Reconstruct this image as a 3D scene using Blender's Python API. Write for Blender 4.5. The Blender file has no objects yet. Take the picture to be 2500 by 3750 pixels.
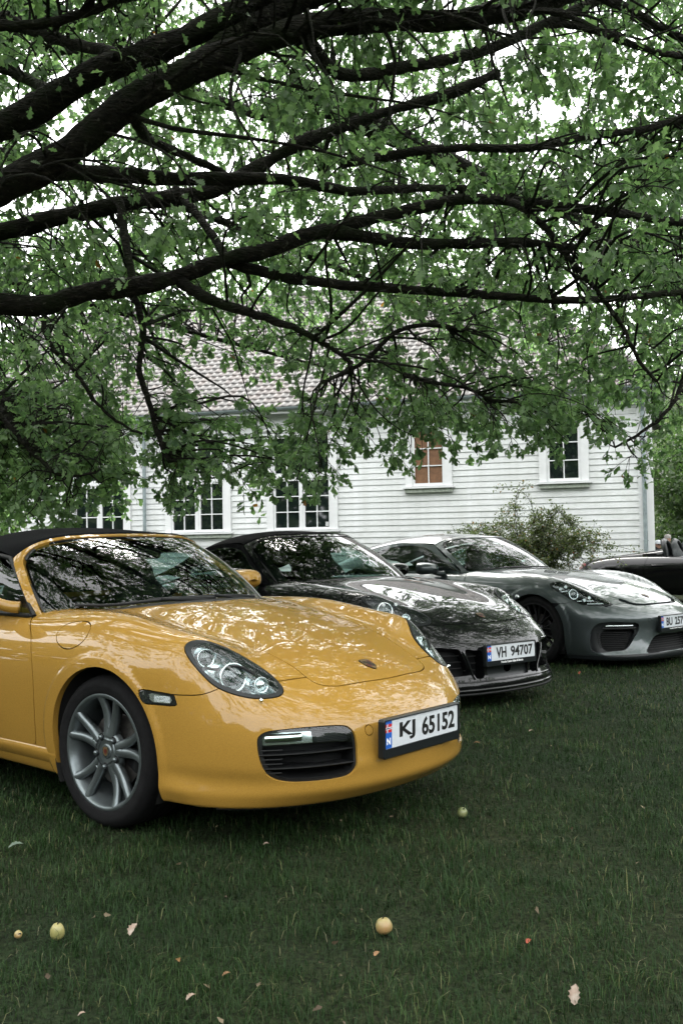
import bpy, math, random, time
import numpy as np
random.seed(4); RNG = np.random.default_rng(4)
sc = bpy.context.scene; COL = sc.collection
# ---------------------------------------------------------------- camera, sky, sun, exposure
cam = bpy.data.cameras.new('camera'); CAM = bpy.data.objects.new('camera', cam); COL.objects.link(CAM)
cam.sensor_fit = 'VERTICAL'; cam.sensor_height = 36; cam.sensor_width = 24; cam.lens = 34.52
cam.clip_start = .1; cam.clip_end = 1500
CAM.rotation_mode = 'QUATERNION'
import mathutils
CAM.rotation_quaternion = (mathutils.Quaternion((1, 0, 0), math.radians(90 + 2.094)) @ mathutils.Quaternion((0, 0, 1), -.0162))
CAM.location = (0, 0, 1.167)
sc.camera = CAM
W = bpy.data.worlds.new('World'); sc.world = W; W.use_nodes = True
nt = W.node_tree; nt.nodes.clear()
SUN_EL, SUN_ROT = math.radians(50), math.radians(-12)      # high behind the house, veiled by cloud
sky = nt.nodes.new('ShaderNodeTexSky'); sky.sky_type = 'NISHITA'; sky.sun_disc = False
sky.sun_elevation = SUN_EL; sky.sun_rotation = SUN_ROT; sky.air_density = 1.0; sky.dust_density = 6.0; sky.ozone_density = 1.0
hs = nt.nodes.new('ShaderNodeHueSaturation'); hs.inputs['Saturation'].default_value = .25
# overcast: an even white cloud deck over the clear-sky model, a little brighter towards the zenith, with soft cloud structure
tc = nt.nodes.new('ShaderNodeTexCoord'); sx = nt.nodes.new('ShaderNodeSeparateXYZ'); nt.links.new(tc.outputs['Generated'], sx.inputs[0])
cr = nt.nodes.new('ShaderNodeValToRGB'); cr.color_ramp.elements[0].position = .0; cr.color_ramp.elements[0].color = (.80, .82, .84, 1); cr.color_ramp.elements[1].position = .9; cr.color_ramp.elements[1].color = (1, 1, 1, 1)
nt.links.new(sx.outputs['Z'], cr.inputs[0])
cn = nt.nodes.new('ShaderNodeTexNoise'); cn.inputs['Scale'].default_value = 2.2; cn.inputs['Detail'].default_value = 5; nt.links.new(tc.outputs['Generated'], cn.inputs['Vector'])
cv = nt.nodes.new('ShaderNodeMapRange'); cv.inputs['From Min'].default_value = .3; cv.inputs['From Max'].default_value = .7; cv.inputs['To Min'].default_value = 11.0; cv.inputs['To Max'].default_value = 14.5; nt.links.new(cn.outputs['Fac'], cv.inputs['Value'])
cm = nt.nodes.new('ShaderNodeVectorMath'); cm.operation = 'SCALE'; nt.links.new(cr.outputs[0], cm.inputs[0]); nt.links.new(cv.outputs[0], cm.inputs['Scale'])
mxs = nt.nodes.new('ShaderNodeMix'); mxs.data_type = 'RGBA'; mxs.inputs['Factor'].default_value = .9
bg = nt.nodes.new('ShaderNodeBackground'); bg.inputs['Strength'].default_value = .15
wo = nt.nodes.new('ShaderNodeOutputWorld')
nt.links.new(sky.outputs[0], hs.inputs['Color']); nt.links.new(hs.outputs[0], mxs.inputs[6]); nt.links.new(cm.outputs[0], mxs.inputs[7]); nt.links.new(mxs.outputs[2], bg.inputs['Color']); nt.links.new(bg.outputs[0], wo.inputs['Surface'])
sl = bpy.data.lights.new('sun', 'SUN'); sl.energy = 1.5; sl.angle = math.radians(24); sl.color = (1, .97, .92)
SUN = bpy.data.objects.new('sun', sl); COL.objects.link(SUN)
SUN.rotation_mode = 'QUATERNION'; SUN.rotation_quaternion = mathutils.Vector((math.sin(SUN_ROT) * math.cos(SUN_EL), math.cos(SUN_ROT) * math.cos(SUN_EL), math.sin(SUN_EL))).to_track_quat('Z', 'Y')
sc.view_settings.view_transform = 'Standard'; sc.view_settings.look = 'None'; sc.view_settings.gamma = 1
sc.view_settings.exposure = 1.45
sc.render.engine = 'CYCLES'
sc.cycles.max_bounces = 10; sc.cycles.transparent_max_bounces = 16; sc.cycles.diffuse_bounces = 5; sc.cycles.glossy_bounces = 5; sc.cycles.transmission_bounces = 8
sc.cycles.use_denoising = True
sc.cycles.sample_clamp_indirect = 6
# ---------------------------------------------------------------- numeric tools
def unit(v):
    v = np.asarray(v, float)
    return v / np.maximum(np.linalg.norm(v, axis=-1, keepdims=True), 1e-12)

class Basis:
    """natural cubic spline as a linear operator on its knot values (even=True mirrors about 0)"""
    def __init__(s, k, even=False):
        k = np.asarray(k, float); s.even = even; s.n = len(k)
        if even:
            full = np.concatenate([-k[:0:-1], k]); s.map = np.concatenate([np.arange(len(k) - 1, 0, -1), np.arange(len(k))])
        else:
            full = k; s.map = np.arange(len(k))
        n = len(full); h = np.diff(full); A = np.eye(n); R = np.zeros((n, n))
        for i in range(1, n - 1):
            A[i, i - 1] = h[i - 1]; A[i, i] = 2 * (h[i - 1] + h[i]); A[i, i + 1] = h[i]
            R[i, i - 1] = 6 / h[i - 1]; R[i, i] = -6 / h[i - 1] - 6 / h[i]; R[i, i + 1] = 6 / h[i]
        s.M = np.linalg.solve(A, R); s.k = full; s.h = h
    def fold(s, vals):
        return np.asarray(vals, float)[s.map]
    def weights(s, x):
        x = np.clip(np.abs(x) if s.even else x, s.k[0], s.k[-1])
        i = np.clip(np.searchsorted(s.k, x) - 1, 0, len(s.k) - 2)
        h = s.h[i]; a = (s.k[i + 1] - x) / h; b = (x - s.k[i]) / h
        return i, a, b, (a**3 - a) * h * h / 6, (b**3 - b) * h * h / 6

class Curve1:
    def __init__(s, k, v, even=False):
        s.B = Basis(k, even); s.v = s.B.fold(v); s.m = s.B.M @ s.v
    def __call__(s, x):
        i, a, b, c, d = s.B.weights(x)
        return a * s.v[i] + b * s.v[i + 1] + c * s.m[i] + d * s.m[i + 1]

class Surf2:
    def __init__(s, kx, ks, T, even=True):
        T = np.asarray(T, float); s.A = Basis(kx); s.C = Basis(ks, even)
        V = T[:, s.C.map]; s.V = V; s.Vx = s.A.M @ V; s.Vs = V @ s.C.M.T; s.Vxs = s.A.M @ V @ s.C.M.T
    def __call__(s, x, y):
        i, a, b, c, d = s.A.weights(x); j, e, f, g, h = s.C.weights(y)
        def row(V, W, jj): return a * V[i, jj] + b * V[i + 1, jj] + c * W[i, jj] + d * W[i + 1, jj]
        return e * row(s.V, s.Vx, j) + f * row(s.V, s.Vx, j + 1) + g * row(s.Vs, s.Vxs, j) + h * row(s.Vs, s.Vxs, j + 1)

def smin(a, b, k):
    h = np.maximum(k - np.abs(a - b), 0) / k
    return np.minimum(a, b) - h * h * h * k / 6.0
def sstep(a, b, x):
    t = np.clip((x - a) / (b - a), 0, 1); return t * t * (3 - 2 * t)

def closed_spline(P, n=120):
    """smooth closed curve through points (Catmull-Rom, centripetal-ish)"""
    P = np.asarray(P, float); m = len(P); out = []
    per = max(2, n // m)
    for i in range(m):
        p0, p1, p2, p3 = P[i - 1], P[i], P[(i + 1) % m], P[(i + 2) % m]
        d1 = max(np.linalg.norm(p1 - p0), 1e-6)**.5; d2 = max(np.linalg.norm(p2 - p1), 1e-6)**.5; d3 = max(np.linalg.norm(p3 - p2), 1e-6)**.5
        m1 = (p1 - p0) / d1 - (p2 - p0) / (d1 + d2) + (p2 - p1) / d2
        m2 = (p2 - p1) / d2 - (p3 - p1) / (d2 + d3) + (p3 - p2) / d3
        m1, m2 = m1 * d2, m2 * d2
        for t in np.arange(per) / per:
            out.append((2*t**3 - 3*t*t + 1) * p1 + (t**3 - 2*t*t + t) * m1 + (-2*t**3 + 3*t*t) * p2 + (t**3 - t*t) * m2)
    return np.array(out)
def open_spline(P, n=60):
    P = np.asarray(P, float); t = np.concatenate([[0], np.cumsum(np.linalg.norm(np.diff(P, axis=0), axis=1))])
    q = np.linspace(0, t[-1], n); B = Basis(t)
    i, a, b, c, d = B.weights(q)
    M = B.M @ P
    return a[:, None] * P[i] + b[:, None] * P[i + 1] + c[:, None] * M[i] + d[:, None] * M[i + 1]

def poly_sdf(Q, P):
    """signed distance of points Q (n,2) to closed polygon P (m,2), negative inside"""
    A = P; Bn = np.roll(P, -1, 0); d2 = np.full(len(Q), 1e9); ins = np.zeros(len(Q), bool)
    for a, b in zip(A, Bn):
        e = b - a; w = Q - a; L = e @ e
        if L < 1e-14: continue
        t = np.clip((w @ e) / L, 0, 1); r = w - t[:, None] * e
        d2 = np.minimum(d2, (r * r).sum(1))
        c = ((a[1] <= Q[:, 1]) & (b[1] > Q[:, 1])) | ((b[1] <= Q[:, 1]) & (a[1] > Q[:, 1]))
        if c.any():
            xi = a[0] + (Q[:, 1] - a[1]) / (b[1] - a[1] if b[1] != a[1] else 1e-12) * e[0]
            ins ^= c & (Q[:, 0] < xi)
    d = np.sqrt(d2); return np.where(ins, -d, d)

class Mesh:
    """vertices, vertex normals, triangles"""
    def __init__(s, v, n, t): s.v, s.n, s.t = np.asarray(v, float), np.asarray(n, float), np.asarray(t, np.int64)
    def compact(s):
        u, inv = np.unique(s.t, return_inverse=True)
        return Mesh(s.v[u], s.n[u], inv.reshape(-1, 3))
    def clip(s, f):
        """keep the part where f < 0 (f: one value per vertex), cutting the triangles along f = 0"""
        f = np.where(np.abs(f) < 1e-6, 1e-6, f); ins = f < 0; c = ins[s.t].sum(1)
        if (c == 3).all(): return s
        keep = [s.t[c == 3]]; V, N = [s.v], [s.n]; base = len(s.v)
        mix = s.t[(c == 1) | (c == 2)]
        if len(mix):
            one = ins[mix].sum(1) == 1
            k = np.where(one, np.argmax(ins[mix], 1), np.argmax(~ins[mix], 1))
            r = np.arange(len(mix)); a = mix[r, k]; b = mix[r, (k + 1) % 3]; d = mix[r, (k + 2) % 3]
            E = np.concatenate([np.stack([a, b], 1), np.stack([a, d], 1)]); E.sort(1)
            key = E[:, 0] * (len(s.v) + 1) + E[:, 1]; uk, first, inv = np.unique(key, return_index=True, return_inverse=True)
            p, q = E[first, 0], E[first, 1]; t = (f[p] / (f[p] - f[q]))[:, None]
            V.append(s.v[p] + t * (s.v[q] - s.v[p])); N.append(unit(s.n[p] + t * (s.n[q] - s.n[p])))
            inv = inv.reshape(-1) + base; ab, ad = inv[:len(mix)], inv[len(mix):]
            keep.append(np.stack([a, ab, ad], 1)[one])
            o = ~one; keep.append(np.stack([ab, b, d], 1)[o]); keep.append(np.stack([ab, d, ad], 1)[o])
        return Mesh(np.concatenate(V), np.concatenate(N), np.concatenate(keep)).compact()
    def boundary(s):
        E = np.concatenate([s.t[:, [0, 1]], s.t[:, [1, 2]], s.t[:, [2, 0]]]); key = np.sort(E, 1); key = key[:, 0] * (len(s.v) + 1) + key[:, 1]
        u, first, cnt = np.unique(key, return_index=True, return_counts=True)
        return E[first[cnt == 1]]
    def flange(s, depth, keepfn=None, flare=0.0):
        """turn every cut edge inward so that panels have thickness and gaps have walls"""
        E = s.boundary()
        if keepfn is not None and len(E):
            E = E[keepfn(.5 * (s.v[E[:, 0]] + s.v[E[:, 1]]))]
        if not len(E): return s
        a, b = E[:, 0], E[:, 1]
        A, Bv = s.v[a], s.v[b]; A2, B2 = A - depth * s.n[a], Bv - depth * s.n[b]
        fn = unit(np.cross(A2 - A, Bv - A)); k = len(E); o = len(s.v)
        # average wall normals along the edge for smooth walls
        acc = np.zeros((len(s.v), 3)); np.add.at(acc, a, fn); np.add.at(acc, b, fn); acc = unit(acc)
        V = np.concatenate([s.v, A, Bv, A2, B2]); N = np.concatenate([s.n, acc[a], acc[b], acc[a], acc[b]])
        i = np.arange(k) + o
        T = np.concatenate([s.t, np.stack([i, i + 2*k, i + k], 1), np.stack([i + k, i + 2*k, i + 3*k], 1)])
        return Mesh(V, N, T)
    def offset(s, d): return Mesh(s.v + d * s.n, s.n, s.t)
    def mirror(s): return Mesh(s.v * [1, -1, 1], s.n * [1, -1, 1], s.t[:, ::-1])
    def plus(s, o): return Mesh(np.concatenate([s.v, o.v]), np.concatenate([s.n, o.n]), np.concatenate([s.t, o.t + len(s.v)]))

def grid_mesh(P, closed_u=False, closed_v=False, flip=False, normals=True):
    """(a,b,3) grid of points to a smooth mesh"""
    P = np.asarray(P, float); a, b = P.shape[:2]; I = np.arange(a * b).reshape(a, b)
    if closed_u: I = np.concatenate([I, I[:1]], 0)
    if closed_v: I = np.concatenate([I, I[:, :1]], 1)
    q = np.stack([I[:-1, :-1], I[1:, :-1], I[1:, 1:], I[:-1, 1:]], -1).reshape(-1, 4)
    if flip: q = q[:, ::-1]
    t = np.concatenate([q[:, [0, 1, 2]], q[:, [0, 2, 3]]]); v = P.reshape(-1, 3)
    return Mesh(v, vertex_normals(v, t), t)
def vertex_normals(v, t):
    fn = np.cross(v[t[:, 1]] - v[t[:, 0]], v[t[:, 2]] - v[t[:, 0]]); N = np.zeros_like(v)
    for k in range(3): np.add.at(N, t[:, k], fn)
    return unit(N)
def tube(P, r, k=8, caps=True):
    """tube of radius r (scalar or per point) along polyline P"""
    P = np.asarray(P, float); n = len(P); r = np.broadcast_to(np.asarray(r, float), (n,))
    T = unit(np.gradient(P, axis=0)); ref = np.array([0, 0, 1.]) if abs(T[0][2]) < .9 else np.array([1., 0, 0])
    U = []; u = unit(ref - (ref @ T[0]) * T[0])
    for i in range(n):
        u = unit(u - (u @ T[i]) * T[i]); U.append(u)
    U = np.array(U); W = np.cross(T, U); a = np.arange(k) / k * 2 * np.pi
    G = P[:, None] + r[:, None, None] * (np.cos(a)[None, :, None] * U[:, None] + np.sin(a)[None, :, None] * W[:, None])
    m = grid_mesh(G, closed_v=True, flip=True)
    if caps:
        o = len(m.v); v = np.concatenate([m.v, P[:1], P[-1:]]); nn = np.concatenate([m.n, -T[:1], T[-1:]])
        i = np.arange(k); j = (i + 1) % k; L = (n - 1) * k
        t = np.concatenate([m.t, np.stack([i, j, np.full(k, o)], 1)[:, ::-1] if False else np.stack([j, i, np.full(k, o)], 1)[:, ::-1], np.stack([L + i, L + j, np.full(k, o + 1)], 1)])
        m = Mesh(v, nn, t)
    return m
def lathe(prof, k=48, axis='y'):
    """profile rows (radius, along) turned about the y axis"""
    prof = np.asarray(prof, float); a = np.arange(k) / k * 2 * np.pi
    G = np.stack([prof[:, None, 0] * np.cos(a), np.broadcast_to(prof[:, None, 1], (len(prof), k)), prof[:, None, 0] * np.sin(a)], -1)
    return grid_mesh(G, closed_v=True)
def flat(m):
    """split shared vertices: flat shading"""
    v = m.v[m.t].reshape(-1, 3); fn = unit(np.cross(m.v[m.t[:, 1]] - m.v[m.t[:, 0]], m.v[m.t[:, 2]] - m.v[m.t[:, 0]]))
    return Mesh(v, np.repeat(fn, 3, 0), np.arange(len(v)).reshape(-1, 3))
def box(x0, x1, y0, y1, z0, z1):
    v = np.array([[x, y, z] for x in (x0, x1) for y in (y0, y1) for z in (z0, z1)], float)
    q = [[0, 1, 3, 2], [4, 6, 7, 5], [0, 4, 5, 1], [2, 3, 7, 6], [0, 2, 6, 4], [1, 5, 7, 3]]
    t = np.array([[a, b, c] for a, b, c, d in q] + [[a, c, d] for a, b, c, d in q])
    return flat(Mesh(v, np.zeros((8, 3)), t))
def prism(P, d0, d1, O=(0, 0, 0), U=(1, 0, 0), V=(0, 1, 0)):
    """closed 2-D outline extruded from d0 to d1 along U x V (ear-free fan about the centroid: for star-shaped outlines)"""
    P = np.asarray(P, float); O, U, V = np.array(O, float), unit(U), unit(V); N = np.cross(U, V); n = len(P); c = P.mean(0)
    area = (P[:, 0] * np.roll(P[:, 1], -1) - P[:, 1] * np.roll(P[:, 0], -1)).sum()
    if area < 0: P = P[::-1]
    Q = O + P[:, :1] * U + P[:, 1:] * V; C = O + c[0] * U + c[1] * V; i = np.arange(n); j = (i + 1) % n
    lo, hi = min(d0, d1), max(d0, d1)
    top = Mesh(np.concatenate([Q + hi * N, [C + hi * N]]), np.tile(N, (n + 1, 1)), np.stack([i, j, np.full(n, n)], 1))
    bot = Mesh(np.concatenate([Q + lo * N, [C + lo * N]]), np.tile(-N, (n + 1, 1)), np.stack([j, i, np.full(n, n)], 1))
    sv = np.concatenate([Q + lo * N, Q + hi * N]); side = Mesh(sv, sv * 0, np.concatenate([np.stack([i, j, j + n], 1), np.stack([i, j + n, i + n], 1)]))
    return top.plus(bot).plus(flat(side))
def xform(m, R, T):
    R = np.asarray(R, float); return Mesh(m.v @ R.T + T, m.n @ R.T, m.t)
def rotz(a): c, s = math.cos(a), math.sin(a); return np.array([[c, -s, 0], [s, c, 0], [0, 0, 1.]])
def rotx(a): c, s = math.cos(a), math.sin(a); return np.array([[1, 0, 0], [0, c, -s], [0, s, c]])
def roty(a): c, s = math.cos(a), math.sin(a); return np.array([[c, 0, s], [0, 1, 0], [-s, 0, c]])
def merge(ms):
    m = ms[0]
    for o in ms[1:]: m = m.plus(o)
    return m
def rrect(w, h, r, n=6, cx=0, cy=0):
    out = []
    for sx, sy, a0 in ((1, 1, 0), (-1, 1, 90), (-1, -1, 180), (1, -1, 270)):
        for k in range(n + 1):
            a = math.radians(a0 + 90 * k / n); out.append((cx + sx * (w / 2 - r) + r * math.cos(a), cy + sy * (h / 2 - r) + r * math.sin(a)))
    return np.array(out)

# ---------------------------------------------------------------- body surface of a car from an implicit shell
class Shell:
    """car coordinates: x forward from the front axle, y to the car's left, z up. F > 0 inside."""
    def __init__(s, top, side, front, rear=None, bottom=.16, ktop=.12, kfront=.09, wheels=((0, .32), ), extra=None):
        s.top, s.side, s.front, s.rear, s.bottom, s.ktop, s.kfront, s.wheels, s.extra = top, side, front, rear, bottom, ktop, kfront, wheels, extra
    def F(s, P):
        x, y, z = P[..., 0], np.abs(P[..., 1]), P[..., 2]
        W = s.side(x, z)
        for wx, wz, rr, amp in s.wheels:                       # raised lip round each wheel opening
            r = np.hypot(x - wx, z - wz); W = W + amp * sstep(rr + .075, rr + .045, r) * (z > 0)
        d = smin(s.top(x, y) - z, W - y, s.ktop)
        d = smin(d, s.front(y, z) - x, s.kfront)
        if s.rear is not None: d = smin(d, x - s.rear(y, z), .08)
        d = smin(d, z - s.bottom, .03)
        if s.extra is not None: d = s.extra(d, x, y, z)
        return d
    def grad(s, P, h=.002):
        g = np.stack([s.F(P - h * e) - s.F(P + h * e) for e in np.eye(3)], -1); return unit(g)
    def root(s, O, D, t1, it=11):
        """first crossing along rays O + t D, t in [0, t1]; secant / bisection hybrid"""
        a = np.zeros(len(O)); b = np.full(len(O), float(t1)); fa = s.F(O); fb = s.F(O + b[:, None] * D)
        for k in range(it):
            c = a + (b - a) * np.clip(fa / np.where(np.abs(fa - fb) < 1e-12, 1e-12, fa - fb), .02, .98)
            if k % 3 == 2: c = .5 * (a + b)
            fc = s.F(O + c[:, None] * D); pos = fc > 0
            a = np.where(pos, c, a); fa = np.where(pos, fc, fa); b = np.where(pos, b, c); fb = np.where(pos, fb, fc)
        return a + (b - a) * fa / np.where(np.abs(fa - fb) < 1e-12, 1e-12, fa - fb)
    def hit(s, o, d, t0=.5, t1=30, step=.01):
        """outside-in ray hit (used when tracing outlines)"""
        t = np.arange(t0, t1, step); P = o + t[:, None] * d; f = s.F(P); k = np.argmax(f > 0)
        if f[k] <= 0: return None
        lo, hi = t[k - 1], t[k]
        for _ in range(30):
            m = .5 * (lo + hi)
            if s.F((o + m * d)[None])[0] > 0: hi = m
            else: lo = m
        return o + hi * d
    def mesh(s, x0, x1, zc, nx, nring, ncap, nrear=0, zaim=None):
        th = np.linspace(-np.pi / 2, np.pi / 2, nring)
        rows_o, rows_d = [], []
        ring = np.stack([np.zeros(nring), np.cos(th), np.sin(th)], -1)
        if nrear:
            for k in range(nrear, 0, -1):
                f = k / nrear * np.pi / 2 * .998
                rows_o.append(np.tile([x0, 0, zc], (nring, 1))); rows_d.append(ring * np.cos(f) - np.array([np.sin(f), 0, 0]))
        for x in np.linspace(x0, x1, nx):
            rows_o.append(np.tile([x, 0, zc], (nring, 1))); rows_d.append(ring)
        for k in range(1, ncap + 1):
            f = k / ncap * np.pi / 2 * .999
            rows_o.append(np.tile([x1, 0, zc], (nring, 1))); rows_d.append(ring * np.cos(f) + np.array([np.sin(f), 0, 0]))
        O, D = np.concatenate(rows_o), np.concatenate(rows_d)
        t = s.root(O, D, 1.9); P = O + t[:, None] * D; N = s.grad(P)
        n = len(rows_o); G = P.reshape(n, nring, 3)
        P[np.abs(P[:, 1]) < 1e-4, 1] = 0
        I = np.arange(n * nring).reshape(n, nring)
        q = np.stack([I[:-1, :-1], I[1:, :-1], I[1:, 1:], I[:-1, 1:]], -1).reshape(-1, 4)
        T = np.concatenate([q[:, [0, 1, 2]], q[:, [0, 2, 3]]])
        fn = np.cross(P[T[:, 1]] - P[T[:, 0]], P[T[:, 2]] - P[T[:, 0]])
        if (fn * N[T[:, 0]]).sum() < 0: T = T[:, ::-1]
        # mirror, sharing the centre line
        m = len(P); cen = np.zeros((n, nring), bool); cen[:, 0] = cen[:, -1] = True; cen = cen.ravel()
        P[cen, 1] = 0; N[cen, 1] = 0; N = unit(N)
        mp = np.where(cen, np.arange(m), np.arange(m) + m)
        T2 = mp[T][:, ::-1]
        return Mesh(np.concatenate([P, P * [1, -1, 1]]), np.concatenate([N, N * [1, -1, 1]]), np.concatenate([T, T2])).compact()

class Mask:
    """closed outline drawn on a plane (O, U, V) and projected on to the shell; negative inside. side: +1 / -1 / 0 = which half of the car"""
    def __init__(s, O, U, V, P, n=120, smooth=True, facing=.05, reach=None):
        s.O = np.array(O, float); s.U = unit(U); V = np.array(V, float); V = V - (V @ s.U) * s.U; s.V = unit(V); s.N = np.cross(s.U, s.V)
        s.P = closed_spline(P, n) if smooth else np.asarray(P, float); s.facing = facing
        c = s.P.mean(0); s.c = c; s.rad = np.linalg.norm(s.P - c, axis=1).max()
    def __call__(s, v, n, mir=False):
        k = np.array([1, -1, 1]) if mir else 1
        v = v * k; n = n * k; Q = np.stack([(v - s.O) @ s.U, (v - s.O) @ s.V], 1)
        f = np.full(len(v), 1.); r = np.linalg.norm(Q - s.c, axis=1)
        w = (r < s.rad + .06) & (n @ s.N > s.facing)
        if w.any(): f[w] = poly_sdf(Q[w], s.P)
        return f
# ---------------------------------------------------------------- Blender helpers
def node_mat(name):
    m = bpy.data.materials.new(name); m.use_nodes = True; t = m.node_tree; t.nodes.clear()
    return m, t, t.nodes.new('ShaderNodeOutputMaterial')
def mat(name, color, rough=.5, metal=0, spec=.5, coat=0, coat_rough=.03, noise=None, bump=None, trans=0, ior=1.45, sheen=0, emit=None, var=0):
    """noise = (scale, amount[, second colour]); bump = (scale, distance)"""
    m, t, out = node_mat(name); b = t.nodes.new('ShaderNodeBsdfPrincipled'); t.links.new(b.outputs[0], out.inputs[0])
    c4 = (*color, 1); b.inputs['Base Color'].default_value = c4; b.inputs['Roughness'].default_value = rough; b.inputs['Metallic'].default_value = metal
    b.inputs['Specular IOR Level'].default_value = spec; b.inputs['Coat Weight'].default_value = coat; b.inputs['Coat Roughness'].default_value = coat_rough
    b.inputs['Transmission Weight'].default_value = trans; b.inputs['IOR'].default_value = ior; b.inputs['Sheen Weight'].default_value = sheen
    if noise or bump: tc = t.nodes.new('ShaderNodeTexCoord')
    if noise:
        n = t.nodes.new('ShaderNodeTexNoise'); n.inputs['Scale'].default_value = noise[0]; n.inputs['Detail'].default_value = 8; n.inputs['Roughness'].default_value = .65
        t.links.new(tc.outputs['Object'], n.inputs['Vector'])
        r = t.nodes.new('ShaderNodeValToRGB'); r.color_ramp.elements[0].position = .35; r.color_ramp.elements[1].position = .68
        k = noise[1]; second = noise[2] if len(noise) > 2 else tuple(c * (1 - k) for c in color)
        r.color_ramp.elements[0].color = (*second, 1); r.color_ramp.elements[1].color = (*[min(1, c * (1 + k * .5)) for c in color], 1)
        t.links.new(n.outputs['Fac'], r.inputs[0]); t.links.new(r.outputs[0], b.inputs['Base Color'])
    if var:   # every piece a little lighter or darker than its neighbours
        oi = t.nodes.new('ShaderNodeObjectInfo'); mr = t.nodes.new('ShaderNodeMapRange'); mr.inputs['To Min'].default_value = 1 - var; mr.inputs['To Max'].default_value = 1 + var; t.links.new(oi.outputs['Random'], mr.inputs['Value'])
        vm = t.nodes.new('ShaderNodeVectorMath'); vm.operation = 'SCALE'; t.links.new(mr.outputs[0], vm.inputs['Scale'])
        if noise: t.links.new(r.outputs[0], vm.inputs[0])
        else: vm.inputs[0].default_value = color
        t.links.new(vm.outputs[0], b.inputs['Base Color'])
    if bump:
        n2 = t.nodes.new('ShaderNodeTexNoise'); n2.inputs['Scale'].default_value = bump[0]; n2.inputs['Detail'].default_value = 6
        t.links.new(tc.outputs['Object'], n2.inputs['Vector'])
        bp = t.nodes.new('ShaderNodeBump'); bp.inputs['Strength'].default_value = 1; bp.inputs['Distance'].default_value = bump[1]
        t.links.new(n2.outputs['Fac'], bp.inputs['Height']); t.links.new(bp.outputs[0], b.inputs['Normal'])
    return m
def glass_mat(name, tint, rough=0.0, refl=1.0):
    """thin sheet glass: see-through with a Fresnel reflection"""
    m, t, out = node_mat(name); mix = t.nodes.new('ShaderNodeMixShader'); tr = t.nodes.new('ShaderNodeBsdfTransparent'); gl = t.nodes.new('ShaderNodeBsdfGlossy'); fr = t.nodes.new('ShaderNodeFresnel')
    fr.inputs['IOR'].default_value = 1.5; tr.inputs['Color'].default_value = (*tint, 1); gl.inputs['Roughness'].default_value = rough; gl.inputs['Color'].default_value = (refl, refl, refl, 1)
    ge = t.nodes.new('ShaderNodeNewGeometry'); mr = t.nodes.new('ShaderNodeMapRange'); mr.inputs['To Min'].default_value = 1.5; mr.inputs['To Max'].default_value = 1 / 1.5; t.links.new(ge.outputs['Backfacing'], mr.inputs['Value']); t.links.new(mr.outputs[0], fr.inputs['IOR'])   # same reflection from either side of a thin sheet
    t.links.new(fr.outputs[0], mix.inputs[0]); t.links.new(tr.outputs[0], mix.inputs[1]); t.links.new(gl.outputs[0], mix.inputs[2]); t.links.new(mix.outputs[0], out.inputs[0])
    return m
def to_mesh(name, m, material, custom=True):
    me = bpy.data.meshes.new(name); nv, ntri = len(m.v), len(m.t)
    me.vertices.add(nv); me.vertices.foreach_set('co', m.v.astype(np.float32).ravel())
    me.loops.add(ntri * 3); me.loops.foreach_set('vertex_index', m.t.astype(np.int32).ravel())
    me.polygons.add(ntri); me.polygons.foreach_set('loop_start', np.arange(0, ntri * 3, 3, dtype=np.int32))
    try: me.polygons.foreach_set('loop_total', np.full(ntri, 3, dtype=np.int32))
    except Exception: pass
    me.polygons.foreach_set('use_smooth', np.ones(ntri, bool))
    me.update(calc_edges=True); me.validate()
    if custom and len(me.loops) == ntri * 3:
        me.normals_split_custom_set_from_vertices(m.n.astype(np.float32))
    if material is not None:
        for x in (material if isinstance(material, (list, tuple)) else [material]): me.materials.append(x)
    return me
def tag(o, label=None, cat=None, group=None, kind=None):
    if label: o['label'] = label
    if cat: o['category'] = cat
    if group: o['group'] = group
    if kind: o['kind'] = kind
    return o
def ob(name, m, material, parent=None, custom=True):
    me = m if isinstance(m, bpy.types.Mesh) else to_mesh(name, m, material, custom)
    o = bpy.data.objects.new(name, me); COL.objects.link(o)
    if parent is not None: o.parent = parent
    return o
def empty(name, loc=(0, 0, 0), rz=0):
    o = bpy.data.objects.new(name, None); COL.objects.link(o); o.location = loc; o.rotation_euler = (0, 0, rz); o.empty_display_size = .1
    return o
def copy_tree(o, parent=None, mirror=False):
    c = o.copy(); COL.objects.link(c)
    if parent is not None: c.parent = parent
    for ch in list(o.children): copy_tree(ch, c)
    return c
def text_mesh(s, size, bold=0.0, squeeze=1.0, depth=.0006, res=3):
    """built-in font turned into a mesh; returns triangles centred on x with the base line at y = 0"""
    cu = bpy.data.curves.new('t', 'FONT'); cu.body = s; cu.size = size; cu.extrude = depth; cu.offset = bold; cu.align_x = 'CENTER'; cu.resolution_u = res
    o = bpy.data.objects.new('t', cu); COL.objects.link(o); dg = bpy.context.evaluated_depsgraph_get(); dg.update()
    me = o.evaluated_get(dg).to_mesh(); me.calc_loop_triangles()
    v = np.array([x.co[:] for x in me.vertices]); t = np.array([x.vertices[:] for x in me.loop_triangles])
    o.evaluated_get(dg).to_mesh_clear(); bpy.data.objects.remove(o); bpy.data.curves.remove(cu)
    v = v * [squeeze, 1, 1]
    return flat(Mesh(v, v * 0, t))
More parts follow.
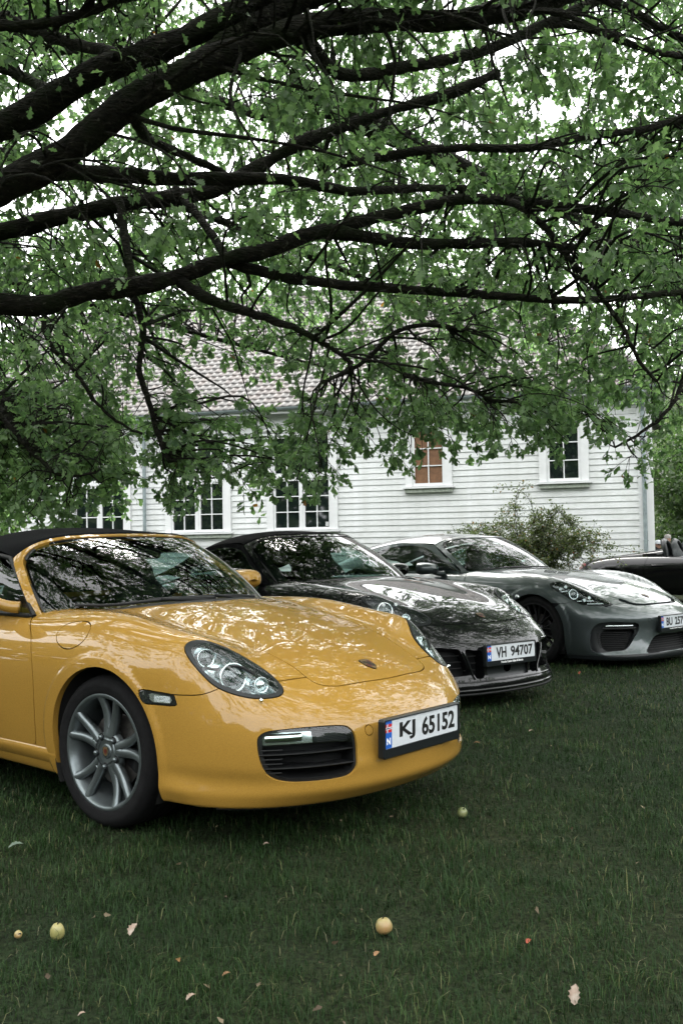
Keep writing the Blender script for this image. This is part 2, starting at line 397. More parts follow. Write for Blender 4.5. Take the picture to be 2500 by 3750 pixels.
# ---------------------------------------------------------------- shared car materials
M = {}
def paint(name, col, metal=0.0, rough=.42, flake=.25, coat_ior=1.5):
    m, t, out = node_mat(name); b = t.nodes.new('ShaderNodeBsdfPrincipled'); t.links.new(b.outputs[0], out.inputs[0])
    tc = t.nodes.new('ShaderNodeTexCoord'); n = t.nodes.new('ShaderNodeTexNoise'); n.inputs['Scale'].default_value = 420; n.inputs['Detail'].default_value = 2
    r = t.nodes.new('ShaderNodeValToRGB'); r.color_ramp.elements[0].position = .3; r.color_ramp.elements[1].position = .7
    r.color_ramp.elements[0].color = (*[c * (1 - flake) for c in col], 1); r.color_ramp.elements[1].color = (*[c * (1 + flake * .6) for c in col], 1)
    t.links.new(tc.outputs['Object'], n.inputs['Vector']); t.links.new(n.outputs['Fac'], r.inputs[0]); t.links.new(r.outputs[0], b.inputs['Base Color'])
    b.inputs['Metallic'].default_value = metal; b.inputs['Roughness'].default_value = rough
    b.inputs['Coat Weight'].default_value = 1; b.inputs['Coat Roughness'].default_value = .008; b.inputs['Coat IOR'].default_value = coat_ior; b.inputs['Specular IOR Level'].default_value = .5 if metal else .04
    # faint orange peel
    n2 = t.nodes.new('ShaderNodeTexNoise'); n2.inputs['Scale'].default_value = 26; n2.inputs['Detail'].default_value = 1; t.links.new(tc.outputs['Object'], n2.inputs['Vector'])
    bp = t.nodes.new('ShaderNodeBump'); bp.inputs['Distance'].default_value = .0005; bp.inputs['Strength'].default_value = .12
    t.links.new(n2.outputs['Fac'], bp.inputs['Height']); t.links.new(bp.outputs[0], b.inputs['Coat Normal'])
    return m
M['yellow'] = paint('yellow_paint', (.305, .170, .031))
M['black'] = paint('black_paint', (.004, .0043, .0047), rough=.3, coat_ior=1.4)
M['grey'] = paint('grey_metallic_paint', (.056, .070, .072), metal=.6, rough=.38)
M['deep_black'] = paint('deep_black_paint', (.003, .003, .0035), rough=.3, coat_ior=1.36)
M['trim'] = mat('black_trim', (.008, .0085, .009), .5, spec=.3, noise=(60, .3))
M['gloss_trim'] = mat('gloss_black_trim', (.008, .009, .01), .08, coat=1)
M['satin'] = mat('satin_black_trim', (.010, .012, .013), .3, spec=.35)
M['rubber'] = mat('tyre_rubber', (.008, .008, .0085), .85, spec=.15, noise=(45, .35), bump=(220, .0008))
M['seal'] = mat('rubber_seal', (.008, .008, .008), .55)
M['alloy'] = mat('silver_alloy', (.15, .172, .178), .30, metal=.75, noise=(30, .12))
M['dark_alloy'] = mat('dark_alloy', (.02, .02, .022), .35, metal=.6)
M['steel'] = mat('brake_steel', (.18, .17, .16), .45, metal=.9, noise=(25, .4))
M['liner'] = mat('wheel_well_liner', (.006, .006, .006), .9)
M['fabric'] = mat('soft_top_canvas', (.0045, .005, .0055), .95, spec=.1, noise=(300, .5), bump=(500, .0012))
M['interior'] = mat('interior_plastic', (.004, .004, .0045), .7, spec=.2, noise=(40, .3))
M['leather'] = mat('black_leather', (.005, .005, .0055), .5, spec=.25, noise=(24, .3), bump=(90, .001))
M['grey_fabric'] = mat('grey_seat_fabric', (.024, .029, .030), .7, noise=(140, .5))
M['glass'] = glass_mat('car_glass', (.42, .53, .50))
M['lens'] = glass_mat('clear_lens', (.90, .95, .95))
M['chrome'] = mat('reflector_chrome', (.72, .76, .77), .06, metal=1)
M['satin_chrome'] = mat('satin_reflector', (.60, .65, .66), .18, metal=.9)
M['bulb'] = mat('projector_lens', (.02, .03, .032), .02, spec=.9, coat=1)
M['white'] = mat('plate_white', (.56, .59, .62), .35, noise=(30, .06))
M['plate_ink'] = mat('plate_black_ink', (.01, .01, .01), .4)
M['blue'] = mat('plate_blue', (.015, .10, .42), .4)
M['red'] = mat('flag_red', (.50, .015, .02), .4)
M['navy'] = mat('flag_navy', (.012, .02, .10), .4)
M['pale'] = mat('print_white', (.85, .86, .86), .4)
M['gold'] = mat('crest_gold', (.22, .15, .07), .35, metal=.6, noise=(120, .5))
M['crest_red'] = mat('crest_red', (.075, .012, .010), .4)
M['amber'] = mat('amber_reflector', (.25, .03, .01), .25)
M['red_lens'] = mat('red_lamp_lens', (.20, .012, .016), .06, coat=1)
M['mirror'] = mat('mirror_glass', (.75, .8, .8), .02, metal=1)
M['mesh'] = mat('grille_mesh', (.005, .0055, .006), .6, spec=.2)

def crest(parent, P, size, name='crest_badge'):
    """small enamel shield: gold field, two dark and red quarters, dark centre. P = (origin, u, v) on the surface, u across, v up"""
    O, U, V = P; S = np.array([(-.42, .5), (0, .56), (.42, .5), (.46, .1), (.38, -.22), (.2, -.45), (0, -.58), (-.2, -.45), (-.38, -.22), (-.46, .1)])
    S = closed_spline(S, 40)
    b = ob(name, prism(S * size * 1.08, -.004, .0028, O, U, V), M['trim'], parent)
    ob('shield', prism(S * size, .0, .0042, O, U, V), M['gold'], b)
    q = []; red = []
    for sx, sy in ((-1, 1), (1, -1)):
        for k in range(3):
            w = .085; x0 = sx * (.06 + k * .12); q.append(prism(np.array([(x0, sy * .05), (x0 + sx * w, sy * .05), (x0 + sx * w, sy * .34), (x0, sy * .34)]) * size, .0042, .0048, O, U, V))
    for sx, sy in ((1, 1), (-1, -1)):
        red.append(prism(np.array([(sx * .06, sy * .05), (sx * .38, sy * .05), (sx * .34, sy * .36), (sx * .06, sy * .36)]) * size, .0042, .0048, O, U, V))
    ob('stripes', merge(q), M['plate_ink'], b); ob('quarter', merge(red), M['crest_red'], b)
    ob('centre_shield', prism(S * size * .34, .0046, .0056, O, U, V), M['plate_ink'], b)
    return b

def plate(parent, number, x, z, tilt, frame_text=None, deep=.020, low=.030):
    """registration plate facing +x with black holder"""
    base = empty_part('license_plate', parent, (x, 0, z), tilt)
    ob('plate_frame', rounded_box(.548, .128 + low, deep, .012, cz=-(low) / 2).plus(Mesh(np.zeros((0, 3)), np.zeros((0, 3)), np.zeros((0, 3), int))), M['satin'], base)
    ob('plate_panel', prism(rrect(.52, .110, .006), -.004, .0035, (0, 0, 0), (0, 1, 0), (0, 0, 1)), M['white'], base)
    ob('country_band', prism(rrect(.044, .1085, .004, cx=-.237), .0035, .0041, (0, 0, 0), (0, 1, 0), (0, 0, 1)), M['blue'], base)
    def lay(t, y, zz, mat_, nm, d):
        v = np.stack([t.v[:, 2] * 0 + d + t.v[:, 2], y + t.v[:, 0], zz + t.v[:, 1]], 1); n = np.stack([t.n[:, 2], t.n[:, 0], t.n[:, 1]], 1)
        ob(nm, Mesh(v, n, t.t), mat_, base)
    lay(text_mesh('N', .036, bold=.0012), -.237, -.038, M['pale'], 'country_letter', .0044)
    fl = [((-.021, .021, -.0165, .0165), 'red', .0041, .0046), ((-.021, .021, -.0042, .0042), 'pale', .0046, .0049), ((-.0125, -.0030, -.0165, .0165), 'pale', .0046, .00495), ((-.021, .021, -.002, .002), 'navy', .00495, .0052), ((-.0098, -.0057, -.0165, .0165), 'navy', .00495, .00525)]
    for mk in ('red', 'pale', 'navy'):
        ms = [prism(np.array([(a, c), (b, c), (b, d), (a, d)]) * [1, 1] + [-.237, .026], lo, hi, (0, 0, 0), (0, 1, 0), (0, 0, 1)) for (a, b, c, d), k, lo, hi in fl if k == mk]
        ob({'red': 'flag_field', 'pale': 'flag_white_cross', 'navy': 'flag_blue_cross'}[mk], merge(ms), M[mk], base)
    a, b = number.split()
    def fit(txt, w, h, bold):
        t = text_mesh(txt, .1, bold=bold); lo, hi = t.v.min(0), t.v.max(0); k = np.array([w / (hi[0] - lo[0]), h / (hi[1] - lo[1]), 1])
        return Mesh((t.v - [(lo[0] + hi[0]) / 2, lo[1], 0]) * k, t.n, t.t)
    lay(fit(a, .108, .077, .0028), -.109, -.0385, M['plate_ink'], 'registration_letters', .0040)
    lay(fit(b, .0485 * len(b), .077, .0028), -.007 + .0485 * len(b) / 2, -.0385, M['plate_ink'], 'registration_digits', .0040)
    if frame_text: lay(fit(frame_text, .235, .0165, .0012), .0, -.077, M['pale'], 'holder_lettering', .0086)
    return base
def rounded_box(w, h, d, r, cz=0):
    """rounded slab in the y-z plane, thickness d centred on x = -d/2 + .008, soft front edge"""
    P0 = rrect(w, h, r, cy=cz); P1 = rrect(w - .008, h - .008, r * .8, cy=cz); n = len(P0)
    x = [-d, .0045, .008]; rings = [P0, P0, P1]
    G = np.stack([np.stack([np.full(n, xx), R[:, 0], R[:, 1]], -1) for xx, R in zip(x, rings)])
    # recess for the plate
    P2 = rrect(.522, .112, .006); m2 = P2
    cap = np.stack([np.full(n, .008), m2[:, 0], m2[:, 1]], -1); cap2 = cap.copy(); cap2[:, 0] = -.002
    cen = np.tile([-.002, 0, 0], (n, 1))
    G = np.concatenate([G, cap[None], cap2[None], cen[None]])
    return flat(grid_mesh(G, closed_v=True, flip=False))
def empty_part(name, parent, loc, tilt=0):
    o = bpy.data.objects.new(name, None); COL.objects.link(o); o.parent = parent; o.location = loc; o.rotation_euler = (0, -tilt, 0); o.empty_display_size = .05
    return o

def wheel(parent, x, y, z, R=.322, rim=.243, width=.235, style='y5', side=-1, steer=0, rim_mat=None, hub_gold=True, phase=83):
    """wheel with its outer face towards side*y"""
    w = empty_part('wheel', parent, (x, y, z)); w.rotation_euler = (0, 0, steer)
    s = side; rim_mat = rim_mat or M['alloy']
    def out(m): return m if s > 0 else Mesh(m.v * [1, -1, 1], m.n * [1, -1, 1], m.t[:, ::-1])
    hw = width / 2
    prof = [(rim - .004, -.018), (rim + .004, .004), (rim + .022, .010), (rim + (R - rim) * .55, .013), (R - .022, .006), (R - .006, -.012), (R, -.034), (R, -hw), (R, -width + .034), (R - .008, -width + .01), (rim + .02, -width), (rim - .004, -width + .02)]
    t = lathe(open_spline(prof, 40), 72)
    ob('tyre', out(t), M['rubber'], w)
    # tread grooves are real rings standing proud of the carcass
    tr = []
    for k in range(4):
        y0 = -.045 - k * (width - .09) / 3.4
        tr.append(lathe([(R - .002, y0), (R + .0035, y0 - .003), (R + .0035, y0 - .032), (R - .002, y0 - .035)], 72))
    ob('tread', out(merge(tr)), M['rubber'], w)
    barrel = lathe(open_spline([(rim + .003, .004), (rim - .002, .007), (rim - .012, .003), (rim - .018, -.008), (rim - .028, -.035), (rim - .034, -.10), (rim - .03, -width + .02)], 30), 72)
    r = ob('rim', out(barrel), rim_mat, w)
    bars = []
    def bar(a0, r0, w0, a1, r1, w1, d0=-.010, d1=.000, bow=0, n=10):
        P = []
        for k in range(n + 1):
            f = k / n; rr = r0 + (r1 - r0) * f; aa = math.radians(a0 + (a1 - a0) * (f**1.0) + bow * math.sin(f * math.pi)); ww = w0 + (w1 - w0) * f + .006 * max(0, f - .8) * 5
            dd = d0 + (d1 - d0) * f - .012 * math.sin(f * math.pi)
            c = np.array([rr * math.cos(aa), 0, rr * math.sin(aa)]); tdir = np.array([-math.sin(aa), 0, math.cos(aa)])
            P.append([c + tdir * ww * u + np.array([0, dd + dv, 0]) for u, dv in ((-.5, -.030), (-.5, -.009), (-.30, .0), (.0, .0025), (.30, .0), (.5, -.009), (.5, -.030))])
        return grid_mesh(np.array(P), closed_v=True, flip=True)
    if style == 'y5':
        for k in range(5):
            a = phase + 72 * k
            bars.append(bar(a, .050, .080, a, .100, .062, -.014, -.018))
            for sg in (-1, 1): bars.append(bar(a + sg * 9.5, .068, .046, a + sg * 13.2, rim - .010, .034, -.014, .003, bow=-sg * 1.5))
    elif style == 'v10':
        for k in range(10):
            a = phase + 36 * k
            for sg in (-1, 1): bars.append(bar(a + sg * 2, .06, .018, a + sg * 9, rim - .012, .016, -.018, .0))
    hub = lathe(open_spline([(.001, -.018), (.034, -.018), (.058, -.0165), (.074, -.019), (.084, -.030), (.087, -.05)], 24), 48)
    bars.append(hub)
    ob('spokes', out(merge(bars)), rim_mat, r)
    nuts, cups = [], []
    for k in range(5):
        a = math.radians(phase + 36 + 72 * k); c = np.array([.066 * math.cos(a), 0, .066 * math.sin(a)])
        cups.append(xform(lathe([(.001, -.0155), (.0165, -.0155), (.0175, -.0175)], 20), np.eye(3), c)); nuts.append(xform(lathe(open_spline([(.0005, -.001), (.006, -.002), (.0095, -.006), (.0105, -.016)], 8), 16), np.eye(3), c))
    [ob('lug_recess', out(c_), M['trim'], r) for c_ in cups]; nm_ = None
    for n_ in nuts:
        c_ = n_.v.mean(0) * [1, 0, 1]; mm_ = out(Mesh(n_.v - c_, n_.n, n_.t)); nm_ = nm_ or to_mesh('lug_nut', mm_, rim_mat); q_ = ob('lug_nut', nm_, None, r); q_.location = c_
    capm = lathe(open_spline([(.0005, -.012), (.024, -.0125), (.031, -.016), (.033, -.022)], 12), 36); ob('centre_cap', out(capm), rim_mat, r)
    S = closed_spline(np.array([(-.42, .5), (0, .56), (.42, .5), (.46, .1), (.38, -.22), (0, -.58), (-.38, -.22), (-.46, .1)]), 24) * .034
    yy = -.0115
    ob('cap_disc', out(lathe([(.0005, -.0116), (.0235, -.0120)], 30)), M['trim'], r)
    pr = prism(S, 0, .001, (0, s * (-.0110), 0), (-s, 0, 0), (0, 0, 1)); ob('cap_crest', pr, M['gold'], r)
    pr = prism(S * .55, .001, .0016, (0, s * (-.0110), 0), (-s, 0, 0), (0, 0, 1)); ob('cap_crest_centre', pr, M['crest_red'], r)
    disc = lathe([(.06, -.075), (.155, -.075), (.157, -.08), (.157, -.095), (.06, -.097)], 48); ob('brake_disc', out(disc), M['steel'], r)
    cal = []
    for k in range(9):
        a = math.radians(-30 + 60 * k / 8); cal.append([(rr * math.cos(a), dy, rr * math.sin(a)) for rr, dy in ((.105, -.055), (.165, -.055), (.172, -.065), (.172, -.11), (.105, -.11))])
    ob('brake_caliper', out(grid_mesh(np.array(cal), closed_v=True, flip=True)), M['dark_alloy'], r)
    return w

def wheel_well(parent, x, z, R, y_out, side, depth=.36):
    """black liner behind a wheel opening"""
    a = np.radians(np.linspace(-28, 208, 40)); rows = []
    for rr, d in ((R + .012, .012), (R + .014, depth), (.02, depth)):
        rows.append(np.stack([x + rr * np.cos(a), np.full(40, side * (y_out - d)), z + rr * np.sin(a)], -1))
    m = grid_mesh(np.array(rows), flip=side > 0); return ob('wheel_liner', m, M['liner'], parent)

def seat(parent, x, y, mat_, z=.30):
    def slab(sections, n=18):
        G = []
        for (px, pz, w, th, ax) in sections:      # centre x, z, half width, thickness, direction angle of thickness
            a = np.linspace(0, 2 * np.pi, n, endpoint=False); c, s_ = np.cos(a), np.sin(a); e = .55
            yy = w * np.sign(c) * np.abs(c)**e; tt = th * np.sign(s_) * np.abs(s_)**e
            G.append(np.stack([px + tt * math.cos(ax), y + yy, pz + tt * math.sin(ax)], -1))
        G = np.array(G); return grid_mesh(G, closed_v=True, flip=True)
    b = slab([(x - .02, z + .10, .20, .06, .15), (x - .05, z + .22, .25, .085, .2), (x - .12, z + .45, .26, .08, .25), (x - .19, z + .60, .22, .065, .25), (x - .215, z + .66, .16, .055, .25), (x - .23, z + .70, .135, .055, .25), (x - .25, z + .77, .125, .05, .25), (x - .262, z + .82, .085, .03, .25), (x - .265, z + .832, .02, .01, .25)])
    s = ob('seat', b, mat_, parent)
    c = slab([(x + .02, z + .02, .22, .07, 1.57), (x + .2, z + .05, .25, .08, 1.57), (x + .42, z + .06, .25, .07, 1.57), (x + .5, z + .03, .2, .04, 1.57)])
    ob('seat_cushion', c, mat_, s); return s

def mirror(parent, P, side, col, arm_to, size=(.085, .115, .072), cover=True):
    """door mirror: rounded housing, flat glass facing back, foot to the door"""
    sx, sy, sz = size; a = np.linspace(0, 2 * np.pi, 32, endpoint=False); G = []
    for k in range(15):
        f = k / 14; x = sx * (f * 1.0); r = math.sqrt(max(0, 1 - (f)**2.6))
        e = .72
        G.append(np.stack([np.full(32, x), sy * r * np.sign(np.cos(a)) * np.abs(np.cos(a))**e, sz * r * np.sign(np.sin(a)) * np.abs(np.sin(a))**e], -1))
    m = grid_mesh(np.array(G), closed_v=True, flip=True); o = np.array(P, float)
    h = ob('wing_mirror', xform(m, rotz(side * -.18) @ roty(0.0), o), col, parent)
    ring = np.stack([np.full(32, .004), sy * .93 * np.sign(np.cos(a)) * np.abs(np.cos(a))**.72, sz * .9 * np.sign(np.sin(a)) * np.abs(np.sin(a))**.72], -1)
    g = grid_mesh(np.stack([ring, ring * [1, 0, 0]]), closed_v=True); ob('mirror_glass', xform(g, rotz(side * -.18), o), M['mirror'], h)
    A, B_ = o + np.array([.03, -side * sy * .55, -sz * .45]), np.array(arm_to, float)
    f = np.linspace(0, 1, 8)[:, None]; pth = A + (B_ - A) * f + np.array([0, 0, -.012]) * np.sin(f * np.pi)
    ob('mirror_foot', tube(pth, np.linspace(.026, .030, 8), 12), M['trim'] if not cover else col, h)
    return h
# ---------------------------------------------------------------- setting: sky is the world; ground, house
def ground_mat():
    m, t, out = node_mat('lawn_soil'); b = t.nodes.new('ShaderNodeBsdfPrincipled'); t.links.new(b.outputs[0], out.inputs[0]); b.inputs['Roughness'].default_value = .95; b.inputs['Specular IOR Level'].default_value = .1
    tc = t.nodes.new('ShaderNodeTexCoord'); n1 = t.nodes.new('ShaderNodeTexNoise'); n1.inputs['Scale'].default_value = .35; n1.inputs['Detail'].default_value = 8; n2 = t.nodes.new('ShaderNodeTexNoise'); n2.inputs['Scale'].default_value = 60; n2.inputs['Detail'].default_value = 6
    r1 = t.nodes.new('ShaderNodeValToRGB'); r1.color_ramp.elements[0].color = (.010, .019, .008, 1); r1.color_ramp.elements[1].color = (.030, .034, .017, 1); r1.color_ramp.elements[0].position = .35; r1.color_ramp.elements[1].position = .7
    r2 = t.nodes.new('ShaderNodeValToRGB'); r2.color_ramp.elements[0].color = (.4, .4, .4, 1); r2.color_ramp.elements[1].color = (1.3, 1.3, 1.2, 1); r2.color_ramp.elements[0].position = .35; r2.color_ramp.elements[1].position = .65
    mx = t.nodes.new('ShaderNodeMix'); mx.data_type = 'RGBA'; mx.blend_type = 'MULTIPLY'; mx.inputs['Factor'].default_value = 1
    t.links.new(tc.outputs['Object'], n1.inputs['Vector']); t.links.new(tc.outputs['Object'], n2.inputs['Vector']); t.links.new(n1.outputs['Fac'], r1.inputs[0]); t.links.new(n2.outputs['Fac'], r2.inputs[0])
    t.links.new(r1.outputs[0], mx.inputs[6]); t.links.new(r2.outputs[0], mx.inputs[7]); t.links.new(mx.outputs[2], b.inputs['Base Color'])
    bp = t.nodes.new('ShaderNodeBump'); bp.inputs['Distance'].default_value = .02; bp.inputs['Strength'].default_value = .8; t.links.new(n2.outputs['Fac'], bp.inputs['Height']); t.links.new(bp.outputs[0], b.inputs['Normal'])
    return m
def ground_z(x, y): return .012 * np.sin(x * 1.3 + .5) * np.cos(y * .9) + .006 * np.sin(x * 4.1 + y * 3.3)
gx = np.concatenate([[-900, -300, -100, -40], np.linspace(-14, 16, 91), [40, 100, 300, 900]]); gy = np.concatenate([[-300, -100, -30], np.linspace(-6, 26, 97), [40, 80, 160, 400, 1200]])
GX, GY = np.meshgrid(gx, gy, indexing='ij'); GZ = np.where((np.abs(GX) < 20) & (np.abs(GY) < 30), ground_z(GX, GY), 0.0) - .012
tag(ob('ground', grid_mesh(np.stack([GX, GY, GZ], -1)), ground_mat(), custom=False), kind='structure')

M['wall'] = mat('white_painted_board', (.63, .645, .65), .55, noise=(3.5, .09, (.54, .555, .545)), bump=(60, .0008), var=.04)
M['wtrim'] = mat('white_trim_paint', (.68, .69, .695), .45, noise=(5, .05))
M['sill_stain'] = mat('weathered_sill', (.40, .44, .38), .7, noise=(14, .4))
M['zinc'] = mat('zinc_gutter', (.27, .32, .33), .42, metal=.35, noise=(8, .25))
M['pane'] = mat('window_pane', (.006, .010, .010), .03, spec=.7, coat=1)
M['plywood'] = mat('brown_board', (.17, .085, .042), .7, noise=(9, .35))
M['tile_a'] = mat('roof_tile_grey', (.105, .100, .094), .6, noise=(3, .2, (.078, .074, .070)), bump=(40, .003), var=.09)
M['tile_b'] = mat('roof_tile_red', (.110, .096, .087), .6, noise=(3, .2, (.082, .070, .065)), bump=(40, .003), var=.12)
M['soffit'] = mat('soffit_paint', (.55, .58, .58), .6)  # plain off-white, a tone greyer than the trim
YAW = math.radians(-17.2234); HC = np.array([6.9174, 21.8556, 0.0])
# house coordinates: x = to the right along the front (0 at the right corner, negative to the left), y = into the house, z up
def build_house():
    h = empty('wooden_house', HC, YAW)
    tag(h, 'white clapboard house with a hipped tile roof, standing behind the parked cars', 'house')
    Lh, Dp, EZ = 19.0, 8.5, 4.66
    wins = [(-2.46, -1.35, 2.53, 3.98), (-5.62, -4.49, 2.53, 3.98), (-9.18, -7.33, 1.55, 3.98), (-12.0, -10.16, 1.55, 3.98), (-14.86, -13.0, 1.55, 3.98), (-18.0, -16.2, 1.55, 3.98)]
    ob('wall', merge([box(-Lh, 0, .03, Dp, 0, .5), box(-Lh, 0, .03, Dp, .5, EZ)]), M['wall'], h)
    # clapboards, one by one, each leaning on the one below
    step = .1405; z0 = 1.13 - 5 * step; cache = {}
    k = 0
    while z0 + k * step < 4.30:
        za = z0 + k * step; zb = za + step + .012; segs = [(-Lh, -.29)]
        for (a, b, c, d) in wins:
            if zb > c + .02 and za < d - .02:
                new = []
                for (p, q) in segs:
                    if b <= p or a >= q: new.append((p, q))
                    else:
                        if a - p > .05: new.append((p, a + .002))
                        if q - b > .05: new.append((b - .002, q))
                segs = new
        joined = []
        for (p, q) in segs:   # boards butt against each other every few metres
            while q - p > 4.6:
                c_ = p + RNG.uniform(2.2, 4.2); joined.append((p, c_ - .002)); p = c_ + .002
            joined.append((p, q))
        for (p, q) in joined:
            key = round(q - p, 3)
            if key not in cache:
                L = q - p; P = [(-.031, 0), (-.031, .004), (-.011, step + .012), (.0, step + .012), (.0, 0)]
                v = np.array([[x, y, z] for x in (0, L) for y, z in P]); n = 5; t = []
                for i in range(n):
                    j = (i + 1) % n; t += [[i, n + i, n + j], [i, n + j, j]]
                for i in range(1, n - 1): t += [[0, i, i + 1], [n, n + i + 1, n + i]]
                m_ = flat(Mesh(v, v * 0, np.array(t)[:, ::-1])); cache[key] = to_mesh('board', m_, M['wall'])
            o = ob('board', cache[key], None, h); o.location = (p, .0288 + RNG.uniform(-.0015, .0015), za + RNG.uniform(-.002, .002))
        k += 1
    # side wall boards (right gable end, seen only from the side)
    ob('side_cladding', merge([box(.004 , .03, .3, Dp, z0 + i * step, z0 + (i + 1) * step - .006) for i in range(26)]), M['wall'], h)
    ob('corner_board', merge([box(-.29, -.15, -.034, .0288, .3, 4.28), box(-.148, .034, -.028, .0288, .3, 4.28), box(.0305, .0345, .03, .16, .3, 4.28)]), M['wtrim'], h)
    ob('frieze_board', merge([box(-Lh, .03, -.045, .029, 4.28, 4.47), box(-Lh, .05, -.10, .029, 4.472, 4.53), box(-Lh, .08, -.16, .029, 4.532, 4.585)]), M['wtrim'], h)
    ob('soffit', box(-Lh - .1, .34, -.34, .028, 4.588, 4.606), M['soffit'], h)
    ob('fascia', merge([box(-Lh - .1, .36, -.362, -.342, 4.50, 4.65), box(.342, .362, -.34, Dp, 4.50, 4.65)]), M['wtrim'], h)
    # foundation
    ob('foundation', box(-Lh, .02, .0, .028, 0, .42), M['zinc'], h)
    # gutter and downpipes
    a = np.linspace(math.pi, 2 * math.pi, 10); G = np.array([np.stack([np.full(10, x), -.43 + .062 * np.cos(a), 4.635 + .062 * np.sin(a)], 1) for x in np.linspace(-Lh - .1, .42, 40)])
    g = grid_mesh(G); ob('gutter', g.plus(Mesh(g.v * 1.0 + [0, 0, .002], -g.n, g.t[:, ::-1])), M['zinc'], h)
    for x in (-.16, -12.56):
        p = np.array([(x, -.43, 4.56), (x, -.42, 4.46), (x, -.30, 4.34), (x, -.16, 4.24), (x, -.10, 4.10), (x, -.095, 3.0), (x, -.095, .3)]); pth = np.concatenate([open_spline(p[:5], 20), np.linspace(p[4], p[6], 10)[1:]])
        d = ob('downpipe', tube(pth, .046, 14), M['zinc'], h)
        for z in (1.22, 3.3): ob('pipe_bracket', xform(lathe([(.046, -.012), (.056, -.012), (.056, .012), (.046, .012)], 16), rotx(math.pi / 2), (x, -.095, z)), M['zinc'], d)
    for i, (a, b, c, d) in enumerate(wins):
        small = b - a < 1.2; w = empty_part('window', h, (0, 0, 0))
        cw = .17; ob('casing', merge([box(a, a + cw, -.05, .028, c + .07, d), box(b - cw, b, -.05, .028, c + .07, d), box(a, b, -.052, .028, d + .001, d + .14), box(a - .05, b + .05, -.10, .028, d + .141, d + .18)]), M['wtrim'], w)
        ob('sill', merge([box(a - .06, b + .06, -.13, .028, c + .022, c + .062)]), M['wtrim'], w); ob('sill_apron', box(a - .005, b + .005, -.075, .028, c - .075, c + .018), M['sill_stain'], w)
        x0, x1, y0, y1 = a + cw + .003, b - cw - .003, c + .075, d - .003
        def sash(xa, xb, ya, yb, cols, rows, fr=.055, mb=.024, yy=-.022, glassm=None):
            s_ = merge([box(xa, xa + fr, yy, .02, ya, yb), box(xb - fr, xb, yy, .02, ya, yb), box(xa + fr, xb - fr, yy + .001, .02, ya, ya + fr * 1.2), box(xa + fr, xb - fr, yy + .001, .02, yb - fr, yb)])
            o = ob('sash', s_, M['wtrim'], w); xi, xj, yi, yj = xa + fr, xb - fr, ya + fr * 1.2, yb - fr
            bars = [box(xi + (xj - xi) * q / cols - mb / 2, xi + (xj - xi) * q / cols + mb / 2, yy + .006, .016, yi, yj) for q in range(1, cols)] + [box(xi, xj, yy + .008, .015, yi + (yj - yi) * q / rows - mb / 2, yi + (yj - yi) * q / rows + mb / 2) for q in range(1, rows)]
            if bars: ob('glazing_bars', merge(bars), M['wtrim'], o)
            for q in range(cols):
                for r in range(rows):
                    pw, ph_ = (xj - xi) / cols / 2, (yj - yi) / rows / 2
                    p_ = ob('pane', box(-pw, pw, -.0015, .0015, -ph_, ph_), glassm or M['pane'], o); p_.location = (xi + (2 * q + 1) * pw, .0172, yi + (2 * r + 1) * ph_); p_.rotation_euler = (RNG.normal(0, .003), 0, RNG.normal(0, .003))
        if small:
            sash(x0, x1, y0, y1, 2, 3, fr=.06, glassm=M['plywood'] if i == 1 else None)
        else:
            mid = (x0 + x1) / 2; tr = y0 + (y1 - y0) * .56
            ob('mullion', merge([box(mid - .02, mid + .02, -.035, .022, y0, y1), box(x0, mid - .0205, -.034, .022, tr - .035, tr + .035), box(mid + .0205, x1, -.034, .022, tr - .035, tr + .035)]), M['wtrim'], w)
            for (p, q) in ((x0, mid - .022), (mid + .022, x1)): sash(p, q, y0, tr - .037, 2, 3); sash(p, q, tr + .037, y1, 2, 2)
            if i == 2:   # small white alarm sticker in the lower right pane
                ob('window_sticker', box(x1 - .155, x1 - .085, .0138, .0150, y0 + .09, y0 + .19), M['pale'], w)
                ob('sticker_print', merge([box(x1 - .148, x1 - .092, .0126, .0134, y0 + .105 + q * .017, y0 + .112 + q * .017) for q in range(5)]), M['trim'], w)
    # hipped roof: carrier planes, then single tiles on the front slope
    ov = .36; R, H_ = 4.25 + ov, 4.0 + .0; zr = 4.66 + 4.0; e = 4.655
    A = np.array([[-Lh - .1, -ov, e], [ov, -ov, e], [ov, Dp + ov, e], [-Lh - .1, Dp + ov, e], [-R + ov, R - ov, zr], [-Lh - .1, R - ov, zr]])
    t = np.array([[0, 1, 4], [0, 4, 5], [1, 2, 4], [2, 3, 5], [2, 5, 4], [0, 5, 3]]); ob('roof', flat(Mesh(A, A * 0, t)), M['tile_a'], h)
    sl = math.hypot(R, zr - e); tw, th = .195, .21; nrow = int(sl / th); ang = math.atan2(zr - e, R)
    def tile_mesh(material):
        u = np.linspace(0, 1, 7); prof = .011 * np.sin(u * 2 * math.pi + .6) ; rows = []
        for yv, dz in ((-.004, -.012), (-.004, .024), (th * .5, .013), (th * 1.10, .002)): rows.append(np.stack([u * tw * 1.03, np.full(7, yv), prof + dz], 1))
        g = grid_mesh(np.array(rows), flip=True); return to_mesh('tile', g if g.n[:, 2].mean() > 0 else Mesh(g.v, -g.n, g.t[:, ::-1]), material), g
    ma, gA = tile_mesh(M['tile_a']); mb_, gB = tile_mesh(M['tile_b'])
    if gA.n[:, 2].mean() < 0: gA = Mesh(gA.v, -gA.n, gA.t[:, ::-1])
    Rm = rotx(ang); singles = 0; rest = {0: [], 1: []}
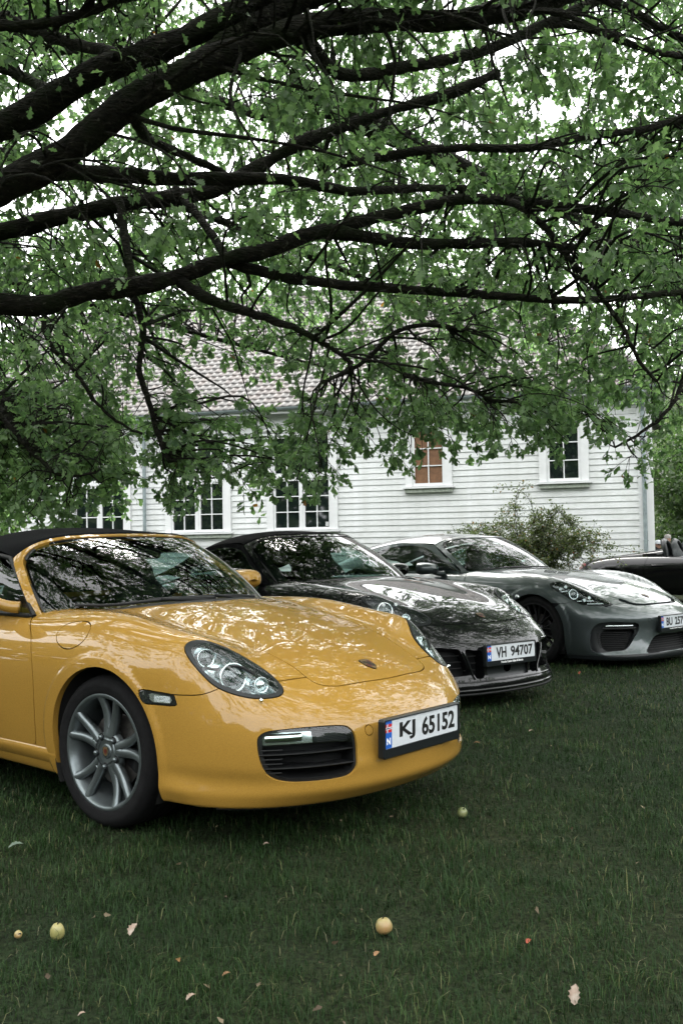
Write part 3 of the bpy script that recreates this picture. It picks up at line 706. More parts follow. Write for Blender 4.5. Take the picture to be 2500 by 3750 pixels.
    for r in range(nrow):
        s0 = r * th; right = ov - s0 * math.cos(ang) - .02
        for c in range(int(19.6 / tw)):
            x = right - (c + 1) * tw
            if x < -19.0: break
            p = np.array([x, -ov + s0 * math.cos(ang), e + s0 * math.sin(ang)]) + Rm @ np.array([0, 0, .012]); red = int(RNG.random() < .35 + .25 * (x > -3.5))
            vis = (-5.6 < x < -.2 and 2 < r < 18)
            if vis and singles < 298:
                o = ob('tile', mb_ if red else ma, None, h); o.location = p; o.rotation_euler = (ang + RNG.normal(0, .008), RNG.normal(0, .01), RNG.normal(0, .006)); singles += 1
            else: rest[red].append(xform(gA, Rm @ rotz(RNG.normal(0, .006)), p + RNG.normal(0, .001, 3)))
    for q in (0, 1): tag(ob('roof_tiles', merge_fast(rest[q]), M['tile_b' if q else 'tile_a'], h), kind='stuff')
    # ridge and hip caps
    hp = np.linspace([ov, -ov, e + .03], [-R + ov, R - ov, zr + .03], 30)
    for i in range(29): ob('hip_tile', tube(np.array([hp[i] - (hp[i + 1] - hp[i]) * .1, hp[i + 1]]), [.085, .07], 8), M['tile_b' if RNG.random() < .5 else 'tile_a'], h)
    rp = np.linspace([-R + ov, R - ov, zr + .02], [-Lh, R - ov, zr + .02], 48)
    ob('ridge_tiles', merge([tube(np.array([rp[i] - (rp[i + 1] - rp[i]) * .1, rp[i + 1]]), [.09, .078], 8) for i in range(47)]), M['tile_a'], h)
    return h
def merge_fast(ms):
    n = np.cumsum([0] + [len(m.v) for m in ms]); return Mesh(np.concatenate([m.v for m in ms]), np.concatenate([m.n for m in ms]), np.concatenate([m.t + o for m, o in zip(ms, n)]))
build_house()
# ---------------------------------------------------------------- the oak overhead
FPX = 3595.8
def pix(x, y, D):
    """a point at depth D in front of the camera on the line through photo position (x, y): used to lay out the limbs at their real distance"""
    u0, v0 = x - 1250, y - 1875; c, s = math.cos(.0162), math.sin(.0162); u, v = u0 * c - v0 * s, u0 * s + v0 * c
    th = math.radians(2.094); d = np.array([u / FPX, math.cos(th) + v / FPX * math.sin(th), math.sin(th) - v / FPX * math.cos(th)]); d = d / d[1]
    return np.array([0, 0, 1.167]) + D * d
def to_pix(P):
    th = math.radians(2.094); X, Y, Z = P[..., 0], P[..., 1], P[..., 2] - 1.167; yc = Y * math.cos(th) + Z * math.sin(th); zc = -Y * math.sin(th) + Z * math.cos(th); yc = np.where(yc < .3, .3, yc)
    u, v = X / yc * FPX, -zc / yc * FPX; c, s = math.cos(.0162), math.sin(.0162); return 1250 + u * c + v * s, 1875 - u * s + v * c
def bark_mat():
    m, t, out = node_mat('oak_bark'); b = t.nodes.new('ShaderNodeBsdfPrincipled'); t.links.new(b.outputs[0], out.inputs[0]); b.inputs['Roughness'].default_value = .9; b.inputs['Specular IOR Level'].default_value = .2
    tc = t.nodes.new('ShaderNodeTexCoord'); n = t.nodes.new('ShaderNodeTexNoise'); n.inputs['Scale'].default_value = 22; n.inputs['Detail'].default_value = 9; n.inputs['Roughness'].default_value = .7
    vo = t.nodes.new('ShaderNodeTexVoronoi'); vo.feature = 'DISTANCE_TO_EDGE'; vo.inputs['Scale'].default_value = 26
    mp = t.nodes.new('ShaderNodeMapping'); mp.inputs['Scale'].default_value = (.45, .8, 1.6); t.links.new(tc.outputs['Object'], mp.inputs['Vector']); t.links.new(mp.outputs[0], vo.inputs['Vector']); t.links.new(mp.outputs[0], n.inputs['Vector'])
    r = t.nodes.new('ShaderNodeValToRGB'); e = r.color_ramp.elements; e[0].position = .32; e[0].color = (.006, .0055, .005, 1); e[1].position = .72; e[1].color = (.072, .064, .052, 1)
    q = e.new(.55); q.color = (.021, .019, .0155, 1); t.links.new(n.outputs['Fac'], r.inputs[0])
    n3 = t.nodes.new('ShaderNodeTexNoise'); n3.inputs['Scale'].default_value = 3; n3.inputs['Detail'].default_value = 5; t.links.new(tc.outputs['Object'], n3.inputs['Vector'])
    r3 = t.nodes.new('ShaderNodeValToRGB'); r3.color_ramp.elements[0].position = .5; r3.color_ramp.elements[1].position = .68; t.links.new(n3.outputs['Fac'], r3.inputs[0])
    mx = t.nodes.new('ShaderNodeMix'); mx.data_type = 'RGBA'; t.links.new(r3.outputs[0], mx.inputs['Factor']); t.links.new(r.outputs[0], mx.inputs[6]); mx.inputs[7].default_value = (.015, .021, .008, 1); t.links.new(mx.outputs[2], b.inputs['Base Color'])
    add = t.nodes.new('ShaderNodeMath'); add.operation = 'ADD'; t.links.new(n.outputs['Fac'], add.inputs[0]); t.links.new(vo.outputs['Distance'], add.inputs[1])
    # pale lichen spots
    n4 = t.nodes.new('ShaderNodeTexNoise'); n4.inputs['Scale'].default_value = 17; n4.inputs['Detail'].default_value = 4; t.links.new(tc.outputs['Object'], n4.inputs['Vector'])
    r4 = t.nodes.new('ShaderNodeValToRGB'); r4.color_ramp.elements[0].position = .66; r4.color_ramp.elements[1].position = .71; t.links.new(n4.outputs['Fac'], r4.inputs[0])
    mx4 = t.nodes.new('ShaderNodeMix'); mx4.data_type = 'RGBA'; t.links.new(r4.outputs[0], mx4.inputs['Factor']); t.links.new(mx.outputs[2], mx4.inputs[6]); mx4.inputs[7].default_value = (.085, .085, .066, 1); t.links.new(mx4.outputs[2], b.inputs['Base Color'])
    bp = t.nodes.new('ShaderNodeBump'); bp.inputs['Distance'].default_value = .035; bp.inputs['Strength'].default_value = 1; t.links.new(add.outputs[0], bp.inputs['Height']); t.links.new(bp.outputs[0], b.inputs['Normal'])
    return m
def leaf_mat(name, dark, light, trans, tw=.45, rough=.38):
    """leaf: glossy upper side plus light coming through; a per-leaf 'tint' value moves between two greens"""
    m, t, out = node_mat(name); at = t.nodes.new('ShaderNodeAttribute'); at.attribute_name = 'tint'
    r = t.nodes.new('ShaderNodeValToRGB'); e = r.color_ramp.elements; e[0].color = (*dark, 1); e[1].color = (*light, 1); e[0].position = .0; e[1].position = .93
    q = e.new(.985); q.color = (.16, .075, .015, 1); t.links.new(at.outputs['Fac'], r.inputs[0])
    b = t.nodes.new('ShaderNodeBsdfPrincipled'); b.inputs['Roughness'].default_value = rough; b.inputs['Specular IOR Level'].default_value = .5; t.links.new(r.outputs[0], b.inputs['Base Color'])
    tr = t.nodes.new('ShaderNodeBsdfTranslucent'); mu = t.nodes.new('ShaderNodeMix'); mu.data_type = 'RGBA'; mu.blend_type = 'MULTIPLY'; mu.inputs['Factor'].default_value = 1; mu.inputs[7].default_value = (*trans, 1)
    t.links.new(r.outputs[0], mu.inputs[6]); t.links.new(mu.outputs[2], tr.inputs['Color'])
    mix = t.nodes.new('ShaderNodeMixShader'); mix.inputs[0].default_value = tw; t.links.new(b.outputs[0], mix.inputs[1]); t.links.new(tr.outputs[0], mix.inputs[2]); t.links.new(mix.outputs[0], out.inputs[0])
    return m
M['bark'] = bark_mat()
M['oak_leaf'] = leaf_mat('oak_leaf', (.054, .104, .049), (.215, .315, .145), (1.9, 2.1, 1.5), .54)

def oak_leaf(level=2):
    """lobed leaf in the x (length) - y (width) plane, folded along its midrib, base at the origin, length 1"""
    if level == 2: S, MX = [(.10, .035), (.21, .16), (.28, .085), (.37, .27), (.45, .13), (.57, .36), (.66, .17), (.78, .30), (.84, .14), (.94, .16)], [0, .28, .45, .66, 1.0]
    elif level == 1: S, MX = [(.22, .14), (.33, .09), (.54, .33), (.66, .15), (.82, .25)], [0, .33, .66, 1.0]
    else: S, MX = [(.28, .16), (.42, .11), (.72, .30)], [0, .5, 1.0]
    bend = lambda x, y: (x - .03 * y, y, .28 * abs(y) - .30 * x * x)
    V = [bend(x, 0) for x in MX]; nm = len(MX); L = list(range(nm, nm + len(S))); V += [bend(*p) for p in S]; Rr = list(range(len(V), len(V) + len(S))); V += [(bend(x, y)[0], -y, bend(x, y)[2]) for x, y in S]
    t = []
    for side, idx in ((1, L), (-1, Rr)):
        chain = [0] + idx + [nm - 1]; m = 0
        for a, b in zip(chain[:-1], chain[1:]):
            # advance the midrib point when the outline has passed it
            q = [a, b, m] if side < 0 else [a, m, b]
            if len(set(q)) == 3: t.append(q)
            while m < nm - 1 and b != nm - 1 and MX[m + 1] <= V[b][0] + .02:
                q = [m, b, m + 1] if side < 0 else [m, m + 1, b]
                if len(set(q)) == 3: t.append(q)
                m += 1
        # close up to the tip
        last = chain[-2]
        while m < nm - 1:
            q = [m, last, m + 1] if side < 0 else [m, m + 1, last]
            if len(set(q)) == 3: t.append(q)
            m += 1
    v = np.array(V, float); seen, tt = set(), []
    for q in t:
        k = tuple(sorted(q))
        if k not in seen: seen.add(k); tt.append(q)
    t = np.array(tt); fn = np.cross(v[t[:, 1]] - v[t[:, 0]], v[t[:, 2]] - v[t[:, 0]]); t[fn[:, 2] < 0] = t[fn[:, 2] < 0][:, ::-1]
    return v, vertex_normals(v, t), t
def scatter_leaves(shape, P, X, N, size, tint):
    """place copies of one leaf at P with length axis X, upper side N; returns mesh arrays"""
    v, n, t = shape; X = unit(X); Yv = unit(np.cross(N, X)); Z = np.cross(X, Yv); R = np.stack([X, Yv, Z], -1)
    V = np.einsum('kij,vj->kvi', R * size[:, None, None], v) + P[:, None]; NN = np.einsum('kij,vj->kvi', R, n)
    k, m_ = len(P), len(v); T = (t[None] + (np.arange(k) * m_)[:, None, None]).reshape(-1, 3)
    return Mesh(V.reshape(-1, 3), NN.reshape(-1, 3), T), np.repeat(tint, m_)
def leaf_object(name, m, tint, material, parent):
    o = ob(name, m, material, parent, custom=False); a = o.data.attributes.new('tint', 'FLOAT', 'POINT'); a.data.foreach_set('value', tint.astype(np.float32)); return o

def build_oak():
    base = np.array([-6.8, 7.6, 0.0]); tree = empty('oak_tree', base)
    tag(tree, 'spreading oak tree whose dark limbs and lobed leaves hang over the cars', 'tree')
    rel = lambda P: np.asarray(P) - base
    # limbs: (photo x, y, depth) stations, start radius, end radius in metres; the first station lies off-frame towards the trunk
    spec = [
     ([(-700, 1000, 7.3), (-300, 860, 7.2), (0, 690, 7.0), (180, 600, 6.9), (330, 495, 6.8), (540, 335, 6.8), (746, 235, 6.9), (995, 140, 7.0), (1200, 85, 7.1), (1614, 75, 7.3), (1946, 25, 7.6), (2200, -60, 8)], .120, .068),
     ([(-700, 760, 7.4), (-250, 580, 7.3), (0, 460, 7.2), (140, 395, 7.2), (290, 300, 7.2), (480, 215, 7.2), (680, 140, 7.2), (860, 45, 7.2), (1060, -70, 7.2), (1300, -200, 7.2)], .108, .080),
     ([(746, 215, 7.15), (900, 120, 7.2), (1100, 10, 7.25), (1250, -60, 7.3)], .085, .075),
     ([(-700, 1250, 8.3), (-300, 1160, 8.2), (0, 1110, 8.0), (166, 1120, 8.0), (282, 1080, 8.0), (497, 1048, 8.0), (663, 1008, 8.1), (829, 950, 8.2), (995, 912, 8.3), (1161, 852, 8.4), (1300, 860, 8.5), (1530, 892, 8.8), (1863, 887, 9.2), (2100, 905, 9.5)], .102, .028),
     ([(1000, 905, 8.35), (1161, 850, 8.5), (1449, 782, 8.7), (1697, 730, 8.8), (1863, 735, 8.9), (2112, 763, 9.0), (2360, 796, 9.2), (2600, 830, 9.4)], .062, .038),
     ([(829, 960, 8.3), (1000, 1005, 8.4), (1200, 1036, 8.4), (1490, 1061, 8.4), (1780, 1080, 8.5), (2112, 1100, 8.6), (2402, 1078, 8.7), (2560, 1062, 8.8)], .050, .028),
     ([(-500, 960, 9.0), (0, 850, 8.8), (250, 788, 8.8), (497, 738, 8.8), (746, 705, 8.9), (900, 640, 9.0), (1078, 535, 9.1), (1290, 450, 9.3), (1449, 398, 9.5), (1697, 323, 9.6), (1822, 265, 9.7)], .095, .04),
     ([(60, 640, 7.2), (265, 632, 7.6), (497, 647, 7.9), (829, 655, 8.1), (1078, 663, 8.3), (1244, 694, 8.5), (1500, 690, 8.9), (1700, 690, 9.3)], .075, .03),
     ([(1250, 600, 8.9), (1366, 580, 9.0), (1681, 540, 9.2), (1971, 539, 9.3), (2112, 506, 9.4), (2360, 472, 9.6), (2500, 431, 9.7), (2650, 390, 9.9)], .045, .032),
     ([(663, 1030, 8.1), (746, 1086, 8.0), (912, 1144, 7.9), (1078, 1202, 7.9), (1202, 1268, 7.9), (1290, 1330, 7.9)], .055, .016),
     ([(440, 740, 8.7), (455, 850, 8.6), (473, 953, 8.5), (497, 1090, 8.4), (524, 1230, 8.4), (510, 1339, 8.4), (542, 1459, 8.4), (574, 1578, 8.4), (622, 1690, 8.4)], .042, .020),
     ([(1863, 735, 8.8), (1930, 775, 8.6), (1988, 829, 8.5), (2112, 978, 8.4), (2195, 1078, 8.3), (2278, 1202, 8.3), (2328, 1300, 8.3), (2400, 1400, 8.3)], .036, .014),
     ([(1100, 95, 7.9), (1250, 272, 8.4), (1450, 250, 8.6), (1614, 224, 8.7), (1863, 149, 8.9), (1988, 91, 9.0), (2153, 16, 9.1), (2300, -60, 9.2)], .06, .045),
     ([(1990, 90, 9.0), (2095, 90, 9.1), (2319, 166, 9.2), (2560, 215, 9.3)], .042, .028), ([(2150, -30, 8.6), (2278, 25, 8.7), (2500, 141, 8.8), (2650, 200, 8.9)], .045, .03),
     ([(-250, 90, 6.4), (0, 92, 6.3), (140, 90, 6.3), (260, 62, 6.3), (380, 25, 6.3), (500, -30, 6.3)], .040, .028),
     ([(-300, 200, 8.3), (0, 245, 8.3), (120, 300, 8.2), (200, 335, 7.8)], .05, .045), ([(0, 60, 8.6), (200, 140, 8.5), (330, 175, 8.4), (500, 205, 8.0)], .055, .05),
     ([(640, 690, 8.85), (700, 760, 8.7), (770, 850, 8.5), (830, 940, 8.3)], .04, .035),
     ([(455, 400, 6.85), (510, 465, 7.1), (560, 520, 7.6), (700, 580, 8.0), (830, 640, 8.2)], .045, .03),
     ([(-200, 1500, 8.4), (0, 1520, 8.3), (60, 1590, 8.2), (140, 1680, 8.2), (230, 1740, 8.2), (350, 1730, 8.3)], .03, .012), ([(160, 1130, 8.0), (180, 1250, 7.9), (280, 1370, 7.9), (350, 1470, 8.0), (440, 1550, 8.1), (520, 1590, 8.2)], .024, .01),
     ([(1200, 1390, 9.3), (1350, 1310, 9.3), (1450, 1215, 9.2), (1560, 1190, 9.2), (1700, 1210, 9.3)], .02, .024), ([(1480, 1370, 9), (1580, 1400, 8.9), (1700, 1420, 8.9), (1800, 1470, 8.9)], .026, .012),
     ([(2250, 1640, 8.6), (2380, 1560, 8.6), (2460, 1480, 8.6), (2520, 1300, 8.7), (2560, 1150, 8.8)], .010, .03),
    ]
    limbs, nodes, nrad = [], [], []
    for st, r0, r1 in spec:
        P = np.array([pix(*q) for q in st]); C_ = open_spline(P, max(24, 6 * len(st)) if r0 < .08 else 150); n = len(C_); f = np.linspace(0, 1, n)
        rad = r0 + (r1 - r0) * f**.9; rad = rad * (1 + .05 * np.sin(f * 31 + len(limbs)) + RNG.normal(0, .02, n)); C_ = C_ + RNG.normal(0, .004 if r0 < .08 else .0015, C_.shape)
        k = 30 if r0 > .08 else 10 if r0 > .03 else 7; m = tube(C_, rad, k)
        if r0 > .08:   # knobbly bark
            vv = m.v; w1 = np.sin(vv[:, 0] * 7.3 + 2 * np.sin(vv[:, 2] * 5.1)) * np.sin(vv[:, 1] * 6.1 + 1.3 * np.sin(vv[:, 0] * 4.7)); ang = np.concatenate([np.tile(np.arange(k) / k * 2 * np.pi, n), [0, 0]]); al = np.concatenate([np.repeat(np.arange(n) / n, k), [0, 1]])
            ridge = np.abs(np.sin(ang * 7 + 3.0 * np.sin(al * 38) + 2 * w1)) - .5; crack = np.abs(np.sin(al * 190 + 3 * np.sin(ang * 5 + al * 60))) - .5
            d = .014 * w1 + .009 * ridge + .005 * crack + RNG.normal(0, .0022, len(vv)); m = Mesh(vv + m.n * d[:, None], m.n, m.t); m.n[:n * k] = vertex_normals(m.v, m.t)[:n * k]
            for q in RNG.choice(np.arange(15, n - 12), 3, replace=False):   # knots and broken stubs
                dirn = unit(RNG.normal(0, 1, 3) + [0, -.4, .1]); e0 = C_[q]; L_ = rad[q] * RNG.uniform(1.25, 1.9); m = merge([m, tube(np.array([e0, e0 + dirn * L_ * .7, e0 + dirn * L_ + [0, 0, -.01]]), [rad[q] * .55, rad[q] * .34, rad[q] * .22], 9)])
        limbs.append(m); nodes.append(C_); nrad.append(rad)
    # trunk and the stretches that join the off-frame limb roots to it
    tp = open_spline(np.array([(-6.8, 7.6, -.3), (-6.8, 7.6, .4), (-6.72, 7.6, 1.4), (-6.6, 7.55, 2.4), (-6.5, 7.5, 3.4), (-6.6, 7.4, 4.6), (-6.5, 7.3, 6.5), (-6.2, 7.2, 8.5)]), 40); tr = np.interp(np.linspace(0, 1, 40), [0, .06, .15, .45, .7, 1], [.95, .72, .56, .48, .34, .12])
    ob('trunk', xform(tube(tp, tr, 24), np.eye(3), -base), M['bark'], tree)
    for i in (0, 1, 3, 6, 15, 16, 17, 20):
        a = nodes[i][0]; z = np.clip(a[2] - .5, 1.6, 6.5); b = tp[np.argmin(np.abs(tp[:, 2] - z))]; q = np.array([b, b * .6 + a * .4 + [0, 0, .15], a, nodes[i][2]]); limbs[i] = merge([limbs[i], tube(open_spline(q[:3], 14), np.linspace(nrad[i][0] * 1.35, nrad[i][0] * 1.0, 14), 12)])
    # overhead limbs above and behind the camera, out of frame: they shade the lawn and show in the paintwork
    over = [[(-6.5, 7.4, 5.2), (-4.2, 5.5, 5.6), (-1.5, 3.5, 5.5), (1.0, 1.5, 5.2), (2.5, -.5, 4.9)], [(-6.5, 7.4, 6.2), (-3, 7, 7.2), (0, 6.5, 7.5), (3, 6, 7.2), (5.5, 5.2, 6.5)], [(-6.4, 7.3, 4.2), (-4.8, 4.8, 4.3), (-3.5, 2.2, 4.2), (-2.6, 0, 3.9)],
            [(-6.3, 7.4, 7.2), (-3, 9.5, 8.6), (1, 11, 8.8), (4.5, 11.5, 8.2)], [(-6.4, 7.6, 6), (-4, 10.5, 7), (-1, 13, 7), (2.5, 14, 6.4)], [(-6.3, 7.2, 6.8), (-2.5, 4.5, 7.4), (2, 3, 7.2), (5, 1.5, 6.6)], [(0, 6.5, 7.5), (3, 8.5, 7.6), (6, 10, 7), (8, 11.5, 6)],
            [(-6.4, 7.6, 5.0), (-3, 11, 5.5), (0, 14, 5.2), (3, 16, 4.6), (5.2, 17, 4.2)], [(-6.4, 7.6, 4.2), (-4.4, 11.5, 4.5), (-1.8, 14.5, 4.3), (.6, 16, 3.9)], [(-.5, 11, 6.4), (2.6, 13.2, 5.9), (5.6, 15, 5.3)]]
    for q in over:
        C_ = open_spline(np.array(q, float), 40); rad = np.linspace(.16, .03, 40) * (.5 if q[0][2] < 6 and q[-1][1] > 14 else 1); limbs.append(tube(C_, rad, 9)); nodes.append(C_); nrad.append(rad)
    for m in limbs: ob('limb', xform(m, np.eye(3), -base), M['bark'], tree)
    N3 = np.concatenate(nodes); NR = np.concatenate(nrad)
    # --- sprays of twigs: where the photograph has leaves, and overhead
    def dens(x, y):
        d = np.interp(y, [-400, 700, 1000, 1150, 1450, 1600, 1800, 1960], [.85, .85, .72, .36, .30, .30, .22, 0])
        d = np.where((x > 1250) & (y < 1000), d * 1.12, d)
        d = np.where((x < 420) & (y > 1150), np.interp(y, [1150, 1400, 1930, 2000], [.55, .72, .95, 0]), d)
        d = np.where((x > 420) & (x < 1230) & (y > 1430), np.maximum(d, np.interp(y, [1430, 1500, 1760, 1900], [.30, .38, .36, .15])), d)
        d = np.where((x > 1250) & (x < 2320) & (y > 1380) & (y < 1660), np.maximum(d, .36), d)
        low = np.interp(x, [-400, 420, 560, 800, 1180, 1230, 1420, 1500, 1750, 1850, 2150, 2260, 2420, 2700], [1960, 1950, 1935, 1900, 1900, 1790, 1850, 1760, 1780, 1740, 1640, 1700, 1760, 1800])
        d = d * np.clip((low - y) / 90, 0, 1)
        d = np.where((y > 1400) & (y < 1540) & (x > 400) & (x < 2200), d * .62, d)
        for cx, cy, rx, ry, k in ((560, 1230, 130, 90, .35), (930, 1130, 90, 110, .3), (1530, 1270, 160, 90, .35), (2020, 1330, 170, 70, .3), (1400, 1180, 120, 60, .4), (760, 1560, 110, 70, .45), (1570, 1500, 110, 60, .45), (2360, 1640, 60, 120, .35), (1150, 1010, 120, 50, .35), (820, 820, 80, 40, .4), (1000, 990, 90, 40, .3), (1700, 490, 50, 30, .2), (2050, 400, 50, 50, .3), (240, 200, 60, 60, .3), (1350, 1700, 120, 90, .3), (2000, 1680, 60, 60, .5)):
            d = d * (1 - (1 - k) * np.exp(-((x - cx) / rx)**2 - ((y - cy) / ry)**2))
        return d
    sprays = []; want = 1800
    while len(sprays) < want:
        x, y = RNG.uniform(-350, 2850), RNG.uniform(-350, 1980)
        if RNG.random() > dens(x, y): continue
        far_ = RNG.random() < .76; D = (RNG.uniform(9.5, 16.0) if far_ else RNG.uniform(5.8, 9.5)) if y < 1000 else (RNG.uniform(9, 13.0) if far_ else RNG.uniform(6.6, 9)) if y < 1450 else RNG.uniform(7.6, 11.5)
        if x < 420 and y > 1500: D = RNG.uniform(7.4, 11.5)
        sprays.append((pix(x, y, D), True))
    for _ in range(720):   # the far side of the crown, in front of the roof
        x, y = RNG.uniform(-150, 2850), RNG.uniform(860, 1500)
        if RNG.random() > np.interp(y, [860, 1000, 1300, 1500], [.7, 1, .9, .35]) * (1 if x > 900 else .6): continue
        if RNG.random() > dens(x, y) * 2.4 or (1385 < y and 400 < x < 2250): continue
        sprays.append((pix(x, y, RNG.uniform(12, 17.5)), True))
    for bx0, bx1, by0, by1, k in ((-60, 480, 1480, 1900, 70), (1300, 2300, 1130, 1640, 51), (2180, 2650, 120, 760, 55), (1990, 2150, 1500, 1620, 9), (1490, 1600, 1540, 1640, 6), (1020, 1240, 1580, 1790, 13), (620, 820, 1540, 1720, 10)):
        for _ in range(k): sprays.append((pix(RNG.uniform(bx0, bx1), RNG.uniform(by0, by1), RNG.uniform(8.2, 10.0) if k < 50 else RNG.uniform(9.5, 12.5)), True))
    n_over = 0
    while n_over < 1500:
        P = np.array([RNG.uniform(-9, 11), RNG.uniform(-5, 17), 0]); P[2] = 3.8 + 5.2 * RNG.random()**1.2 + .05 * abs(P[0])
        x, y = to_pix(P); inside = (P[1] > 1) & (-350 < x < 2850) & (-300 < y < 2000)
        if inside: continue
        # unseen crown thinned behind the camera and to the right to let light in
        if P[1] < 2.2 and RNG.random() < .72: continue
        if P[0] > 5 and RNG.random() < .45: continue
        sprays.append((P, False)); n_over += 1
    for _ in range(440):   # unseen crown added over the two nearest cars to darken their reflections
        P = np.array([RNG.uniform(-5, 4.5), RNG.uniform(4.2, 11), 0]); P[2] = 1.17 + (2006 + RNG.uniform(330, 1500)) / FPX * P[1]
        if P[2] < 9.5: sprays.append((P, False))
    twigs, LP, LX, LN, LS, VIS = [], [], [], [], [], []
    for P, vis in sprays:
        d = np.linalg.norm((N3 - P) * [1, 1, 1.2], axis=1) + np.where(N3[:, 0] > P[0] + .3, .9, 0) + np.where(N3[:, 2] < P[2] - .3, .35, 0); cand = np.nonzero(d < d.min() * 1.10 + .06)[0]; j = int(RNG.choice(cand)); Q = N3[j]; D_ = np.linalg.norm(P - Q)
        if D_ > 3.2: Q = P - unit(P - Q) * RNG.uniform(1.0, 1.6); D_ = np.linalg.norm(P - Q)
        mid = .5 * (P + Q) + RNG.normal(0, .10, 3) * D_ + np.array([0, 0, .12 * D_]); path = open_spline(np.array([Q, Q * .66 + mid * .34 + RNG.normal(0, .03, 3), mid, P * .7 + mid * .3 + RNG.normal(0, .03, 3) + [0, 0, .03 * D_], P]), 12)
        r0 = min(.005 + .0062 * D_, NR[j] * .7); twigs.append(tube(path if vis and P[1] < 10 else path[::2], np.linspace(r0, .0028, 12 if vis and P[1] < 10 else 6), 5 if vis and P[1] < 10 else 3, caps=False))
        nt_ = RNG.integers(6, 10) if vis else 7
        for _ in range(nt_):
            f = 1 - .62 * RNG.random()**1.2 * min(1, .9 / max(D_, .3)); a = path[int(f * 11)]; di = unit(unit(P - Q) * .5 + RNG.normal(0, .75, 3) + [0, 0, -.22]); L = RNG.uniform(.12, .34); b = a + di * L + [0, 0, -.03]
            if vis and P[1] < 10: twigs.append(tube(np.array([a, .5 * (a + b) + [0, 0, .015], b]), [.0036, .0028, .0018], 3, caps=False))
            nl = (RNG.integers(8, 13) if P[1] < 9.5 else RNG.integers(7, 11)) if vis else 7
            for q in range(nl):
                g = .35 + .65 * RNG.random()**.6; p = a + (b - a) * g; xx = unit(di * .55 + RNG.normal(0, .62, 3) + [0, 0, -.30]); nn_ = unit(np.array([0, -.25, .8]) + RNG.normal(0, .75, 3))
                LP.append(p); LX.append(xx); LN.append(nn_); LS.append(RNG.uniform(.050, .092) * (1 if P[1] < 9.5 else 1.12) if vis else RNG.uniform(.10, .15)); VIS.append(vis)
    LP, LX, LN, LS, VIS = map(np.array, (LP, LX, LN, LS, VIS)); LN = unit(LN - (LN * LX).sum(1, keepdims=True) * LX)
    # the thick limbs stand clear of foliage on the camera's side
    cell = np.zeros((140, 130)); lx, ly, ld = [], [], []
    for C_, rad in list(zip(nodes, nrad))[:len(spec)]:
        qx, qy = to_pix(C_); pr_ = rad / np.maximum(C_[:, 1], 1) * FPX
        for x_, y_, d_, r_ in zip(qx, qy, C_[:, 1], pr_):
            rr_ = max(r_ * 1.2, 16)
            i0, i1, j0, j1 = int((x_ - rr_ + 300) / 25), int((x_ + rr_ + 300) / 25), int((y_ - rr_ + 300) / 25), int((y_ + rr_ + 300) / 25)
            if i1 < 0 or j1 < 0 or i0 > 139 or j0 > 129: continue
            sl_ = cell[max(i0, 0):i1 + 1, max(j0, 0):j1 + 1]; np.maximum(sl_, d_, out=sl_)
    qx, qy = to_pix(LP); ii = ((qx + 300) / 25).astype(int); jj = ((qy + 300) / 25).astype(int); okc = (ii >= 0) & (ii < 140) & (jj >= 0) & (jj < 130)
    cl = np.where(okc, cell[np.clip(ii, 0, 139), np.clip(jj, 0, 129)], 0); drop = VIS & (cl > LP[:, 1] - .05) & (RNG.random(len(LP)) < .95)
    LP, LX, LN, LS, VIS = (q[~drop] for q in (LP, LX, LN, LS, VIS))
    tint = np.clip(RNG.beta(1.6, 2.2, len(LP)) * .9, 0, .93); tint[RNG.random(len(LP)) < .0012] = 1.0
    px, py = to_pix(LP); dist = np.linalg.norm(LP - [0, 0, 1.167], axis=1); inn = VIS & (px > 0) & (px < 2500) & (py > 0) & (py < 1980)
    score = np.where(inn, LS / dist, 0); order = np.argsort(-score); big = order[:290]; isbig = np.zeros(len(LP), bool); isbig[big] = True
    hi, lo, simple = oak_leaf(2), oak_leaf(1), oak_leaf(0)
    # the leaves nearest the camera, one by one
    v, n, t = hi; shared = []
    for k in range(6):
        me = to_mesh('leaf', Mesh(v, n, t), M['oak_leaf'], custom=False); a = me.attributes.new('tint', 'FLOAT', 'POINT'); a.data.foreach_set('value', np.full(len(v), .08 + .15 * k, np.float32)); shared.append(me)
    for i in big:
        o = ob('leaf', shared[int(tint[i] * 5.9)], None, tree); Xv = unit(LX[i]); Yv = unit(np.cross(LN[i], Xv)); Zv = np.cross(Xv, Yv)
        mw = mathutils.Matrix(((*(Xv[0:1] * LS[i]), Yv[0] * LS[i], Zv[0] * LS[i], LP[i][0] - base[0]), (Xv[1] * LS[i], Yv[1] * LS[i], Zv[1] * LS[i], LP[i][1] - base[1]), (Xv[2] * LS[i], Yv[2] * LS[i], Zv[2] * LS[i], LP[i][2] - base[2]), (0, 0, 0, 1))); o.matrix_local = mw
    near = VIS & ~isbig & (dist < 6.9); far = VIS & ~isbig & ~near & (dist < 9.3); dist_ = VIS & ~isbig & ~near & ~far; out = ~VIS
    kv = np.array([(0, 0, 0), (1, 0, -.22), (.55, .30, .02), (.55, -.30, .02)], float); kt = np.array([[0, 1, 2], [1, 0, 3]]); kite = (kv, vertex_normals(kv, kt), kt); oa = out & (dist < 7.5) & (LP[:, 1] > 1.5)
    for sel, shp in ((near, hi), (far, lo), (oa | dist_, simple), (out & ~oa, kite)):
        m, tn = scatter_leaves(shp, rel(LP[sel]), LX[sel], LN[sel], LS[sel], tint[sel]); tag(leaf_object('crown', m, tn, M['oak_leaf'], tree), kind='stuff')
    tag(ob('twigs', xform(merge_fast(twigs), np.eye(3), -base), M['bark'], tree), kind='stuff')
    print('print: oak leaves', len(LP), 'in view', int(inn.sum()))
build_oak()
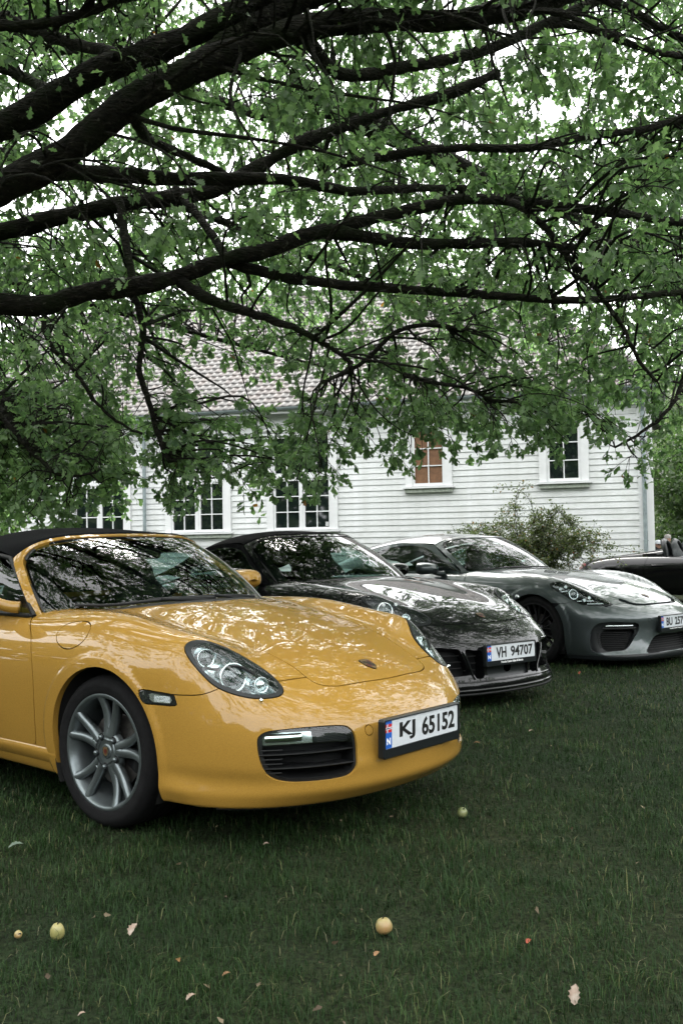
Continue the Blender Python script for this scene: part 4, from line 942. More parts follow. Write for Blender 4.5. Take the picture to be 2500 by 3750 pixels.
def yellow_shell():
    kx = [-3.35, -3.1, -2.7, -2.0, -1.3, -.8, -.45, -.2, 0, .2, .4, .6, .8, .95, 1.1, 1.25]
    ks = [0, .22, .42, .56, .68, .80, .95]
    T = [[.66, .66, .655, .64, .61, .57, .50],
         [.80, .80, .79, .78, .75, .70, .62],
         [.89, .89, .885, .88, .865, .82, .74],
         [.92, .92, .92, .92, .91, .86, .78],
         [.92, .92, .92, .915, .905, .86, .78],
         [.925, .925, .92, .91, .90, .86, .78],
         [.928, .924, .908, .898, .90, .862, .77],
         [.918, .914, .896, .89, .905, .868, .76],
         [.888, .884, .868, .868, .896, .865, .75],
         [.846, .842, .828, .832, .866, .842, .73],
         [.798, .794, .783, .795, .838, .818, .70],
         [.742, .738, .732, .750, .792, .765, .63],
         [.667, .661, .640, .632, .632, .58, .46],
         [.588, .580, .556, .535, .50, .44, .33],
         [.46, .455, .44, .42, .39, .33, .22],
         [.25, .245, .23, .21, .18, .12, .02]]
    top = Surf2(kx, ks, T)
    sx = [-3.35, -3.0, -2.4, -1.8, -1.2, -.8, -.45, -.2, 0, .25, .5, .75, 1.0]
    sz = [.1, .2, .3, .45, .6, .75, .9]
    W = [[.60, .66, .70, .74, .74, .70, .62],
         [.70, .78, .82, .85, .85, .82, .76],
         [.74, .82, .86, .89, .89, .87, .80],
         [.70, .79, .84, .88, .885, .865, .80],
         [.70, .77, .815, .845, .86, .85, .795],
         [.72, .775, .81, .84, .855, .845, .79],
         [.74, .79, .815, .838, .852, .842, .785],
         [.77, .805, .825, .842, .852, .84, .78],
         [.78, .815, .832, .846, .853, .84, .775],
         [.785, .818, .832, .842, .845, .828, .755],
         [.775, .805, .815, .820, .815, .79, .72],
         [.74, .765, .765, .765, .755, .73, .67],
         [.65, .67, .66, .66, .65, .62, .55]]
    side = Surf2(sx, sz, W, even=False)
    z0 = [.10, .16, .21, .26, .30, .34, .40, .48, .56, .64, .72]
    x0 = [.94, 1.005, 1.056, 1.086, 1.09, 1.076, 1.068, 1.058, 1.02, .945, .84]
    X0 = Curve1(z0, x0)
    def front(y, z):
        s = np.abs(y); zz = np.clip(z, .10, .72)
        lip = np.exp(-((z - .25) / .075)**2)
        return X0(zz) - (.30 + .08 * lip) * s**2 - (.50 + .10 * lip) * (1 - .55 * sstep(.56, .8, z)) * s**4.5 + np.minimum(.72 - z, 0) * .9
    def rear(y, z):
        return -3.28 + .25 * y * y + .5 * np.abs(y)**5 + .35 * np.maximum(z - .6, 0)
    def ledge(d, x, y, z):   # the crisp chin spoiler edge
        return d + .012 * np.exp(-((z - .222) / .030)**2) * sstep(.30, .55, x) - .006 * np.exp(-((z - .285) / .03)**2) * sstep(.30, .55, x)
    return Shell(top, side, front, rear, extra=ledge, bottom=.163, ktop=.22, kfront=.16, wheels=((.02, .318, .352, .010), (-2.395, .318, .36, .010)))
# ---------------------------------------------------------------- generic: cut a shell into panels
def cut(mesh, f, gap=.0045):
    """returns (inside, rest) leaving a real gap between the two"""
    return mesh.clip(f + gap / 2), mesh.clip(-(f - gap / 2))
def near_edge(mask, tol=.02): return None
def surface_point(S, p, d):
    p = np.asarray(p, float); d = unit(d); t = S.root(np.array([p - 1.0 * d]), np.array([d]), 2.5, 20)[0]; q = p - d + t * d
    return q, S.grad(q[None])[0]
def put_on(S, p, direction, up):
    """frame (origin, u, v, n) on the shell where the ray from inside at p along direction leaves it"""
    t = S.root(np.array([p], float), np.array([unit(direction)]), 1.5, 20)[0]; q = np.asarray(p, float) + t * unit(direction); n = S.grad(q[None])[0]
    u = unit(np.cross(up, n)); v = np.cross(n, u); return q, u, v, n

def hood_mask(half, rear):
    P = [(x, y) for x, y in half]; P = P + [(x, -y) for x, y in half[-2::-1]]
    return Mask((0, 0, 0), (1, 0, 0), (0, 1, 0), np.array(P), n=160, facing=.15)
def sided(M3, o, mir):
    return M3.mirror() if mir else M3

def headlight(parent, body, mo, mi, S, mir, build):
    """cut one headlight out of a panel; bezel ring, clear lens, bowl and its inner lamps. mo / mi: outer and glass outlines"""
    f = mo(body.v, body.n, mir); lamp, rest = cut(body, f, .004)
    fi = mi(lamp.v, lamp.n, mir); glass = lamp.clip(fi); ring = lamp.clip(-fi)
    h = ob('headlight', ring.offset(.0025).flange(.035), M['satin'], parent)
    ob('headlight_lens', glass.offset(.0035), M['lens'], h)
    build(h, glass, mir)
    return rest

def bowl(h, glass, depth, mat_, steps=6):
    """closed bowl behind the lens: lens outline pulled in and down"""
    E = glass.boundary()
    # order the loop
    nxt = dict(zip(E[:, 0].tolist(), E[:, 1].tolist())); st = E[0, 0]; loop = [st]
    while nxt.get(loop[-1], st) != st and len(loop) < len(E) + 2: loop.append(nxt[loop[-1]])
    P = glass.v[loop]; N = unit(glass.n[loop].mean(0)); c = P.mean(0); G = []
    for k in range(steps + 1):
        f = k / steps; q = c + (P - c) * math.sqrt(max(0, 1 - f**2.2)) - N * depth * f; G.append(q - N * .002)
    m = grid_mesh(np.array(G), closed_v=True); 
    if (m.n[:len(P)] * (c - P)).sum() < 0: m = Mesh(m.v, -m.n, m.t[:, ::-1])
    ob('headlight_bowl', m, mat_, h); return c, N
def ring_lamp(h, c, N, r, depth, mat_rim, mat_in, up=(0, 0, 1), name='lamp'):
    """round lamp: rim, bowl and bulb glass, facing N"""
    N = unit(N); u = unit(np.cross(up, N)); v = np.cross(N, u); R = np.stack([u, N, v], 1)
    if np.linalg.det(R) < 0: R = np.stack([-u, N, v], 1)
    ob(name + '_rim', xform(lathe(open_spline([(r * .80, -.012), (r * .86, .001), (r * .95, .003), (r, -.003), (r, -depth)], 14), 36), R, c), mat_rim, h)
    ob(name + '_glass', xform(lathe(open_spline([(.0005, .004), (r * .4, .000), (r * .7, -.007), (r * .84, -.014)], 10), 36), R, c), mat_in, h)

def fill_loft(rows, flip=False): return grid_mesh(np.array(rows), flip=flip)

def screen(parent, base, top, glassm, framem, n=60, m=26, bulge=.028, in_u=.93, pil=.050, head=.030, seal=.014, flip=False, name='windshield', frame_name='windshield_frame', corner=.07, low=.0):
    """windscreen as a loft base(u) -> top(u), split into glass, black seal and painted surround"""
    u = np.linspace(-1, 1, n); v = np.linspace(0, 1, m); B, T = base(u), top(u)
    G = B[:, None] * (1 - v)[None, :, None] + T[:, None] * v[None, :, None]
    m0 = grid_mesh(G); N0 = m0.n.reshape(n, m, 3); 
    if N0[n // 2, m // 2, 0] < 0: N0 = -N0
    G = G + N0 * (bulge * 4 * v * (1 - v))[None, :, None]
    g = grid_mesh(G)
    if g.n.reshape(n, m, 3)[n // 2, m // 2, 0] < 0: g = Mesh(g.v, -g.n, g.t[:, ::-1])
    # arc length coordinates
    L = np.linalg.norm(np.diff(G, axis=0), axis=2).cumsum(0); L = np.concatenate([np.zeros((1, m)), L]); L = L - L[-1] / 2; hw = L[-1]
    H_ = np.linalg.norm(np.diff(G, axis=1), axis=2).cumsum(1); H_ = np.concatenate([np.zeros((n, 1)), H_], 1)
    du = hw[None, :] - np.abs(L); dv = H_[:, -1:] - H_
    def inset(a, b, r, lo):   # signed: negative inside a rounded rectangle inset by a at the sides and b on top
        x = (a + r) - du; y = (b + r) - dv
        f = np.minimum(np.maximum(x, y), 0) + np.hypot(np.maximum(x, 0), np.maximum(y, 0)) - r
        return np.maximum(f, lo - H_).ravel() if lo > -1 else f.ravel()
    f1 = inset(pil, head, corner, -9); f0 = inset(pil + seal, head + seal, corner, low)
    glass = g.clip(f0); rest = g.clip(-f0)
    f1r = None
    # seal and frame from the full grid
    sealm = Mesh(g.v, g.n, g.t); fa = np.maximum(-f0, f1); sealm = g.clip(fa); frame = g.clip(-f1)
    w = ob(name, glass, glassm, parent)
    ob('windshield_seal', sealm.offset(-.001).flange(.012), M['seal'], w)
    fr = ob(frame_name, frame.offset(.005).flange(.028), framem, parent)
    return G, w

# ---------------------------------------------------------------- the yellow roadster
def build_yellow():
    S = yellow_shell(); full = S.mesh(-3.0, .62, .50, 260, 190, 90, nrear=16)
    car = empty('sports_car', (-.5196, 4.8382, 0), math.radians(50.07) - math.pi / 2)
    tag(car, 'yellow roadster with closed black canvas top and silver five-spoke wheels, parked at the front', 'car', 'sports cars parked on the lawn')
    P = M['yellow']; body = full
    # wheel openings
    for wx in (.045, -2.395):
        R = .358 if wx > 0 else .362
        f = np.where(np.abs(body.v[:, 1]) > .45, np.hypot(body.v[:, 0] - wx, body.v[:, 2] - .325) - R, 1.)
        # straight sides below the axle
        f = np.where((np.abs(body.v[:, 1]) > .45) & (body.v[:, 2] < .325), np.abs(body.v[:, 0] - wx) - R, f)
        body = body.clip(-f)
    # underside and cockpit opened
    body = body.clip(.166 - body.v[:, 2])
    cock = Mask((0, 0, 0), (1, 0, 0), (0, 1, 0), rrect(1.28, 1.33, .2, cx=-1.05), smooth=False, facing=.5)
    body = body.clip(-cock(body.v, body.n))
    # hood
    half = [(-.27, 0), (-.30, .3), (-.37, .585), (-.226, .572), (-.088, .545), (.116, .494), (.307, .466), (.422, .452), (.569, .412), (.673, .395), (.733, .385), (.80, .386), (.838, .376), (.863, .352), (.88, .318), (.893, .273), (.909, .135), (.916, 0)]
    hm = hood_mask(half, None); hood, body = cut(body, hm(body.v, body.n), .005)
    # headlights (outline drawn in the plane square to the lamp)
    HO = np.array([(.479, -.755, .772), (.471, -.742, .787), (.476, -.725, .799), (.495, -.703, .805), (.526, -.677, .801), (.554, -.654, .79), (.593, -.617, .766), (.637, -.576, .733), (.693, -.545, .695), (.742, -.530, .663), (.782, -.528, .636), (.808, -.534, .616), (.821, -.545, .604), (.828, -.566, .594), (.820, -.596, .588), (.799, -.632, .587), (.770, -.666, .589), (.739, -.692, .597), (.704, -.715, .608), (.672, -.732, .621), (.637, -.747, .64), (.593, -.758, .673), (.548, -.763, .709), (.508, -.763, .743)])
    HI = np.array([(.510, -.744, .768), (.512, -.726, .785), (.526, -.703, .793), (.546, -.681, .79), (.575, -.655, .778), (.628, -.606, .744), (.678, -.571, .710), (.728, -.553, .678), (.778, -.546, .641), (.804, -.554, .618), (.812, -.570, .607), (.809, -.592, .602), (.792, -.627, .601), (.765, -.660, .604), (.731, -.687, .613), (.693, -.711, .628), (.655, -.731, .646), (.611, -.746, .673), (.567, -.752, .706), (.532, -.752, .742)])
    c = HO.mean(0); N = unit([.62, -.50, .60]); U = unit(np.cross([0, 0, 1], N)); V = np.cross(N, U)
    pr = lambda A: np.stack([(A - c) @ U, (A - c) @ V], 1)
    mo, mi = Mask(c, U, V, pr(HO), n=144), Mask(c, U, V, pr(HI), n=120)
    def lamps(h, glass, mir):
        k = np.array([1, -1, 1.]) if mir else np.ones(3)
        bowl(h, glass, .085, M['satin_chrome'])
        fw = unit(np.array([.93, -.33, .12])) * k
        ring_lamp(h, np.array([.545, -.700, .735]) * k, fw, .038, .05, M['satin_chrome'], M['bulb'], name='upper_lamp')
        ring_lamp(h, np.array([.655, -.655, .660]) * k, fw, .060, .06, M['satin_chrome'], M['bulb'], name='main_lamp')
        ring_lamp(h, np.array([.745, -.590, .630]) * k, fw, .032, .05, M['satin_chrome'], M['satin_chrome'], name='turn_lamp')
        q = [np.array(p) * k for p in ((.50, -.728, .735), (.60, -.70, .700), (.68, -.665, .715), (.74, -.60, .665))]
        ob('lamp_divider', tube(open_spline(q, 14) - 0.014 * N * k, .006, 6), M['trim'], h)
    for mir in (False, True):
        body = headlight(car, body, mo, mi, S, mir, lamps)
    # door, fuel flap, bumper seam, side markers
    dm = Mask((0, 0, 0), (1, 0, 0), (0, 0, 1), np.array([(-.66, .93), (-.612, .86), (-.505, .775), (-.456, .68), (-.446, .60), (-.451, .50), (-.463, .41), (-.488, .295), (-.53, .284), (-.70, .284), (-1.3, .284), (-1.62, .29), (-1.70, .33), (-1.74, .5), (-1.74, .7), (-1.70, .90), (-1.65, .99), (-1.2, .99), (-.8, .99)]), n=170, facing=.02)
    for mir in (False, True):
        f = dm(body.v, body.n, mir); f = np.where(np.abs(body.v[:, 1]) < .5, 1., f); d, body = cut(body, f, .006); dr = ob('door', d.flange(.03), P, car)
    fm = Mask((0, 0, 0), (1, 0, 0), (0, 0, 1), np.array([(-.312, .782), (-.327, .813), (-.309, .837), (-.265, .852), (-.202, .859), (-.152, .856), (-.121, .844), (-.104, .822), (-.103, .792), (-.124, .768), (-.164, .749), (-.208, .743), (-.257, .751)]), n=104, facing=.02)
    d, body = cut(body, fm(body.v, body.n), .0045); ob('fuel_flap', d.offset(.0008).flange(.02), P, car)
    mk = Mask((0, 0, 0), (1, 0, 0), (0, 0, 1), np.array([(.30, .604), (.40, .604), (.474, .598), (.486, .594), (.492, .580), (.503, .562), (.490, .556), (.40, .553), (.335, .556), (.318, .566), (.306, .588)]), n=88, facing=.02)
    mki = Mask((0, 0, 0), (1, 0, 0), (0, 0, 1), np.array([(.355, .594), (.42, .593), (.468, .588), (.476, .578), (.482, .566), (.42, .562), (.375, .564), (.362, .574)]), n=64, facing=.02)
    for mir in (False, True):
        d, body = cut(body, mk(body.v, body.n, mir), .004)
        s = ob('side_marker', d.offset(-.002).flange(.02), M['gloss_trim'], car); fi = mki(d.v, d.n, mir)
        l = d.clip(fi); ob('marker_lens', l.offset(.0015), M['satin_chrome'], s)
        k = -1 if not mir else 1
        ribs = []
        for zz in (.567, .572, .577, .582, .587):
            xs = np.linspace(.385, .468, 8); pts = np.stack([xs, np.full(8, 0.), np.full(8, zz)], 1)
            W_ = S.side(xs, np.full(8, zz)); pts[:, 1] = k * (W_ - .004)
            q = S.root(np.stack([xs, xs * 0, np.full(8, zz)], 1), np.tile([0, k, 0.], (8, 1)), 1.2, 16); pts[:, 1] = k * (q + .002); ribs.append(tube(pts, .0011, 5))
        ob('marker_ribs', merge(ribs), M['chrome'], s)
    # front intakes with their lamps
    IN = np.array([(.690, .437), (.684, .453), (.666, .467), (.612, .4745), (.519, .477), (.410, .472), (.375, .463), (.354, .439), (.347, .404), (.347, .355), (.355, .314), (.366, .291), (.389, .275), (.445, .268), (.54, .266), (.603, .270), (.637, .281), (.664, .304), (.681, .346), (.689, .389)])
    im = Mask((0, 0, 0), (0, 1, 0), (0, 0, 1), IN * [-1, 1], n=120, facing=.2)
    lm = np.array([(-.686, .445), (-.666, .463), (-.612, .4715), (-.519, .474), (-.413, .4695), (-.379, .461), (-.358, .439), (-.351, .408), (-.45, .411), (-.55, .413), (-.635, .411), (-.684, .412)])
    for mir in (False, True):
        f = im(body.v, body.n, mir); f = np.where(body.v[:, 0] < .6, 1., f); k = -1 if not mir else 1
        o, body = cut(body, f, .0)
        r = ob('air_intake', o.offset(-.012).clip(-(f_in := poly_sdf(np.stack([o.v[:, 1] * (1 if not mir else -1), o.v[:, 2]], 1), IN * [-1, 1])) - .010).flange(.09), M['trim'], car)
        # lamp unit across the top
        lf = poly_sdf(np.stack([o.v[:, 1] * (1 if not mir else -1), o.v[:, 2]], 1), closed_spline(lm, 96))
        lamp = o.clip(lf); yy = np.abs(lamp.v[:, 1])
        fl = ob('fog_lamp', lamp.offset(-.006), M['lens'], r)
        back = lamp.offset(-.045); ob('fog_lamp_back', back.clip(-(yy - .512)), M['satin_chrome'], fl); ob('indicator_back', back.clip(yy - .508), M['satin'], fl)
        ribs = []
        for q in range(9):
            zz = .417 + q * .0062; ys = np.linspace(.365, .50, 9); X = S.root(np.stack([ys * 0 + .3, k * ys, ys * 0 + zz], 1), np.tile([1., 0, 0], (9, 1)), 1.2, 16) + .3
            ribs.append(tube(np.stack([X - .012, k * ys, ys * 0 + zz], 1), .0014, 5))
        ob('indicator_ribs', merge(ribs), M['dark_alloy'], fl)
        bar = []; ys = np.linspace(.545, .655, 10); X = S.root(np.stack([ys * 0 + .3, k * ys, ys * 0 + .44], 1), np.tile([1., 0, 0], (10, 1)), 1.2, 16) + .3
        ob('fog_lamp_reflector', tube(np.stack([X - .03, k * ys, ys * 0 + .438], 1), .016, 12), M['chrome'], fl)
        # blades and the dark duct behind
        for zz in (.375, .322):
            ys = np.linspace(.352, .684, 14); X = S.root(np.stack([ys * 0 + .3, k * ys, ys * 0 + zz], 1), np.tile([1., 0, 0], (14, 1)), 1.2, 16) + .3
            top_ = np.stack([X - .016, k * ys, ys * 0 + zz + .004], 1); bot_ = np.stack([X - .016, k * ys, ys * 0 + zz - .004], 1); bk = np.stack([X - .09, k * ys, ys * 0 + zz + .002], 1)
            ob('slat', grid_mesh(np.array([bk, top_, bot_, bk - [0, 0, .004]]), flip=k > 0), M['trim'], r)
        for q in range(7):
            zz = .288 + q * .0175; ys = np.linspace(.612, .672, 6); X = S.root(np.stack([ys * 0 + .3, k * ys, ys * 0 + zz], 1), np.tile([1., 0, 0], (6, 1)), 1.2, 16) + .3
            ob('fin', tube(np.stack([X - .022, k * ys, ys * 0 + zz], 1), .0032, 6), M['trim'], r)
        ob('duct', o.offset(-.10), M['mesh'], r)
    # bumper split from the wings
    seam = [(.30, .579), (.343, .597), (.40, .6005), (.498, .5985), (.56, .600), (.60, .603), (.635, .614), (.665, .630)]
    sx = np.array([a for a, b in seam]); sz = np.array([b for a, b in seam])
    zs = np.interp(body.v[:, 0], np.concatenate([[-.5, .29], sx, [.80, .9, 1.2]]), np.concatenate([[.1, .1], sz, [.642, .63, .61]]))
    fb = np.where(body.v[:, 0] < .05, 1., body.v[:, 2] - zs)
    bumper, body = cut(body, fb, .004)
    # small round cover of the towing eye
    tow = Mask((0, 0, 0), (0, 1, 0), (0, 0, 1), np.stack([-.2785 + .0205 * np.cos(np.linspace(0, 6.283, 25)[:-1]), .4365 + .0205 * np.sin(np.linspace(0, 6.283, 25)[:-1])], 1), smooth=False, facing=.2)
    d, bumper = cut(bumper, np.where(bumper.v[:, 0] < .6, 1., tow(bumper.v, bumper.n)), .0035); ob('tow_eye_cover', d.flange(.01), P, car)
    ob('front_bumper', bumper.flange(.03), P, car); ob('hood', hood.flange(.025), P, car); ob('body', body.flange(.028), P, car)
    ob('front_lip', tube(lip_path(S, .164, 60) - [.02, 0, 0], .008, 8), M['liner'], car)
    ob('underbody', box(-3.0, .7, -.62, .62, .17, .22), M['liner'], car)
    # sill step
    for k in (-1, 1):
        xs = np.linspace(-2.02, -.315, 40); rows = []
        for dz, dy in ((.292, -.012), (.284, .006), (.262, .012), (.235, .008), (.205, -.006), (.188, -.03), (.18, -.08)):
            W_ = S.side(xs, np.full(40, max(dz, .2))); rows.append(np.stack([xs, k * (np.maximum(W_, .775) + dy), np.full(40, dz)], 1))
        a = grid_mesh(np.array(rows), flip=k > 0)
        e = xs[-1]; ob('sill', a.flange(.03), P, car)
    for k in (-1, 1):
        wheel(car, .02, k * .812, .318, side=k, style='y5', phase=83, steer=math.radians(2)); wheel(car, -2.395, k * .83, .318, side=k, style='y5', phase=60)
        wheel_well(car, .045, .325, .358, .835, k); wheel_well(car, -2.395, .325, .362, .86, k)
    # washers
    for k in (-1, 1):
        q, u, v, n = put_on(S, (.55, k * .645, .578), (1, 0, 0), (0, 0, 1))
        ob('headlight_washer', xform(lathe(open_spline([(.0005, .012), (.006, .010), (.008, .002), (.008, -.006)], 8), 14), np.stack([u, n, v], 1) if np.linalg.det(np.stack([u, n, v], 1)) > 0 else np.stack([-u, n, v], 1), q + .004 * n), M['chrome'], car)
    q, u, v, n = put_on(S, (.819, 0, .4), (0, 0, 1), (-1, 0, 0)); crest(car, (q, u, v), .066)
    plate(car, 'KJ 65152', 1.098, .418, -.02)
    # windscreen
    yb = lambda u: .735 * u
    def base(u):
        t = np.abs(u); y = .735 * u; x = -.205 - .24 * t**2 - .165 * t**8; return np.stack([x, y, S.top(x, y) - .016 - .01 * t**6], -1)
    def top(u):
        t = np.abs(u); return np.stack([-.80 - .17 * t**2.2, .625 * u, 1.258 - .022 * t**2 - .10 * t**7], -1)
    screen(car, base, top, M['glass'], P, pil=.046, head=.026, corner=.085, seal=.018)
    # cowl panel and wipers
    u = np.linspace(-.93, .93, 40); b = base(u); b[:, 2] += .012
    ob('cowl_panel', grid_mesh(np.stack([b + [-.012, 0, .006], b + [.035, 0, .004], b + [.075, 0, -.006]]), flip=True), M['trim'], car)
    for (ua, ub, va, vb) in ((.52, -.46, .012, .045), (.05, -.86, .012, .05)):
        uu = np.linspace(ua, ub, 20); vv = np.linspace(va, vb, 20); Pw = base(uu) * (1 - vv)[:, None] + top(uu) * vv[:, None] + np.array([.014, 0, .02])
        w = ob('wiper', tube(Pw, .0075, 6), M['trim'], car); ob('wiper_arm', tube(np.stack([base(np.array([ua]))[0] + [.03, 0, .01], Pw[9] + [.008, 0, .006]]), .008, 6), M['trim'], w)
    # canvas top
    st = [(0, None), (-1.05, 1.292, .66, .11, 2.6), (-1.25, 1.306, .665, .13, 2.6), (-1.5, 1.300, .665, .17, 2.7), (-1.75, 1.262, .67, .24, 2.9), (-2.0, 1.19, .69, .26, 3.1), (-2.2, 1.09, .70, .18, 3.2), (-2.4, .965, .70, .06, 3.2)]
    uu = np.linspace(-1, 1, 50); t0 = top(uu); rows = [t0 + [.004, 0, .002], t0 + [-.012, 0, .014]]
    for a in st[1:]:
        x, z, w_, drop, p = a; rows.append(np.stack([x - .06 * np.abs(uu)**2, w_ * uu * (1 - .05 * np.abs(uu)**8), z - drop * np.abs(uu)**p], -1))
    rows = np.array(rows); rr = np.concatenate([rows[:2], resample(rows[1:], 40)[1:]])
    top_m = grid_mesh(rr); top_m = top_m if top_m.n[:, 2].mean() > 0 else Mesh(top_m.v, -top_m.n, top_m.t[:, ::-1])
    ob('soft_top', top_m.flange(.012), M['fabric'], car)
    for k in (-1, 1):
        # window glass between the door top and the canvas edge
        f = np.linspace(0, 1, 24); lo = np.stack([-.60 - .98 * f, k * (.742 - .0 * f), .868 + .022 * f], 1); hi = np.stack([-.985 - .60 * f, k * (.628 + .012 * np.sin(f * 3.14)), 1.143 + .035 * np.sin(f * 3.14) - .02 * f], 1)
        rows = [lo * (1 - v) + hi * v + np.array([0, k * .018 * math.sin(v * 3.14), 0]) for v in np.linspace(0, 1, 8)]
        ob('door_window', grid_mesh(np.array(rows), flip=k < 0), M['glass'], car)
        ob('window_seal', tube(np.concatenate([lo[::-1], hi]) + [0, k * .003, 0], .012, 6), M['seal'], car)
        # canvas side panel behind the window
        a = np.stack([np.full(12, -1.58) - .06 * np.linspace(0, 1, 12), k * (.742 - .11 * np.linspace(0, 1, 12)), .87 + .27 * np.linspace(0, 1, 12)], 1); b2 = np.stack([-2.42 + .35 * np.linspace(0, 1, 12)**1.2, k * (.70 - .045 * np.linspace(0, 1, 12)), .90 + .14 * np.linspace(0, 1, 12)], 1)
        ob('canvas_side', grid_mesh(np.array([a * (1 - v) + b2 * v for v in np.linspace(0, 1, 8)]), flip=k < 0), M['fabric'], car)
        mirror(car, (-.88, k * .905, .985), k, P, (-.72, k * .745, .905), size=(.115, .100, .060))
        seat(car, -1.02, k * .36, M['leather'])
    interior(car, -.36, -1.72, .70)
    return car
def lip_path(S, z, n):
    y = np.linspace(-.74, .74, n); X = S.root(np.stack([y * 0 + .2, y, y * 0 + z + .008], 1), np.tile([1., 0, 0], (n, 1)), 1.2, 18) + .2
    return np.stack([X - .02, y, np.full(n, z)], 1)
def resample(rows, n):
    rows = np.asarray(rows); t = np.concatenate([[0], np.cumsum(np.linalg.norm(np.diff(rows, axis=0), axis=2).mean(1))]); B_ = Basis(t); q = np.linspace(0, t[-1], n)
    i, a, b, c, d = B_.weights(q); M2 = np.tensordot(B_.M, rows, 1); sh = (-1, 1, 1)
    return a.reshape(sh) * rows[i] + b.reshape(sh) * rows[i + 1] + c.reshape(sh) * M2[i] + d.reshape(sh) * M2[i + 1]
def interior(car, xd, xr, w, mat_=None, wheel_side=1):
    """dashboard, steering wheel, floor tub, inside mirror"""
    y = np.linspace(-w, w, 30); rows = []
    for dx, z in ((.0, .80), (-.02, .872), (-.12, .888), (-.26, .878), (-.33, .85), (-.36, .78), (-.33, .62), (-.28, .45)):
        rows.append(np.stack([xd + dx - .12 * (y / w)**2, y, z + .022 * np.exp(-((y - wheel_side * .36) / .16)**2) * (z > .84)], 1))
    d = grid_mesh(np.array(rows)); d = d if d.n[len(y) * 2, 2] > 0 else Mesh(d.v, -d.n, d.t[:, ::-1]); ob('dashboard', d, M['interior'], car)
    ob('cabin_floor', merge([box(xr, xd - .2, -w, w, .22, .26), box(xr - .02, xr, -w, w, .26, .86)]), M['interior'], car)
    a = np.linspace(0, 2 * np.pi, 37); c = np.array([xd - .50, wheel_side * .36, .80]); ax = unit([-.9, 0, .42]); u = np.array([0, 1., 0]); v = np.cross(ax, u)
    sw = tube(c + .178 * (np.cos(a)[:, None] * u + np.sin(a)[:, None] * v), .015, 8, caps=False); sp = [tube(np.stack([c - .02 * ax, c + .17 * (math.cos(t) * u + math.sin(t) * v)]), .016, 6) for t in (0, math.pi, -math.pi / 2)]
    ob('steering_wheel', merge([sw] + sp + [tube(np.stack([c - .1 * ax, c + .02 * ax]), .05, 14)]), M['interior'], car)
    ob('rear_view_mirror', xform(rounded_box2(.22, .06, .03), rotz(0), (xd - .36, 0, 1.155)), M['interior'], car)
def rounded_box2(w, h, d):
    P = rrect(w, h, h * .45); return prism(P, -d / 2, d / 2, (0, 0, 0), (0, 1, 0), (0, 0, 1))
def black_shell():
    kx = [-3.5, -3.2, -2.7, -2.0, -1.3, -.8, -.45, -.2, 0, .2, .4, .6, .8, .95, 1.1, 1.25]
    ks = [0, .22, .42, .56, .68, .80, .95]
    T = [[.66, .66, .655, .64, .61, .57, .50], [.80, .80, .79, .78, .75, .70, .62], [.92, .92, .915, .90, .87, .83, .74],
         [.94, .94, .94, .93, .90, .86, .78], [.93, .93, .93, .925, .91, .86, .78], [.935, .93, .925, .912, .90, .86, .77],
         [.915, .91, .895, .885, .888, .85, .76], [.888, .883, .866, .862, .872, .845, .75],
         [.855, .850, .836, .838, .858, .835, .74], [.815, .810, .798, .806, .838, .815, .72],
         [.768, .764, .754, .766, .800, .772, .67], [.712, .708, .698, .708, .728, .69, .58],
         [.633, .628, .616, .612, .605, .555, .44], [.555, .55, .53, .51, .48, .42, .31],
         [.43, .425, .405, .38, .34, .28, .17], [.22, .215, .20, .17, .13, .07, -.03]]
    top = Surf2(kx, ks, T)
    sx = [-3.5, -3.0, -2.4, -1.8, -1.2, -.8, -.45, -.2, 0, .25, .5, .75, 1.0]; sz = [.1, .2, .3, .45, .6, .75, .9]
    W = [[.60, .66, .70, .74, .74, .70, .62], [.72, .80, .86, .88, .88, .85, .78], [.76, .84, .89, .92, .925, .90, .82],
         [.72, .80, .86, .90, .91, .885, .81], [.70, .77, .82, .855, .87, .86, .80], [.72, .775, .815, .85, .865, .855, .79],
         [.75, .80, .83, .855, .865, .852, .785], [.78, .82, .845, .86, .868, .85, .78], [.79, .828, .85, .862, .866, .85, .775],
         [.79, .826, .846, .858, .858, .838, .755], [.785, .815, .83, .836, .828, .80, .72], [.76, .785, .79, .79, .775, .745, .67], [.68, .70, .70, .70, .685, .65, .57]]
    side = Surf2(sx, sz, W, even=False)
    X0 = Curve1([.10, .14, .17, .20, .25, .30, .36, .42, .50, .58, .66, .74], [1.00, 1.045, 1.06, 1.052, 1.03, 1.03, 1.035, 1.03, 1.00, .93, .81, .66])
    def front(y, z):
        s = np.abs(y); zz = np.clip(z, .10, .74)
        return X0(zz) - .26 * s**2 - .47 * (1 - .3 * sstep(.62, .85, z) + .35 * np.exp(-((z - .57) / .06)**2)) * s**4.5 + np.minimum(.74 - z, 0) * .9
    rear = lambda y, z: -3.40 + .25 * y * y + .5 * np.abs(y)**5 + .35 * np.maximum(z - .6, 0)
    return Shell(top, side, front, rear, bottom=.125, ktop=.20, kfront=.14, wheels=((.0, .33, .365, .008), (-2.45, .33, .37, .008)))
